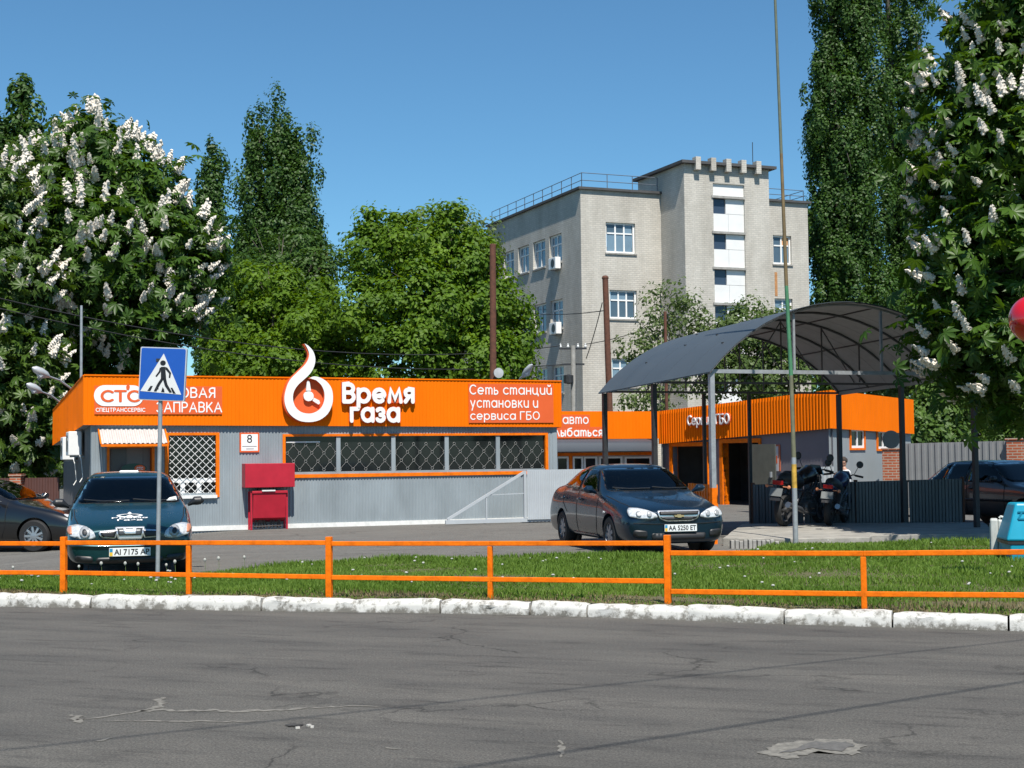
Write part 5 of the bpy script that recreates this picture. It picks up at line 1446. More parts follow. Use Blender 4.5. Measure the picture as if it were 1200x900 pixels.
# ------------------------------------------------------------------ trees
BARK = M('grey_bark', (.10, .085, .07), .95, var=.4, scale=8, bump=.6, stretch=(1, 1, .3))
BARKP = M('pale_bark', (.26, .25, .23), .9, var=.4, scale=6, stretch=(1, 1, .4))
def unit(a): return a / np.maximum(1e-6, np.linalg.norm(a, axis=1, keepdims=True))
def scatter(T, TF_, pos, nrm, size, g, spin=True):
    """copies of a small leaf template at points, its z along the normals"""
    n = len(pos); nrm = unit(nrm)
    ref = unit(np.cross(nrm, g.normal(size=(n, 3))))
    b = np.cross(nrm, ref)
    V = pos[:, None, :] + size[:, None, None] * (T[None, :, 0:1] * ref[:, None, :] + T[None, :, 1:2] * b[:, None, :] + T[None, :, 2:3] * nrm[:, None, :])
    Fq = (np.arange(n)[:, None, None] * len(T) + TF_[None]).reshape(-1, TF_.shape[1])
    return V.reshape(-1, 3), Fq
LEAF = np.array([(0, -.5, 0), (.34, -.05, .09), (0, .55, -.04), (-.34, -.05, .09)], float); LEAF_F = np.array([(0, 1, 2), (0, 2, 3)])
def palmate():
    V, Fc = [(0, 0, 0)], []
    for a, l in ((-125, .62), (-80, .85), (-38, 1.0), (0, 1.05), (38, 1.0), (80, .85), (125, .62)):
        c, s_ = math.cos(rad(a)), math.sin(rad(a)); w_ = .19 * l
        i = len(V)
        V += [(c * l * .62 - s_ * w_, s_ * l * .62 + c * w_, -.10 * l), (c * l, s_ * l, -.38 * l), (c * l * .62 + s_ * w_, s_ * l * .62 - c * w_, -.10 * l)]
        Fc += [(0, i + 2, i + 1), (0, i + 1, i)]
    return np.array(V) * .5, np.array(Fc)
PALM, PALM_F = palmate()
def sample(blobs, n, g, shell):
    w_ = np.array([b[3] * b[4] + b[4] * b[5] + b[3] * b[5] for b in blobs]); w_ = w_ / w_.sum()
    k = g.choice(len(blobs), n, p=w_); B = np.array(blobs)[k]
    d = unit(g.normal(size=(n, 3))); r = shell + (1 - shell) * g.random(n) ** .7
    return B[:, :3] + d * B[:, 3:6] * r[:, None], unit(d / B[:, 3:6])
def inside_any(p, blobs, f):
    m = np.zeros(len(p), bool)
    for b in blobs: m |= (((p - np.array(b[:3])) / np.array(b[3:6])) ** 2).sum(1) < f * f
    return m
def trunk_mesh(base, top, r, blobs, g, nlimb, rl=.4):
    mb = MB(); base, top = Vector(base), Vector(top)
    n = 7; pts = [base.lerp(top, k / n) + Vector((g.normal(0, .05), g.normal(0, .05), 0)) * (0 if k == 0 else 1) for k in range(n + 1)]
    mb.tube(pts, [r * (1.25 if k == 0 else 1) * (1 - .8 * k / n) for k in range(n + 1)], 9)
    for i in range(nlimb):
        b = blobs[i % len(blobs)]
        f = g.uniform(.3, .85); s0 = base.lerp(top, f)
        e = Vector(b[:3]) + Vector(g.normal(size=3)) * .4 * min(b[3], b[5])
        mid = s0.lerp(e, .5) + Vector((g.normal(0, .15), g.normal(0, .15), g.uniform(0, .4)))
        rr_ = r * rl * (1 - f * .5)
        mb.tube([s0, mid, e], [rr_, rr_ * .6, rr_ * .2], 6)
        for q in range(2):
            e2 = e + Vector(g.normal(size=3)) * .45 * min(b[3], b[5]); mb.tube([mid, mid.lerp(e2, .6) + Vector((0, 0, .1)), e2], [rr_ * .45, rr_ * .3, rr_ * .1], 5)
    return mb
def tree(name, label, blobs, base, top, r, mat, seed, n_cl, per, csig, leaf, shell=.55, up=.5, nlimb=6, group=None, bark=None, T=(LEAF, LEAF_F), cat='tree', inner=.15, aniso=(1, 1, .8), ball=False):
    g = np.random.default_rng(seed)
    t = thing(name, label, cat, base, 0, group)
    trunk_mesh(base, top, r, blobs, g, nlimb).build('trunk', bark or BARK, t, smooth='all')
    c, nr = sample(blobs, n_cl, g, shell)
    keep = ~inside_any(c, blobs, shell * .8); c, nr = c[keep], nr[keep]
    cs = csig * g.uniform(.55, 1.45, len(c))
    if ball:                                   # leaves on the skin of each clump, facing out of it
        dv = unit(g.normal(size=(len(c) * per, 3))).reshape(len(c), per, 3) + nr[:, None, :] * .35 + np.array([0, 0, .15])
        dv = dv / np.linalg.norm(dv, axis=2, keepdims=True)
        lump = 1 + .28 * np.sin(dv[:, :, 0:1] * 5 + g.uniform(0, 6, (len(c), 1, 1))) * np.sin(dv[:, :, 2:3] * 6 + dv[:, :, 1:2] * 4)
        P = c[:, None, :] + dv * lump * cs[:, None, None] * np.array(aniso) * g.uniform(.6, 1.08, (len(c), per, 1))
        Nn = dv * .9 + nr[:, None, :] * .35 + np.array([0, 0, up]) + g.normal(size=P.shape) * .38
    else:
        P = c[:, None, :] + g.normal(size=(len(c), per, 3)) * cs[:, None, None] * np.array(aniso)
        Nn = nr[:, None, :] * .7 + np.array([0, 0, up]) + g.normal(size=P.shape) * .55
    P, Nn = P.reshape(-1, 3), Nn.reshape(-1, 3)
    if inner:
        k = int(len(P) * inner); pi, ni = sample(blobs, k, g, .0); P = np.concatenate([P, pi]); Nn = np.concatenate([Nn, ni + g.normal(size=ni.shape)])
    V, Fq = scatter(T[0], T[1], P, Nn, leaf * g.uniform(.65, 1.3, len(P)), g)
    mesh_np('crown', V, Fq, mat, t)
    return t, (c, nr), g

L_CH = leaf_mat('chestnut_leaf', (.018, .052, .006), (.080, .160, .018), .3, .45)
L_CHL = leaf_mat('chestnut_leaf_light', (.022, .055, .008), (.085, .150, .020), .3, .45)
L_MP = leaf_mat('maple_leaf', (.033, .092, .004), (.150, .255, .012), .38, .6)
L_PO = leaf_mat('poplar_leaf', (.022, .060, .010), (.070, .145, .022), .3, .5)
L_BI = leaf_mat('birch_leaf', (.06, .10, .03), (.16, .22, .07), .4, .5)
L_FAR = leaf_mat('far_leaf', (.04, .09, .015), (.12, .20, .035), .35, .5)
BLOS = M('blossom_cream', (.72, .66, .58), .8, var=.15, scale=30)
def blossom_mesh(seed, h):
    rr = random.Random(seed); mb = MB(); mb.tube([(0, 0, -.08), (0, 0, h)], [.008, .004], 4, False)
    mb.lathe([(h * .10, h * .02), (h * .17, h * .16), (h * .13, h * .5), (h * .06, h * .85), (.002, h * 1.02)], n=7)
    for k in range(7):
        f = k / 7; r_ = h * .22 * (1 - f) ** .8 * (.8 if k == 0 else 1) + .012
        for q in range(max(3, 6 - k // 2)):
            a = rr.uniform(0, 6.28); c = Vector((r_ * math.cos(a), r_ * math.sin(a), h * (f + rr.uniform(0, .12)))); s = h * rr.uniform(.075, .12)
            mb.add([c + Vector(v) * s for v in ((1, 0, 0), (-.5, .87, 0), (-.5, -.87, 0), (0, 0, 1.1), (0, 0, -.8))], [(0, 1, 3), (1, 2, 3), (2, 0, 3), (1, 0, 4), (2, 1, 4), (0, 2, 4)])
    me = bpy.data.meshes.new('blossom'); me.from_pydata([tuple(v) for v in mb.v], [], mb.f); me.materials.append(BLOS)
    return me
BM = [blossom_mesh(s, 1.0) for s in range(4)]
def blossoms(t, blobs, n, seed, h, facing=None, lift=.99, zmin=-99):
    g = np.random.default_rng(seed); k = 0; tries = 0
    inv = Matrix.Translation(-Vector(t.location))
    while k < n and tries < 40:
        tries += 1
        p, nr = sample(blobs, n * 2, g, lift)
        ok = ~inside_any(p, blobs, .93) & (p[:, 2] > zmin)
        if facing is not None: ok &= (nr @ np.array(facing)) > -.15
        for q, d in zip(p[ok], nr[ok]):
            if k >= n: break
            if d[2] < -.6 and g.random() < .7: continue
            o = bpy.data.objects.new('blossom', BM[k % 4]); col.objects.link(o); o.parent = t
            o.location = Vector(q) - Vector(t.location) + Vector(d) * .05
            dr_ = Vector((d[0] * .75, d[1] * .75, max(.25, d[2] + .75))).normalized()
            o.rotation_euler = dr_.to_track_quat('Z', 'Y').to_euler(); s = h * g.uniform(.7, 1.2); o.scale = (s, s, s); k += 1
def B(px, py, d, rx, rz, ry=None): 
    p = at(px, py, d); return (p.x, p.y, p.z, rx, ry or rx, rz)

# left flowering chestnut behind the garage flank
D = 50; s = D / F
bl = [B(115, 215, D, 2.0, 2.0), B(75, 225, D - .5, 1.7, 1.7), B(160, 240, D, 1.8, 1.7), B(100, 300, D - 1.2, 2.6, 2.2), B(190, 300, D - .6, 1.9, 1.8), B(40, 290, D - .8, 2.0, 2.0), B(150, 360, D - 1, 2.4, 1.7), B(215, 345, D, 1.1, 1.1), B(60, 370, D - 1, 2.4, 1.9), B(100, 430, D, 2.6, 1.6), B(115, 165, D, 1.0, .9), B(30, 440, D - .5, 2.2, 1.7)]
b0 = at(105, 531, D)
t, _, g = tree('chestnut_tree', 'large flowering chestnut with white blossom spikes behind the garage left end', bl, (b0.x, D, -.3), (b0.x, D, 9), .38, L_CH, 101, 1150, 14, .40, .62, .72, .7, 9, 'flowering chestnuts', T=(PALM, PALM_F), inner=.25)
blossoms(t, bl, 298, 5, .58, (.15, -1, .1), 1.0, 4.5)
D = 45.5
bl = [B(-5, 330, D, 1.9, 1.7), B(-25, 400, D, 1.8, 1.7), B(15, 440, D - .6, 1.5, 1.5), B(30, 500, D - .5, 1.15, 1.2), B(-10, 510, D, 1.5, 1.3), B(45, 470, D - .8, .7, .6), B(10, 545, D, 1.3, .7), B(-15, 250, D + .5, 1.6, 1.8)]
b0 = at(-25, 531, D)
t, _, g = tree('chestnut_tree', 'chestnut with pinkish blossoms cut by the left picture edge', bl, (b0.x, D, -.3), (b0.x, D, 7), .3, L_CHL, 102, 420, 12, .4, .60, .7, .7, 7, 'flowering chestnuts', T=(PALM, PALM_F), inner=.25)
blossoms(t, bl, 140, 6, .52, (.3, -1, .1), 1.0)

# near flowering chestnut at the right edge
D = 25.5
bl = [B(1190, 90, D, 1.25, 1.1), B(1150, 125, D, 1.05, 1.1), B(1215, 190, D - .6, 1.6, 1.4), B(1152, 215, D, 1.1, 1.05), B(1175, 300, D - .5, 1.3, 1.2), B(1130, 300, D + .2, .85, .9), B(1122, 372, D + .2, .85, .75), B(1165, 395, D - .4, 1.15, 1.0), B(1225, 420, D - .5, 1.4, 1.1), B(1142, 425, D + .5, .8, .6), B(1180, 462, D + .2, .85, .42), B(1240, 300, D, 1.7, 2.0), B(1240, 40, D, 1.7, 1.5), B(1185, 20, D, 1.0, .8), B(1285, 200, D + 1.3, 2.2, 2.6), B(1220, 130, D + 1.4, 1.6, 1.6), B(1122, 185, D + .3, .65, .65),
      (9.3, 27.3, 4.6, 1.2, 1.3, .9), (9.8, 27.0, 6.5, 1.6, 1.6, 1.4), (10.8, 24.5, 5.0, 1.8, 1.8, 1.6)]
t, _, g = tree('chestnut_tree', 'near flowering chestnut filling the upper right corner', bl, (11.6, 25.8, -.1), (11.2, 25.8, 8), .36, L_CH, 103, 1150, 9, .27, .46, .72, .75, 14, 'flowering chestnuts', T=(PALM, PALM_F), inner=.22)
blossoms(t, bl, 270, 9, .33, (-.35, -1, .1), 1.0)

# poplars
def poplar(label, cols_, d, seed, n_cl, per, name='poplar_tree', leaf=.175):
    bl = []; g = np.random.default_rng(seed)
    for (px, w_, ytop, ybot) in cols_:
        zt, zb = at(px, ytop, d).z, max(.8, at(px, ybot, d).z); x = at(px, (ytop + ybot) / 2, d).x; r = w_ * d / F / 2
        n = 7
        for k in range(n):
            f = k / (n - 1); rr_ = r * (.95 if f < .7 else .95 - .45 * (f - .7) / .3) * g.uniform(.75, 1.22)
            bl.append((x + g.normal(0, r * .2), d + g.normal(0, r * .2), zb + (zt - zb) * (f * .92 + .04), max(.2, rr_), max(.2, rr_), (zt - zb) / n * 1.05))
    base = at(cols_[0][0], 531, d)
    return tree(name, label, bl, (base.x, d, -.4), (base.x, d, max(b[2] for b in bl)), .4, L_PO, seed, int(n_cl * .55), int(per * 6.5), .46, leaf, .5, .3, 8, 'tall poplars', inner=.28, aniso=(.8, .8, 1.9), ball=True)
poplar('tall twin-topped poplar rising above the green maples', [(306, 62, 150, 430), (324, 48, 142, 420), (356, 52, 170, 430), (330, 104, 250, 430), (289, 42, 172, 400), (341, 44, 160, 400)], 75, 201, 1500, 17)
poplar('slender poplar between the chestnut and the twin-topped poplar', [(250, 38, 190, 470), (258, 46, 290, 470), (243, 22, 200, 330)], 86, 202, 420, 16, leaf=.22)
poplar('distant poplar tip above the chestnut at upper left', [(24, 42, 113, 330), (6, 36, 160, 330), (-12, 40, 170, 340)], 90, 203, 420, 16, leaf=.32)
poplar('tall dark poplar left of the near chestnut, cut by the top edge', [(986, 76, -140, 440), (998, 98, 170, 450), (968, 44, 60, 360), (1014, 50, -100, 430), (972, 46, -120, 180)], 84, 204, 1800, 20, leaf=.19)
poplar('second tall dark poplar right behind the near chestnut', [(1054, 62, -150, 430), (1066, 72, 110, 450)], 86, 205, 950, 20, leaf=.19)

# green maples behind the garage
def leafy(label, pts, d, seed, n_cl, per, mat, leaf=.185, csig=.52, up=.35, name='maple_tree', shell=.55, inner=.05, dens=.36, bark=None, group='green trees behind the buildings', r=.2):
    bl = [B(px, py, d + dd, w_ * d / F, h_ * d / F) for px, py, dd, w_, h_ in pts]
    base = at(sum(p[0] for p in pts) / len(pts), 531, d)
    return tree(name, label, bl, (base.x, d, -.4), (base.x, d, max(b[2] for b in bl)), r, mat, seed, int(n_cl * dens), int(per * 6.0), csig, leaf, shell, up, 14, group, bark, inner=inner, aniso=(1.1, 1.1, .85), ball=True)
leafy('bright green maple under the twin-topped poplar', [(320, 390, 0, 46, 46), (275, 420, 0, 38, 34), (365, 400, -1, 44, 50), (310, 345, .5, 40, 32), (350, 350, 1, 34, 30), (262, 385, 1, 24, 26), (330, 440, -1, 60, 40), (390, 440, 0, 40, 40)], 58, 301, 720, 20, L_MP)
leafy('darker maple crown half hidden behind the bright green maple', [(335, 300, 1, 46, 36), (365, 330, 0, 34, 36), (290, 330, 1, 38, 40), (320, 345, 0, 56, 40)], 64, 306, 380, 18, leaf_mat('maple_leaf_dark', (.02, .06, .008), (.075, .14, .022), .33, .5))
leafy('wide bright green maple left of the office block', [(440, 300, 0, 36, 36), (490, 290, 0, 44, 40), (540, 310, 0, 42, 42), (430, 370, -1, 46, 48), (500, 370, -1, 58, 58), (565, 370, 0, 46, 54), (595, 400, 0, 30, 44), (470, 430, -1, 70, 50), (560, 435, -1, 56, 44), (450, 270, 0, 22, 22), (530, 268, 0, 24, 24)], 57, 302, 1350, 20, L_MP)
leafy('taller thin-leaved tree top above the wide maple', [(540, 285, 0, 36, 34), (505, 275, 0, 32, 26), (570, 300, 1, 24, 28)], 64, 303, 190, 13, L_BI, shell=.2)
# small trees before the office block
leafy('small sparse birch before the office block windows', [(768, 385, 0, 30, 46), (800, 360, 0, 26, 38), (745, 420, 0, 24, 36), (785, 430, 0, 40, 40), (820, 400, 0, 26, 36), (770, 345, 0, 14, 22), (760, 470, 0, 44, 20)], 58.5, 304, 300, 4, L_BI, leaf=.16, csig=.42, dens=.55, name='birch_tree', shell=.1, bark=BARKP, r=.12)
leafy('bushy green tree behind the arched canopy', [(880, 390, 0, 32, 34), (845, 400, 0, 26, 30), (910, 400, 0, 28, 30), (860, 440, 0, 46, 36), (905, 445, 0, 40, 36), (935, 420, 0, 18, 24)], 60, 305, 520, 16, leaf_mat('olive_leaf', (.045, .085, .02), (.13, .19, .05), .38, .5), leaf=.16, shell=.3, r=.14)
# trees beyond the right fence
leafy('light green bush tree beyond the grey fence', [(1095, 485, 0, 30, 34), (1075, 500, 0, 20, 28), (1115, 470, 0, 24, 28), (1100, 515, 0, 40, 22)], 56, 307, 300, 16, L_FAR, r=.12)
leafy('light green tree beyond the right brick pier', [(1170, 490, 0, 34, 36), (1195, 470, 0, 34, 40), (1150, 470, 1, 26, 28), (1185, 515, 0, 44, 22), (1220, 500, 0, 34, 40)], 59, 308, 380, 16, L_FAR, r=.14)
leafy('dark green tree far behind the canopy right end', [(1090, 430, 0, 40, 50), (1150, 420, 0, 50, 60), (1040, 430, 0, 36, 40), (1210, 420, 0, 50, 60)], 74, 309, 520, 16, leaf_mat('shady_leaf', (.02, .045, .01), (.06, .11, .02), .3, .5), leaf=.21)
leafy('small green treetop beside the right corner of the office block', [(975, 385, 0, 26, 38), (960, 405, 0, 22, 50), (990, 420, 0, 30, 50)], 84, 310, 220, 14, L_MP, leaf=.21)
leafy('dim dark tree behind the black sedan at far left', [(60, 520, 0, 50, 40), (20, 540, 0, 50, 30), (90, 480, 0, 40, 50), (-20, 520, 0, 50, 50)], 62, 311, 380, 16, leaf_mat('deep_leaf', (.012, .03, .008), (.035, .07, .015), .25, .5), leaf=.21)
# wood far off that closes the horizon
g = np.random.default_rng(77)
n = 26000
xx = g.uniform(-75, 75, n); hh = 5.0 + 1.6 * np.sin(xx * .35) + 1.2 * np.sin(xx * .9 + 1) ; zz = g.random(n) ** .8 * hh - .4
P = np.stack([xx, 108 + g.normal(0, 2.0, n), zz], 1)
V, Fq = scatter(LEAF, LEAF_F, P, g.normal(size=(n, 3)) + np.array([0, -.5, .5]), g.uniform(.5, 1.1, n), g)
tag(mesh_np('far_wood', V, Fq, L_FAR), 'distant belt of green woodland on the horizon', 'wood', kind='stuff')
# ------------------------------------------------------------------ cars
def eval_mesh(o):
    bpy.context.view_layer.update(); dg = bpy.context.evaluated_depsgraph_get()
    return bpy.data.meshes.new_from_object(o.evaluated_get(dg))
def wheel_parts(parent, c, R, wd, side, rimmat, spokes, hubcap=False):
    """tyre with its rim, the axle along y; side = +1 / -1 is the outer side"""
    prof = [(R * .62, -wd / 2), (R * .9, -wd / 2), (R * .98, -wd * .36), (R, -wd * .2), (R, wd * .2), (R * .98, wd * .36), (R * .9, wd / 2), (R * .62, wd / 2)]
    mb = MB(); mb.lathe(prof, c=c, axis='y', n=28, cap=False); tyre = mb.build('wheel', BLACK, parent, smooth=True)
    mb = MB(); o = side * wd * .40
    mb.lathe([(R * .66, o - side * .03), (R * .66, o + side * .01), (R * .60, o + side * .012), (R * .58, o - side * .03)], c=c, axis='y', n=28, cap=False)
    mb.lathe([(R * .6, o - side * .05), (.001, o - side * .05)], c=c, axis='y', n=20)
    for k in range(spokes):
        a = 2 * math.pi * k / spokes; p0 = Vector(c) + Vector((math.cos(a) * R * .08, o, math.sin(a) * R * .08)); p1 = Vector(c) + Vector((math.cos(a) * R * .6, o - side * .005, math.sin(a) * R * .6))
        mb.bar(p0, p1, R * (.17 if hubcap else .12), .02, (0, 1, 0)) if False else mb.bar(p0, p1, .02, R * (.2 if hubcap else .13), Vector((-math.sin(a), 0, math.cos(a))))
    mb.lathe([(R * .17, o - side * .02), (R * .17, o + side * .012), (.001, o + side * .016)], c=c, axis='y', n=14)
    mb.build('rim', rimmat, tyre, smooth=True)

class Car:
    """x runs from the nose (0) to the tail, y is sideways, z up; built at the origin, then moved"""
    def __init__(s, name, label, paint, st, wheels, R, cat='car', arch=1.12):
        s.t = thing(name, label, cat)
        s.holes = []
        s.paint = paint
        vs, fs = [], []
        NP = 8
        for (x, zb, ws, wm, zm, wb, zbelt, wt, zt) in st:
            half = [(0, zb), (ws * .86, zb), (ws, zb + .07), (wm, zm), (wb, zbelt), (wt, zt - .055 * min(1, (zt - zbelt) / .3 + .4)), (wt * .84, zt - .012), (0, zt)]
            ring = [(y, z) for y, z in half] + [(-y, z) for y, z in half[-2:0:-1]]
            vs += [(x, y, z) for y, z in ring]
        m_ = 2 * NP - 2
        for i in range(len(st) - 1):
            for k in range(m_):
                fs.append((i * m_ + k, i * m_ + (k + 1) % m_, (i + 1) * m_ + (k + 1) % m_, (i + 1) * m_ + k))
        for base in (0, (len(st) - 1) * m_):
            for k in range(NP - 1):
                a, b, c, d = base + k, base + k + 1, base + (m_ - k - 1) % m_, base + (m_ - k) % m_
                f = [a, b, c, d] if k not in (0, NP - 2) else ([a, b, c] if k == 0 else [a, b, d])
                f = list(dict.fromkeys(f))
                if len(f) >= 3: fs.append(tuple(f))
        me = bpy.data.meshes.new('shell'); me.from_pydata(vs, [], fs); me.validate()
        bm = bmesh.new(); bm.from_mesh(me); bmesh.ops.recalc_face_normals(bm, faces=bm.faces[:]); bm.to_mesh(me); bm.free()
        o = bpy.data.objects.new('shell', me); col.objects.link(o)
        sb = o.modifiers.new('s', 'SUBSURF'); sb.levels = sb.render_levels = 3
        full = eval_mesh(o)
        bm = bmesh.new(); bm.from_mesh(full); s.bvh = BVHTree.FromBMesh(bm); bm.free()
        # wheel arches
        o.modifiers.clear(); o.data = full
        mb = MB()
        for (x, y) in wheels:
            for sg in (-1, 1):
                mb.lathe([(R * arch, sg * (y - .16)), (R * arch, sg * (y + .6))], c=(x, 0, R * 1.02), axis='y', n=36)
        cut = mb.build('cut', None)
        bo = o.modifiers.new('b', 'BOOLEAN'); bo.operation = 'DIFFERENCE'; bo.object = cut; bo.solver = 'EXACT'
        body = eval_mesh(o)
        bpy.data.objects.remove(o); bpy.data.objects.remove(cut)
        body.materials.clear()
        s.body = link_mesh('body', body, paint, s.t, 'all', world=False)
        try: body.set_sharp_from_angle(angle=rad(48))
        except Exception: pass
        s.wheels = wheels; s.R = R
        for (x, y) in wheels:                                 # dark wheel wells
            for sg in (-1, 1): MB().lathe([(R * 1.1, sg * (y - .17)), (.001, sg * (y - .17))], c=(x, 0, R * 1.02), axis='y', n=24).build('wheel_well', BLACKP, s.t)
    def add_wheels(s, rim, spokes, wd=.2, hubcap=False):
        for (x, y) in s.wheels:
            for sg in (-1, 1): wheel_parts(s.t, (x, sg * y, s.R), s.R, wd, sg, rim, spokes, hubcap)
    def drape(s, poly, axis, off, name, mat, parent=None, step=.05, side=1, smooth=True, rnd=0):
        """lay an outline on the body: axis 'side' takes (x,z), 'front' and 'rear' take (y,z), 'top' takes (x,y)"""
        if rnd:
            q = []
            n = len(poly)
            for i in range(n):
                p0, p1, p2 = Vector(poly[i - 1]), Vector(poly[i]), Vector(poly[(i + 1) % n])
                a, b = p1 + (p0 - p1).normalized() * min(rnd, (p0 - p1).length * .45), p1 + (p2 - p1).normalized() * min(rnd, (p2 - p1).length * .45)
                q += [tuple(a), tuple((a + b) / 4 + p1 / 2), tuple(b)]
            poly = q
        if name in ('windscreen', 'rear_window', 'side_window'): s.holes.append((list(poly), axis, side))
        pts = []
        for a, b in zip(poly, poly[1:] + poly[:1]):
            a, b = Vector(a), Vector(b); n = max(1, int((b - a).length / step)); pts += [a.lerp(b, k / n) for k in range(n)]
        no = len(pts)
        lo = Vector((min(p.x for p in pts), min(p.y for p in pts))); hi = Vector((max(p.x for p in pts), max(p.y for p in pts)))
        y = lo.y + step * .6
        def inside(p):
            c = False
            for a, b in zip(pts[:no], pts[1:no] + pts[:1]):
                if (a.y > p.y) != (b.y > p.y) and p.x < (b.x - a.x) * (p.y - a.y) / (b.y - a.y) + a.x: c = not c
            return c
        while y < hi.y:
            x = lo.x + step * .6
            while x < hi.x:
                p = Vector((x, y))
                if inside(p) and min((p - e).length for e in pts[:no]) > step * .35: pts.append(p)
                x += step
            y += step
        r = delaunay_2d_cdt(pts, [(i, (i + 1) % no) for i in range(no)], [tuple(range(no))], 1, 1e-5)
        vs = []
        for p in r[0]:
            if axis == 'side': org, d = Vector((p.x, 3 * side, p.y)), Vector((0, -side, 0))
            elif axis == 'front': org, d = Vector((-3, p.x, p.y)), Vector((1, 0, 0))
            elif axis == 'rear': org, d = Vector((9, p.x, p.y)), Vector((-1, 0, 0))
            else: org, d = Vector((p.x, p.y, 5)), Vector((0, 0, -1))
            h = s.bvh.ray_cast(org, d)
            if h[0] is None:
                h = s.bvh.find_nearest(org + d * 2.5)
            nn = h[1]
            if nn.dot(d) > 0: nn = -nn
            vs.append(h[0] + nn * off)
        me = bpy.data.meshes.new(name); me.from_pydata([tuple(v) for v in vs], [], [tuple(f) for f in r[2]]); me.update()
        o = link_mesh(name, me, mat, parent or s.t, 'all' if smooth else False, world=False)
        sd = o.modifiers.new('solid', 'SOLIDIFY'); sd.thickness = off * .9; sd.offset = -1 if True else 1
        return o
    def band(s, pts, wd, axis, off, name, mat, parent=None, side=1):
        """a narrow strip laid along a line on the body"""
        P = [Vector(p) for p in pts]; a, b = [], []
        for i, p in enumerate(P):
            t = (P[min(i + 1, len(P) - 1)] - P[max(0, i - 1)]).normalized(); n = Vector((-t.y, t.x)) * wd / 2
            a.append(tuple(p + n)); b.append(tuple(p - n))
        return s.drape(a + b[::-1], axis, off, name, mat, parent, step=.08, side=side)
    def open_windows(s, cowl, seat_x, roof):
        """cut the body open behind the glass (a dark rim stays) and furnish the cabin"""
        me = s.body.data; me.materials.append(BLACKP)
        bm = bmesh.new(); bm.from_mesh(me)
        def inside(poly, x, y):
            c = False
            for a, b in zip(poly, poly[1:] + poly[:1]):
                if (a[1] > y) != (b[1] > y) and x < (b[0] - a[0]) * (y - a[1]) / (b[1] - a[1]) + a[0]: c = not c
            return c
        kill = set()
        for poly, axis, side in s.holes:
            for f in bm.faces:
                n = f.normal; c = f.calc_center_median()
                if c.z < .85: continue
                if axis == 'front' and (c.x > 2.3 or n.x > -.15) or axis == 'rear' and (c.x < 2.6 or n.x < .15) or axis == 'side' and (n.y * side < .25): continue
                q = [inside(poly, v.co.y if axis != 'side' else v.co.x, v.co.z) for v in f.verts]
                if all(q): kill.add(f)
                elif any(q): f.material_index = 1
        bmesh.ops.delete(bm, geom=list(kill), context='FACES')
        bm.to_mesh(me); bm.free()
        SEATC = M('car_seat_cloth', (.055, .058, .065), .85, var=.2); DASH = M('dashboard_grey', (.035, .036, .04), .7)
        MB().hexa([(cowl + .02, -.66, .70), (cowl + .02, .66, .70), (cowl + .55, .66, .70), (cowl + .55, -.66, .70), (cowl + .06, -.60, .92), (cowl + .06, .60, .92), (cowl + .5, .62, .96), (cowl + .5, -.62, .96)]).build('dashboard', DASH, s.t, bevel=.04)
        for k, (sx, hw, ys) in enumerate(((seat_x, .23, (-.36, .36)), (seat_x + .95, .26, (-.33, .33)))):
            for yy in ys:
                o = MB().hexa([(sx - .45, yy - hw, .42), (sx - .45, yy + hw, .42), (sx + .1, yy + hw, .40), (sx + .1, yy - hw, .40), (sx - .45, yy - hw, .56), (sx - .45, yy + hw, .56), (sx + .02, yy + hw, .54), (sx + .02, yy - hw, .54)]).build('seat', SEATC, s.t, bevel=.05)
                MB().hexa([(sx, yy - hw, .5), (sx, yy + hw, .5), (sx + .14, yy + hw, .5), (sx + .14, yy - hw, .5), (sx + .17, yy - hw * .8, 1.03), (sx + .17, yy + hw * .8, 1.03), (sx + .27, yy + hw * .8, 1.03), (sx + .27, yy - hw * .8, 1.03)]).build('backrest', SEATC, o, bevel=.05)
                MB().box(sx + .18, sx + .28, yy - .12, yy + .12, 1.05, min(roof - .16, 1.22)).build('headrest', SEATC, o, bevel=.04)
        p = [(cowl + .62 + .06 * math.sin(a), .36 + .19 * math.cos(a), .90 + .18 * math.sin(a)) for a in np.linspace(0, 2 * math.pi, 21)]
        MB().tube(p, .016, 6, False).bar((cowl + .5, .36, .84), (cowl + .62, .36, .9), .05, .05).bar((cowl + .62, .18, .9), (cowl + .62, .54, .9), .03, .03).build('steering_wheel', BLACKP, s.t)
        MB().box(cowl + .62, cowl + .65, -.11, .11, roof - .155, roof - .095).build('inside_mirror', BLACKP, s.t, bevel=.02)
    def place(s, x, y, z, heading):
        """heading: world direction of the nose"""
        s.t.scale = (1.04, 1.055, 1.02)
        s.t.location = (x, y, z); s.t.rotation_euler = (0, 0, math.atan2(-heading[1], -heading[0]))
def car_glass(n, c): return M(n, c, .03, var=.1, scale=1, spec=.6)
def tinted_glass(name, tint, rough=.02):
    m = bpy.data.materials.new(name); m.use_nodes = True; t = m.node_tree; N = t.nodes; L = t.links
    N.remove(N['Principled BSDF'])
    tr = N.new('ShaderNodeBsdfTransparent'); tr.inputs[0].default_value = (*tint, 1)
    gl_ = N.new('ShaderNodeBsdfGlossy'); gl_.inputs['Roughness'].default_value = rough
    fr = N.new('ShaderNodeFresnel'); fr.inputs[0].default_value = 1.5; mx = N.new('ShaderNodeMixShader')
    L.new(fr.outputs[0], mx.inputs[0]); L.new(tr.outputs[0], mx.inputs[1]); L.new(gl_.outputs[0], mx.inputs[2]); L.new(mx.outputs[0], N['Material Output'].inputs[0])
    return m
CG = tinted_glass('car_glass', (.62, .70, .70))
SEAMM = M('panel_gap', (.006, .006, .007), .8)
LENS = M('lamp_lens_clear', (.60, .62, .64), .10, metal=.15, var=.35, scale=30)
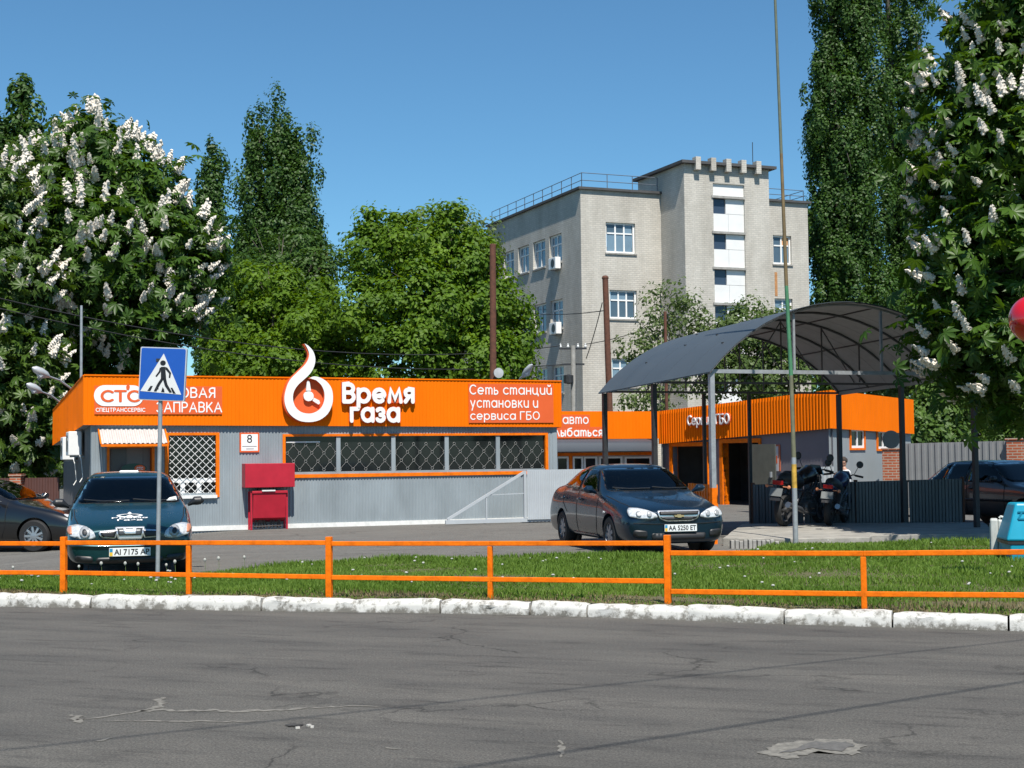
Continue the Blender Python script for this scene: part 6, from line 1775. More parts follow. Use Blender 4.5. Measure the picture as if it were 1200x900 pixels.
AMBER = M('amber_lens', (.55, .22, .12), .2)
REDL = M('red_lens', (.35, .01, .01), .15)
PLATE = M('plate_white', (.72, .74, .74), .4, var=.03)
BLUEP = M('plate_blue', (.02, .25, .45), .5); YELP = M('plate_yellow', (.75, .48, .04), .5)
def number_plate(car, txt, x, y, z, w_=.52, h=.112, band_blue=True):
    fr = Frame((0, 0, 0), 0)
    p = MB(); p.box(x - .012, x, y - w_ / 2, y + w_ / 2, z - h / 2, z + h / 2); pl = p.build('number_plate', PLATE, car.t, bevel=.003)
    # the plate faces -x; its reading direction runs towards -y
    fp = Frame((x - .0125, y + w_ / 2, z - h / 2), rad(-90))
    text_obj('characters', txt, (w_ * .12, w_ * .97, h * .16, h * .86), 0, fp, INK, pl, .002, .02)
    MB(fp).box(w_ * .012, w_ * .085, -.0015, -.0001, h * .5, h * .94).build('flag_blue', BLUEP, pl); MB(fp).box(w_ * .012, w_ * .085, -.0015, -.0001, h * .06, h * .495).build('flag_yellow', YELP, pl)
    return pl
def mirror(car, x, y, z, sg, mat, l=.17, h=.12):
    mb = MB(); mb.tube([(x, y * sg, z), (x - .02, (y + .05) * sg, z + .03), (x - .03, (y + .1) * sg, z + .06), (x - .03, (y + .17) * sg, z + .065), (x - .02, (y + .21) * sg, z + .06)], [.02, .035, h * .55, h * .52, h * .2], 10)
    return mb.build('mirror', mat, car.t, smooth=True)
def wiper(car, pts, off=.02):
    mb = MB()
    P = []
    for y, z in pts:
        h = car.bvh.ray_cast(Vector((-3, y, z)), Vector((1, 0, 0))); P.append(h[0] + h[1] * off * (1 if h[1].x < 0 else -1))
    mb.tube(P, .009, 5); mb.build('wiper', BLACKP, car.t)

TEAL = M('teal_car_paint', (.006, .042, .052), .28, metal=.45, var=.08, scale=2, coat=.7)
NAVY = M('dark_blue_car_paint', (.006, .021, .042), .28, metal=.45, var=.08, scale=2, coat=.6)
BLK = M('black_car_paint', (.006, .006, .007), .3, metal=.2, var=.08, scale=2, coat=1.0)
GRAPH = M('graphite_car_paint', (.060, .056, .056), .35, metal=.4, var=.1, scale=2, coat=.8)

# ---- teal sedan facing the camera
st = [(0.00, .26, .50, .56, .45, .54, .60, .40, .655), (.05, .20, .66, .72, .45, .68, .63, .50, .70), (.16, .18, .75, .80, .48, .75, .68, .58, .745), (.45, .18, .79, .83, .52, .78, .75, .64, .82), (.85, .18, .80, .84, .54, .80, .83, .68, .905),
      (1.18, .18, .80, .84, .55, .81, .89, .69, .965), (1.30, .18, .80, .84, .55, .81, .90, .675, 1.02), (1.62, .18, .80, .84, .56, .81, .92, .60, 1.24), (1.92, .18, .80, .84, .56, .81, .93, .545, 1.39), (2.1, .18, .80, .84, .56, .81, .94, .55, 1.42), (2.5, .18, .80, .84, .56, .81, .95, .555, 1.435), (2.95, .18, .80, .84, .57, .81, .96, .55, 1.40), (3.15, .18, .80, .84, .57, .81, .96, .56, 1.33),
      (3.52, .18, .80, .84, .57, .80, .96, .62, 1.07), (3.62, .18, .80, .84, .57, .79, .95, .63, 1.02), (3.95, .18, .79, .83, .57, .77, .93, .62, 1.0), (4.17, .2, .76, .80, .57, .72, .88, .58, .97), (4.24, .28, .66, .70, .57, .62, .80, .5, .9)]
c = Car('parked_sedan', 'dark teal sedan facing the road at left with white bonnet emblem, plate AI 7175 AP', TEAL, st, [(.82, .70), (3.34, .70)], .30)
c.add_wheels(M('grey_rim', (.3, .31, .32), .4, metal=.5), 7)
c.drape([(-.69, .985), (.69, .985), (.635, 1.13), (.535, 1.345), (-.535, 1.345), (-.635, 1.13)], 'front', .006, 'windscreen', CG, rnd=.06)
c.drape([(-.53, 1.30), (.53, 1.30), (.60, 1.06), (-.60, 1.06)], 'rear', .006, 'rear_window', CG, rnd=.05)
for sg in (1, -1):
    c.drape([(1.50, .98), (1.98, 1.31), (2.42, 1.335), (2.42, .99)], 'side', .006, 'side_window', CG, side=sg, rnd=.04)
    c.drape([(2.5, .99), (2.5, 1.335), (2.95, 1.305), (3.15, 1.2), (3.32, 1.01)], 'side', .006, 'side_window', CG, side=sg, rnd=.04)
    c.band([(1.42, .95), (1.44, .5), (1.5, .28)], .012, 'side', .003, 'door_gap', SEAMM, side=sg); c.band([(2.46, .97), (2.46, .28)], .012, 'side', .003, 'door_gap', SEAMM, side=sg)
    h = c.drape([(sg * y, z) for y, z in ((.425, .56), (.445, .63), (.54, .69), (.66, .715), (.755, .70), (.775, .64), (.73, .575), (.61, .545), (.49, .54))], 'front', .014, 'headlight', LENS, step=.03, rnd=.02)
    c.drape([(sg * y, z) for y, z in ((.705, .60), (.72, .69), (.755, .69), (.77, .64), (.74, .595))], 'front', .019, 'turn_signal', AMBER, parent=h, step=.03)
    cc = [(sg * (.555 + .062 * math.cos(a)), .618 + .062 * math.sin(a)) for a in np.linspace(0, 2 * math.pi, 17)[:-1]]
    c.drape(cc, 'front', .024, 'reflector', M('reflector_grey', (.34, .35, .36), .3, metal=.2), parent=h, step=.03)
    cc = [(sg * (.555 + .028 * math.cos(a)), .618 + .028 * math.sin(a)) for a in np.linspace(0, 2 * math.pi, 13)[:-1]]
    c.drape(cc, 'front', .030, 'bulb', DSTEEL, parent=h, step=.02)
    mirror(c, 1.42, .80, .93, sg, BLACKP)
    # outer grille openings
    g1 = c.drape([(sg * y, z) for y, z in ((.14, .66), (.37, .645), (.395, .615), (.35, .555), (.18, .545))], 'front', .012, 'grille_frame', CHROME, step=.03, rnd=.015)
    c.drape([(sg * y, z) for y, z in ((.165, .645), (.352, .631), (.37, .61), (.335, .57), (.195, .562))], 'front', .018, 'grille_mesh', BLACKP, parent=g1, step=.03)
    c.drape([(sg * y, z) for y, z in ((.46, .23), (.68, .25), (.68, .33), (.46, .31))], 'front', .008, 'air_intake', BLACKP, step=.05, rnd=.03)
g1 = c.drape([(-.19, .68), (.19, .68), (.15, .53), (-.15, .53)], 'front', .014, 'grille_frame', CHROME, step=.03, rnd=.02)
c.drape([(-.165, .663), (.165, .663), (.138, .585), (-.138, .585)], 'front', .02, 'grille_mesh', M('grille_grey', (.08, .085, .09), .4, metal=.5), parent=g1, step=.03)
c.drape([(-.08, .655), (.08, .655), (.07, .60), (-.07, .60)], 'front', .024, 'badge', CHROME, parent=g1, step=.02)
c.drape([(-.42, .22), (.42, .22), (.42, .295), (-.42, .295)], 'front', .008, 'air_intake', BLACKP, step=.06, rnd=.03)
c.band([(-.76, .505), (-.4, .485), (0, .48), (.4, .485), (.76, .505)], .012, 'front', .004, 'bumper_gap', SEAMM)
c.band([(-.74, .46), (-.4, .445), (0, .44), (.4, .445), (.74, .46)], .03, 'front', .012, 'bumper_strip', TEAL)
c.band([(.12, -.58), (.2, -.64), (.6, -.70), (1.15, -.73)], .012, 'top', .003, 'bonnet_gap', SEAMM); c.band([(.12, .58), (.2, .64), (.6, .70), (1.15, .73)], .012, 'top', .003, 'bonnet_gap', SEAMM)
number_plate(c, 'AI 7175 AP', -.03, 0, .365)
wiper(c, [(-.62, 1.0), (-.3, .995), (-.05, 1.02)]); wiper(c, [(.0, 1.0), (.35, .995), (.6, 1.02)])
# white bonnet emblem with lettering, laid on the bonnet
def bonnet_decal(car):
    cx = .62
    ell = [(cx - .10 + .085 * math.cos(a), .17 * math.sin(a)) for a in np.linspace(0, 2 * math.pi, 25)[:-1]]
    inn = [(cx - .10 + .055 * math.cos(a), .125 * math.sin(a)) for a in np.linspace(0, 2 * math.pi, 25)[:-1]]
    d = car.drape([(cx + .0, -.03), (cx + .10, 0), (cx + .0, .03)], 'top', .004, 'emblem', WHITE, step=.03)
    car.drape(ell, 'top', .003, 'emblem_ring', WHITE, parent=d, step=.04); car.drape(inn, 'top', .0045, 'emblem_field', TEAL, parent=d, step=.04)
    tri = [(cx - .15, -.05), (cx - .15, .05), (cx - .07, 0)]; car.drape(tri, 'top', .006, 'emblem_mark', WHITE, parent=d, step=.03)
    # lettering: flat text wrapped onto the bonnet
    for s_, x0, x1, hw in (('Время', cx - .27, cx - .19, .23), ('Газа', cx - .36, cx - .285, .16)):
        cu = bpy.data.curves.new('t', 'FONT'); cu.body = s_; cu.offset = .02
        o = bpy.data.objects.new('t', cu); col.objects.link(o); me = eval_mesh(o); bpy.data.objects.remove(o)
        xs_ = [v.co.x for v in me.vertices]; ys_ = [v.co.y for v in me.vertices]
        for v in me.vertices:
            yy = hw - (v.co.x - min(xs_)) / (max(xs_) - min(xs_)) * 2 * hw       # reading direction towards -y as seen from the front
            xx = x0 + (v.co.y - min(ys_)) / (max(ys_) - min(ys_)) * (x1 - x0)
            h = car.bvh.ray_cast(Vector((xx, yy, 5)), Vector((0, 0, -1))); v.co = (xx, yy, h[0].z + .005)
        me.materials.clear(); link_mesh('lettering', me, WHITE, d, world=False)
bonnet_decal(c)
c.drape([(-.64, .995), (-.50, .995), (-.54, 1.03), (-.63, 1.05)], 'front', .010, 'paper_sticker', WHITE, step=.04)
h = c.bvh.ray_cast(Vector((2.2, 0, 5)), Vector((0, 0, -1)))[0]
mb = MB(); mb.hexa([(2.12, -.14, h.z - .004), (2.12, .14, h.z - .004), (2.2, .14, h.z), (2.2, -.14, h.z), (2.13, -.12, h.z + .018), (2.13, .12, h.z + .018), (2.19, .12, h.z + .02), (2.19, -.12, h.z + .02)])
mb.build('roof_glint', WHITE, c.t, bevel=.006)  # bright reflection on the roof, modelled as a small white block
c.open_windows(1.2, 2.05, 1.43)
hd = Vector((.262, -.965, 0)); c.place(gx(152.5, 19.95), 19.95, dip(-5.3) - .004, hd)

# ---- dark blue sedan at three-quarter view
st = [(0.00, .26, .52, .58, .48, .54, .62, .38, .685), (.05, .20, .68, .74, .48, .70, .67, .50, .735), (.18, .18, .78, .82, .50, .77, .72, .60, .785), (.5, .18, .81, .855, .54, .80, .80, .66, .865), (.9, .18, .82, .862, .55, .82, .86, .70, .935),
      (1.2, .18, .82, .862, .56, .83, .90, .71, .985), (1.34, .18, .82, .862, .56, .83, .91, .69, 1.05), (1.7, .18, .82, .862, .57, .83, .93, .62, 1.28), (2.0, .18, .82, .862, .57, .83, .94, .565, 1.405), (2.2, .18, .82, .862, .57, .83, .95, .57, 1.435), (2.6, .18, .82, .862, .58, .83, .96, .57, 1.445), (3.1, .18, .82, .862, .58, .83, .97, .56, 1.41), (3.35, .18, .82, .862, .58, .82, .98, .57, 1.33),
      (3.75, .18, .82, .86, .58, .81, .98, .63, 1.13), (3.88, .18, .82, .86, .58, .80, .98, .64, 1.09), (4.2, .18, .81, .85, .58, .77, .97, .63, 1.07), (4.42, .2, .77, .81, .58, .72, .92, .58, 1.03), (4.5, .28, .67, .71, .58, .62, .85, .5, .95)]
c = Car('parked_sedan', 'dark blue sedan parked askew in mid-yard with chrome grille, plate AA 5250 ET', NAVY, st, [(.86, .74), (3.46, .74)], .305)
c.add_wheels(M('silver_cover', (.30, .31, .33), .35, metal=.6), 7, hubcap=True)
c.drape([(-.70, 1.0), (.70, 1.0), (.64, 1.16), (.55, 1.36), (-.55, 1.36), (-.64, 1.16)], 'front', .006, 'windscreen', CG, rnd=.06)
c.drape([(-.54, 1.33), (.54, 1.33), (.61, 1.13), (-.61, 1.13)], 'rear', .006, 'rear_window', CG, rnd=.05)
for sg in (1, -1):
    c.drape([(1.55, .985), (2.05, 1.325), (2.52, 1.35), (2.52, 1.0)], 'side', .006, 'side_window', CG, side=sg, rnd=.04)
    c.drape([(2.6, 1.0), (2.6, 1.35), (3.1, 1.32), (3.35, 1.22), (3.55, 1.04)], 'side', .006, 'side_window', CG, side=sg, rnd=.04)
    c.band([(1.44, .96), (1.46, .5), (1.55, .28)], .012, 'side', .003, 'door_gap', SEAMM, side=sg); c.band([(2.56, .98), (2.56, .28)], .012, 'side', .003, 'door_gap', SEAMM, side=sg); c.band([(3.45, 1.0), (3.35, .75), (3.1, .6)], .012, 'side', .003, 'door_gap', SEAMM, side=sg)
    c.band([(1.5, .25), (2.9, .25)], .05, 'side', .01, 'sill', NAVY, side=sg)
    for x in (2.28, 3.22): c.band([(x, .84), (x + .18, .845)], .04, 'side', .025, 'door_handle', NAVY, side=sg)
    h = c.drape([(sg * y, z) for y, z in ((.34, .605), (.355, .655), (.46, .70), (.60, .735), (.71, .74), (.745, .69), (.74, .615), (.6, .59), (.45, .585))], 'front', .014, 'headlight', LENS, step=.03, rnd=.02)
    for cy in (.47, .62):
        cc = [(sg * (cy + .036 * math.cos(a)), .65 + .036 * math.sin(a)) for a in np.linspace(0, 2 * math.pi, 13)[:-1]]
        c.drape(cc, 'front', .021, 'reflector', M('reflector_grey', (.34, .35, .36), .3, metal=.2), parent=h, step=.03)
    m_ = mirror(c, 1.55, .82, .96, sg, NAVY)
    c.drape([(sg * y, z) for y, z in ((.50, .30), (.70, .32), (.70, .42), (.50, .40))], 'front', .008, 'fog_recess', BLACKP, step=.05, rnd=.03)
    c.drape([(sg * y, z) for y, z in ((.42, .72), (.68, .74), (.68, .92), (.5, .9))], 'rear', .01, 'tail_light', REDL, step=.05, rnd=.03)
    c.band([(1.02, .66), (1.10, .665)], .04, 'side', .008, 'side_repeater', LENS, side=sg)
gr = c.drape([(-.345, .70), (.345, .70), (.31, .585), (.2, .545), (-.2, .545), (-.31, .585)], 'front', .014, 'grille_frame', CHROME, step=.03, rnd=.03)
c.drape([(-.315, .685), (.315, .685), (.30, .64), (-.30, .64)], 'front', .02, 'grille_mesh', BLACKP, parent=gr, step=.03)
c.drape([(-.295, .615), (.295, .615), (.27, .585), (.18, .562), (-.18, .562), (-.27, .585)], 'front', .02, 'grille_mesh', BLACKP, parent=gr, step=.03)
bt = [(-.075, .612), (-.03, .612), (-.03, .602), (.03, .602), (.03, .612), (.075, .612), (.085, .64), (.04, .64), (.04, .652), (-.02, .652), (-.02, .64), (-.065, .64)]
c.drape(bt, 'front', .028, 'emblem', M('gold_badge', (.6, .47, .25), .3, metal=.6), parent=gr, step=.02, smooth=False)
c.drape([(-.42, .26), (.42, .26), (.44, .36), (-.44, .36)], 'front', .008, 'air_intake', BLACKP, step=.06, rnd=.03)
c.band([(-.78, .525), (-.4, .505), (0, .50), (.4, .505), (.78, .525)], .01, 'front', .004, 'bumper_gap', SEAMM)
c.band([(.12, -.58), (.25, -.66), (.6, -.73), (1.2, -.76)], .012, 'top', .003, 'bonnet_gap', SEAMM); c.band([(.12, .58), (.25, .66), (.6, .73), (1.2, .76)], .012, 'top', .003, 'bonnet_gap', SEAMM)
number_plate(c, 'AA 5250 ET', -.028, -.02, .44)
wiper(c, [(-.62, 1.02), (-.3, 1.015), (-.05, 1.04)]); wiper(c, [(.0, 1.02), (.35, 1.015), (.6, 1.04)])
c.open_windows(1.24, 2.12, 1.44)
hd = Vector((.25, -.968, 0)); c.place(gx(794, 23.3), 23.3, -.006, hd)

# ---- black sedan at far left, nose to the right
st = [(0.00, .26, .52, .58, .46, .54, .58, .38, .63), (.06, .20, .70, .76, .47, .70, .63, .50, .68), (.25, .18, .79, .84, .50, .77, .71, .60, .76), (.6, .18, .83, .875, .54, .81, .80, .66, .85), (1.0, .18, .84, .88, .55, .83, .87, .70, .93),
      (1.3, .18, .84, .88, .56, .84, .92, .71, .985), (1.45, .18, .84, .88, .56, .84, .93, .69, 1.05), (1.85, .18, .84, .88, .57, .84, .96, .62, 1.28), (2.2, .18, .84, .88, .57, .84, .98, .57, 1.42), (2.5, .18, .84, .88, .57, .84, .99, .575, 1.455), (2.9, .18, .84, .88, .58, .84, 1.0, .575, 1.45), (3.4, .18, .84, .88, .58, .84, 1.01, .56, 1.39), (3.8, .18, .84, .88, .58, .83, 1.02, .58, 1.24),
      (4.15, .18, .83, .87, .58, .81, 1.02, .63, 1.10), (4.45, .18, .81, .85, .58, .77, 1.0, .62, 1.06), (4.62, .2, .76, .80, .58, .71, .95, .56, 1.0), (4.68, .28, .66, .7, .58, .6, .85, .48, .92)]
c = Car('parked_sedan', 'black sedan cut by the left picture edge, nose towards the garage', BLK, st, [(.92, .77), (3.62, .77)], .32)
c.add_wheels(ALU, 9)
c.drape([(-.71, 1.02), (.71, 1.02), (.64, 1.18), (.56, 1.37), (-.56, 1.37), (-.64, 1.18)], 'front', .006, 'windscreen', CG, rnd=.06)
c.drape([(-.54, 1.33), (.54, 1.33), (.61, 1.13), (-.61, 1.13)], 'rear', .006, 'rear_window', CG, rnd=.05)
for sg in (1, -1):
    c.drape([(1.72, 1.0), (2.25, 1.34), (2.75, 1.365), (2.75, 1.03)], 'side', .006, 'side_window', CG, side=sg, rnd=.04)
    c.drape([(2.83, 1.03), (2.83, 1.365), (3.35, 1.31), (3.75, 1.17), (3.85, 1.06)], 'side', .006, 'side_window', CG, side=sg, rnd=.04)
    c.band([(1.5, .98), (1.52, .5), (1.6, .28)], .012, 'side', .003, 'door_gap', SEAMM, side=sg); c.band([(2.79, 1.0), (2.79, .28)], .012, 'side', .003, 'door_gap', SEAMM, side=sg)
    for x in (2.5, 3.5): c.band([(x, .88), (x + .18, .885)], .04, 'side', .025, 'door_handle', BLK, side=sg)
    c.band([(1.68, 1.0), (2.25, 1.365), (2.8, 1.39), (3.4, 1.335)], .018, 'side', .01, 'window_trim', CHROME, side=sg)
    c.drape([(sg * y, z) for y, z in ((.42, .60), (.55, .68), (.74, .73), (.76, .66), (.55, .58))], 'front', .014, 'headlight', LENS, step=.03, rnd=.02)
    mirror(c, 1.68, .84, 1.0, sg, BLK)
c.drape([(-.3, .64), (.3, .64), (.25, .42), (-.25, .42)], 'front', .014, 'grille_mesh', BLACKP, step=.03, rnd=.03)
c.open_windows(1.36, 2.3, 1.45)
hd = Vector((.985, -.17, 0)); c.place(gx(116, 29.9), 29.9, dip(-10) - .006, hd)

# ---- graphite hatchback at right, boxy
st = [(0.00, .28, .60, .64, .48, .62, .60, .52, .66), (.04, .22, .74, .77, .48, .75, .66, .62, .70), (.12, .20, .78, .80, .50, .78, .74, .70, .76), (.6, .20, .79, .815, .54, .80, .82, .72, .85), (1.05, .20, .79, .82, .56, .80, .87, .72, .91),
      (1.15, .20, .79, .82, .56, .80, .88, .70, .95), (1.4, .20, .79, .82, .56, .80, .89, .65, 1.12), (1.75, .20, .79, .82, .57, .80, .90, .60, 1.34), (1.9, .20, .79, .82, .57, .80, .90, .60, 1.385), (2.4, .20, .79, .82, .57, .80, .91, .61, 1.40), (3.1, .20, .79, .82, .57, .80, .91, .60, 1.385), (3.25, .20, .79, .82, .57, .80, .91, .60, 1.35),
      (3.75, .20, .79, .82, .57, .80, .91, .66, .98), (3.84, .20, .79, .82, .57, .79, .90, .68, .93), (3.96, .22, .77, .80, .57, .76, .87, .66, .90), (4.0, .30, .70, .73, .57, .70, .8, .6, .84)]
c = Car('parked_hatchback', 'graphite boxy hatchback parked in shade at the right edge', GRAPH, st, [(.78, .70), (3.24, .70)], .29)
c.add_wheels(M('dull_rim', (.12, .12, .13), .5, metal=.5), 8)
c.drape([(-.70, .95), (.70, .95), (.655, 1.12), (.585, 1.335), (-.585, 1.335), (-.655, 1.12)], 'front', .006, 'windscreen', CG, rnd=.04)
c.drape([(-.56, 1.32), (.56, 1.32), (.64, .99), (-.64, .99)], 'rear', .006, 'rear_window', CG, rnd=.04)
for sg in (1, -1):
    c.drape([(1.36, .93), (1.82, 1.31), (2.35, 1.325), (2.35, .935)], 'side', .006, 'side_window', CG, side=sg, rnd=.03)
    c.drape([(2.43, .935), (2.43, 1.325), (2.95, 1.315), (3.08, .935)], 'side', .006, 'side_window', CG, side=sg, rnd=.03)
    c.drape([(3.14, .935), (3.03, 1.30), (3.2, 1.28), (3.55, .95)], 'side', .006, 'side_window', CG, side=sg, rnd=.03)
    c.band([(1.3, .9), (1.3, .28)], .012, 'side', .003, 'door_gap', SEAMM, side=sg); c.band([(2.39, .92), (2.39, .28)], .012, 'side', .003, 'door_gap', SEAMM, side=sg); c.band([(3.1, .9), (2.95, .6)], .012, 'side', .003, 'door_gap', SEAMM, side=sg)
    for x in (2.12, 2.85): c.band([(x, .80), (x + .2, .80)], .045, 'side', .02, 'door_handle', BLACKP, side=sg)
    c.band([(1.1, .56), (2.9, .56)], .05, 'side', .014, 'side_moulding', BLACKP, side=sg)
    c.drape([(sg * y, z) for y, z in ((.42, .58), (.74, .58), (.74, .69), (.42, .69))], 'front', .014, 'headlight', LENS, step=.04)
    mirror(c, 1.5, .78, .94, sg, BLACKP)
    c.drape([(sg * y, z) for y, z in ((.5, .66), (.72, .66), (.72, .84), (.5, .84))], 'rear', .01, 'tail_light', REDL, step=.05)
c.drape([(-.4, .59), (.4, .59), (.4, .68), (-.4, .68)], 'front', .01, 'grille_mesh', BLACKP, step=.05)
c.open_windows(1.1, 1.95, 1.39)
hd = Vector((.42, -.91, 0)).normalized(); nose = Vector((10.0, 33.4, 0)) + hd * 4.0
c.place(nose.x, nose.y, -.008, hd)

# ------------------------------------------------------------------ motorcycles (built along +x, then placed)
MP = M('moto_paint_black', (.008, .008, .010), .35, metal=.2, coat=.6); MBL = M('moto_paint_blue', (.012, .02, .075), .35, metal=.2, coat=.6)
ENG = M('engine_metal', (.10, .10, .105), .5, metal=.6, var=.3, scale=12); SEATM = M('seat_vinyl', (.012, .012, .013), .6)
def motorcycle(label, paint, top_case):
    t = thing('motorcycle', label, 'motorcycle', group='motorcycles on the platform')
    R = .30
    for x, nm in ((-.68, 'rear'), (.70, 'front')):
        mb = MB(); wd = .13 if x < 0 else .10
        mb.lathe([(R * .74, -wd * .4), (R * .9, -wd / 2), (R * .98, -wd * .3), (R, 0), (R * .98, wd * .3), (R * .9, wd / 2), (R * .74, wd * .4), (R * .74, -wd * .4)], c=(x, 0, R), axis='y', n=28, cap=False); tyre = mb.build('wheel', BLACK, t, smooth=True)
        mb = MB(); mb.lathe([(R * .76, -.035), (R * .68, -.035), (R * .68, .035), (R * .76, .035)], c=(x, 0, R), axis='y', n=24, cap=False)
        for k in range(6):
            a = math.pi * k / 3; mb.bar((x, 0, R), (x + math.cos(a) * R * .7, 0, R + math.sin(a) * R * .7), .03, .03, (0, 1, 0))
        mb.lathe([(.05, -.06), (.05, .06)], c=(x, 0, R), axis='y', n=12); mb.build('rim', ENG, tyre)
        mb = MB(); mb.lathe([(.13, .055), (.13, .06), (.07, .06)], c=(x, 0, R), axis='y', n=20); mb.build('brake_disc', ALU, tyre)
    mb = MB()
    for s_ in (-1, 1):
        mb.tube([(.43, .05 * s_, .88), (.2, .11 * s_, .72), (-.2, .12 * s_, .62), (-.35, .11 * s_, .42), (-.2, .11 * s_, .25)], .022, 6)
        mb.tube([(.42, .04 * s_, .78), (.30, .10 * s_, .40), (.15, .10 * s_, .24), (-.2, .11 * s_, .25)], .018, 6); mb.tube([(-.2, .12 * s_, .62), (-.75, .1 * s_, .72)], .016, 6)
    mb.build('frame', DSTEEL, t, smooth=True)
    mb = MB()
    for s_ in (-1, 1): mb.bar((-.25, .10 * s_, .36), (-.68, .11 * s_, .30), .03, .05)
    mb.build('swingarm', DSTEEL, t)
    mb = MB()
    for s_ in (-1, 1): mb.tube([(.42, .10 * s_, .92), (.56, .10 * s_, .62), (.70, .10 * s_, .30)], [.026, .026, .022], 8)
    mb.build('fork', ALU, t, smooth=True)
    mb = MB()
    for s_ in (-1, 1): mb.tube([(-.35, .13 * s_, .62), (-.58, .14 * s_, .34)], .03, 8)
    mb.build('shock_absorber', ENG, t)
    mb = MB(); mb.box(-.2, .26, -.16, .16, .22, .42); mb.tube([(.08, 0, .40), (.16, 0, .62)], [.11, .10], 12)
    for k in range(5): mb.box(-.0 + k * .012, .2 + k * .012, -.13, .13, .44 + k * .04, .452 + k * .04)
    mb.lathe([(.11, -.2), (.13, -.17), (.13, .17), (.11, .2)], c=(-.08, 0, .34), axis='y', n=16); mb.build('engine', ENG, t, bevel=.01)
    mb = MB(); mb.tube([(.2, -.1, .5), (.34, -.13, .34), (.2, -.16, .2), (-.3, -.19, .26), (-.45, -.2, .32), (-.95, -.2, .42)], [.025, .025, .025, .03, .05, .055], 10); mb.build('exhaust', M('exhaust_steel', (.25, .25, .26), .3, metal=.8), t, smooth=True)
    mb = MB(); mb.tube([(.42, 0, .86), (.34, 0, .90), (.15, 0, .93), (-.05, 0, .86), (-.15, 0, .78)], [.06, .14, .175, .14, .06], 14); mb.build('tank', paint, t, smooth='all')
    mb = MB(); mb.tube([(-.08, 0, .80), (-.2, 0, .79), (-.5, 0, .83), (-.8, 0, .87), (-.88, 0, .86)], [.06, .125, .14, .11, .04], 12); o = mb.build('seat', SEATM, t, smooth='all')
    mb = MB(); mb.tube([(-.45, 0, .74), (-.75, 0, .78), (-.98, 0, .82)], [.11, .10, .05], 10); tl_ = mb.build('tail_fairing', paint, t, smooth='all')
    mb = MB(); mb.box(-1.01, -.96, -.1, .1, .76, .84); mb.build('tail_light', REDL, t, bevel=.01)
    mb = MB(); mb.hexa([(-1.0, -.1, .66), (-1.0, .1, .66), (-1.08, .1, .48), (-1.08, -.1, .48), (-.97, -.1, .66), (-.97, .1, .66), (-1.05, .1, .48), (-1.05, -.1, .48)]); mb.build('rear_fender', BLACKP, t)
    mb = MB(); mb.hexa([(-1.018, -.12, .70), (-1.018, .12, .70), (-1.07, .12, .56), (-1.07, -.12, .56), (-1.008, -.12, .70), (-1.008, .12, .70), (-1.06, .12, .56), (-1.06, -.12, .56)]); mb.build('number_plate', M('dull_plate', (.16, .17, .17), .5), t)
    mb = MB()
    R2 = R + .04
    vs = []
    for k in range(9):
        a = rad(20 + 120 * k / 8)
        for y in (-.065, .065): vs.append((.70 + R2 * math.cos(a), y, R + R2 * math.sin(a)))
    mb.add(vs, [(2 * k, 2 * k + 2, 2 * k + 3, 2 * k + 1) for k in range(8)]); o = mb.build('front_fender', paint, t, smooth='all'); o.modifiers.new('s', 'SOLIDIFY').thickness = .008
    mb = MB(); mb.lathe([(.03, -.14), (.09, -.07), (.10, 0), (.09, .03), (.001, .04)], c=(.52, 0, .86), axis='x', n=14); mb.build('headlight', ENG, t, smooth=True)
    mb = MB(); mb.tube([(.34, -.38, 1.0), (.36, -.2, 1.03), (.42, -.08, .98), (.42, .08, .98), (.36, .2, 1.03), (.34, .38, 1.0)], .014, 6); hb = mb.build('handlebar', DSTEEL, t, smooth=True)
    for s_ in (-1, 1):
        mb = MB(); mb.tube([(.345, .25 * s_, 1.02), (.33, .42 * s_, .995)], .022, 8); mb.build('grip', BLACK, hb)
        mb = MB(); mb.tube([(.37, .22 * s_, 1.03), (.36, .30 * s_, 1.2)], .007, 5); fm = Frame((.36, .33 * s_, 1.23), 0); mb.lathe([(.001, -.02), (.06, -.018), (.075, 0), (.06, .012), (.001, .014)], c=(.36, .33 * s_, 1.25), axis='x', n=14); mb.build('mirror', BLACKP, hb, smooth=True)
        mb = MB(); mb.tube([(-.97, .1 * s_, .73), (-.98, .2 * s_, .73)], .01, 5); mb.lathe([(.02, -.03), (.035, 0), (.02, .03)], c=(-.98, .22 * s_, .73), axis='x', n=10); mb.build('turn_signal', AMBER, t)
        mb = MB(); mb.tube([(-.1, .16 * s_, .33), (-.1, .3 * s_, .33)], .014, 6); mb.build('footrest', BLACK, t)
    mb = MB(); mb.hexa([(.5, -.16, .93), (.5, .16, .93), (.42, .18, .93), (.42, -.18, .93), (.44, -.1, 1.1), (.44, .1, 1.1), (.43, .1, 1.1), (.43, -.1, 1.1)]); mb.build('fairing', paint, t, bevel=.02)
    mb = MB(); mb.tube([(-.15, .13, .3), (-.22, .24, .02)], .012, 6); mb.build('side_stand', DSTEEL, t)
    if top_case:
        mb = MB(); mb.box(-.62, -.42, -.13, .13, .84, 1.0); mb.build('saddle_bag', SEATM, t, bevel=.05)
    return t
def put(t, px, d, heading, z, lean=.10):
    """stand it with the rear wheel under a pixel column"""
    a = math.atan2(heading[1], heading[0]); h = Vector((math.cos(a), math.sin(a), 0))
    p = Vector((gx(px, d), d, z)) + h * .68
    t.location = p; t.rotation_euler = (-lean, 0, a); t.rotation_mode = 'XYZ'
m1 = motorcycle('black motorcycle with its tail towards the road, left of two', MP, True); put(m1, 919, 29.5, (.62, .78), pz, -.08); m1.scale = (1.12, 1.12, 1.12)
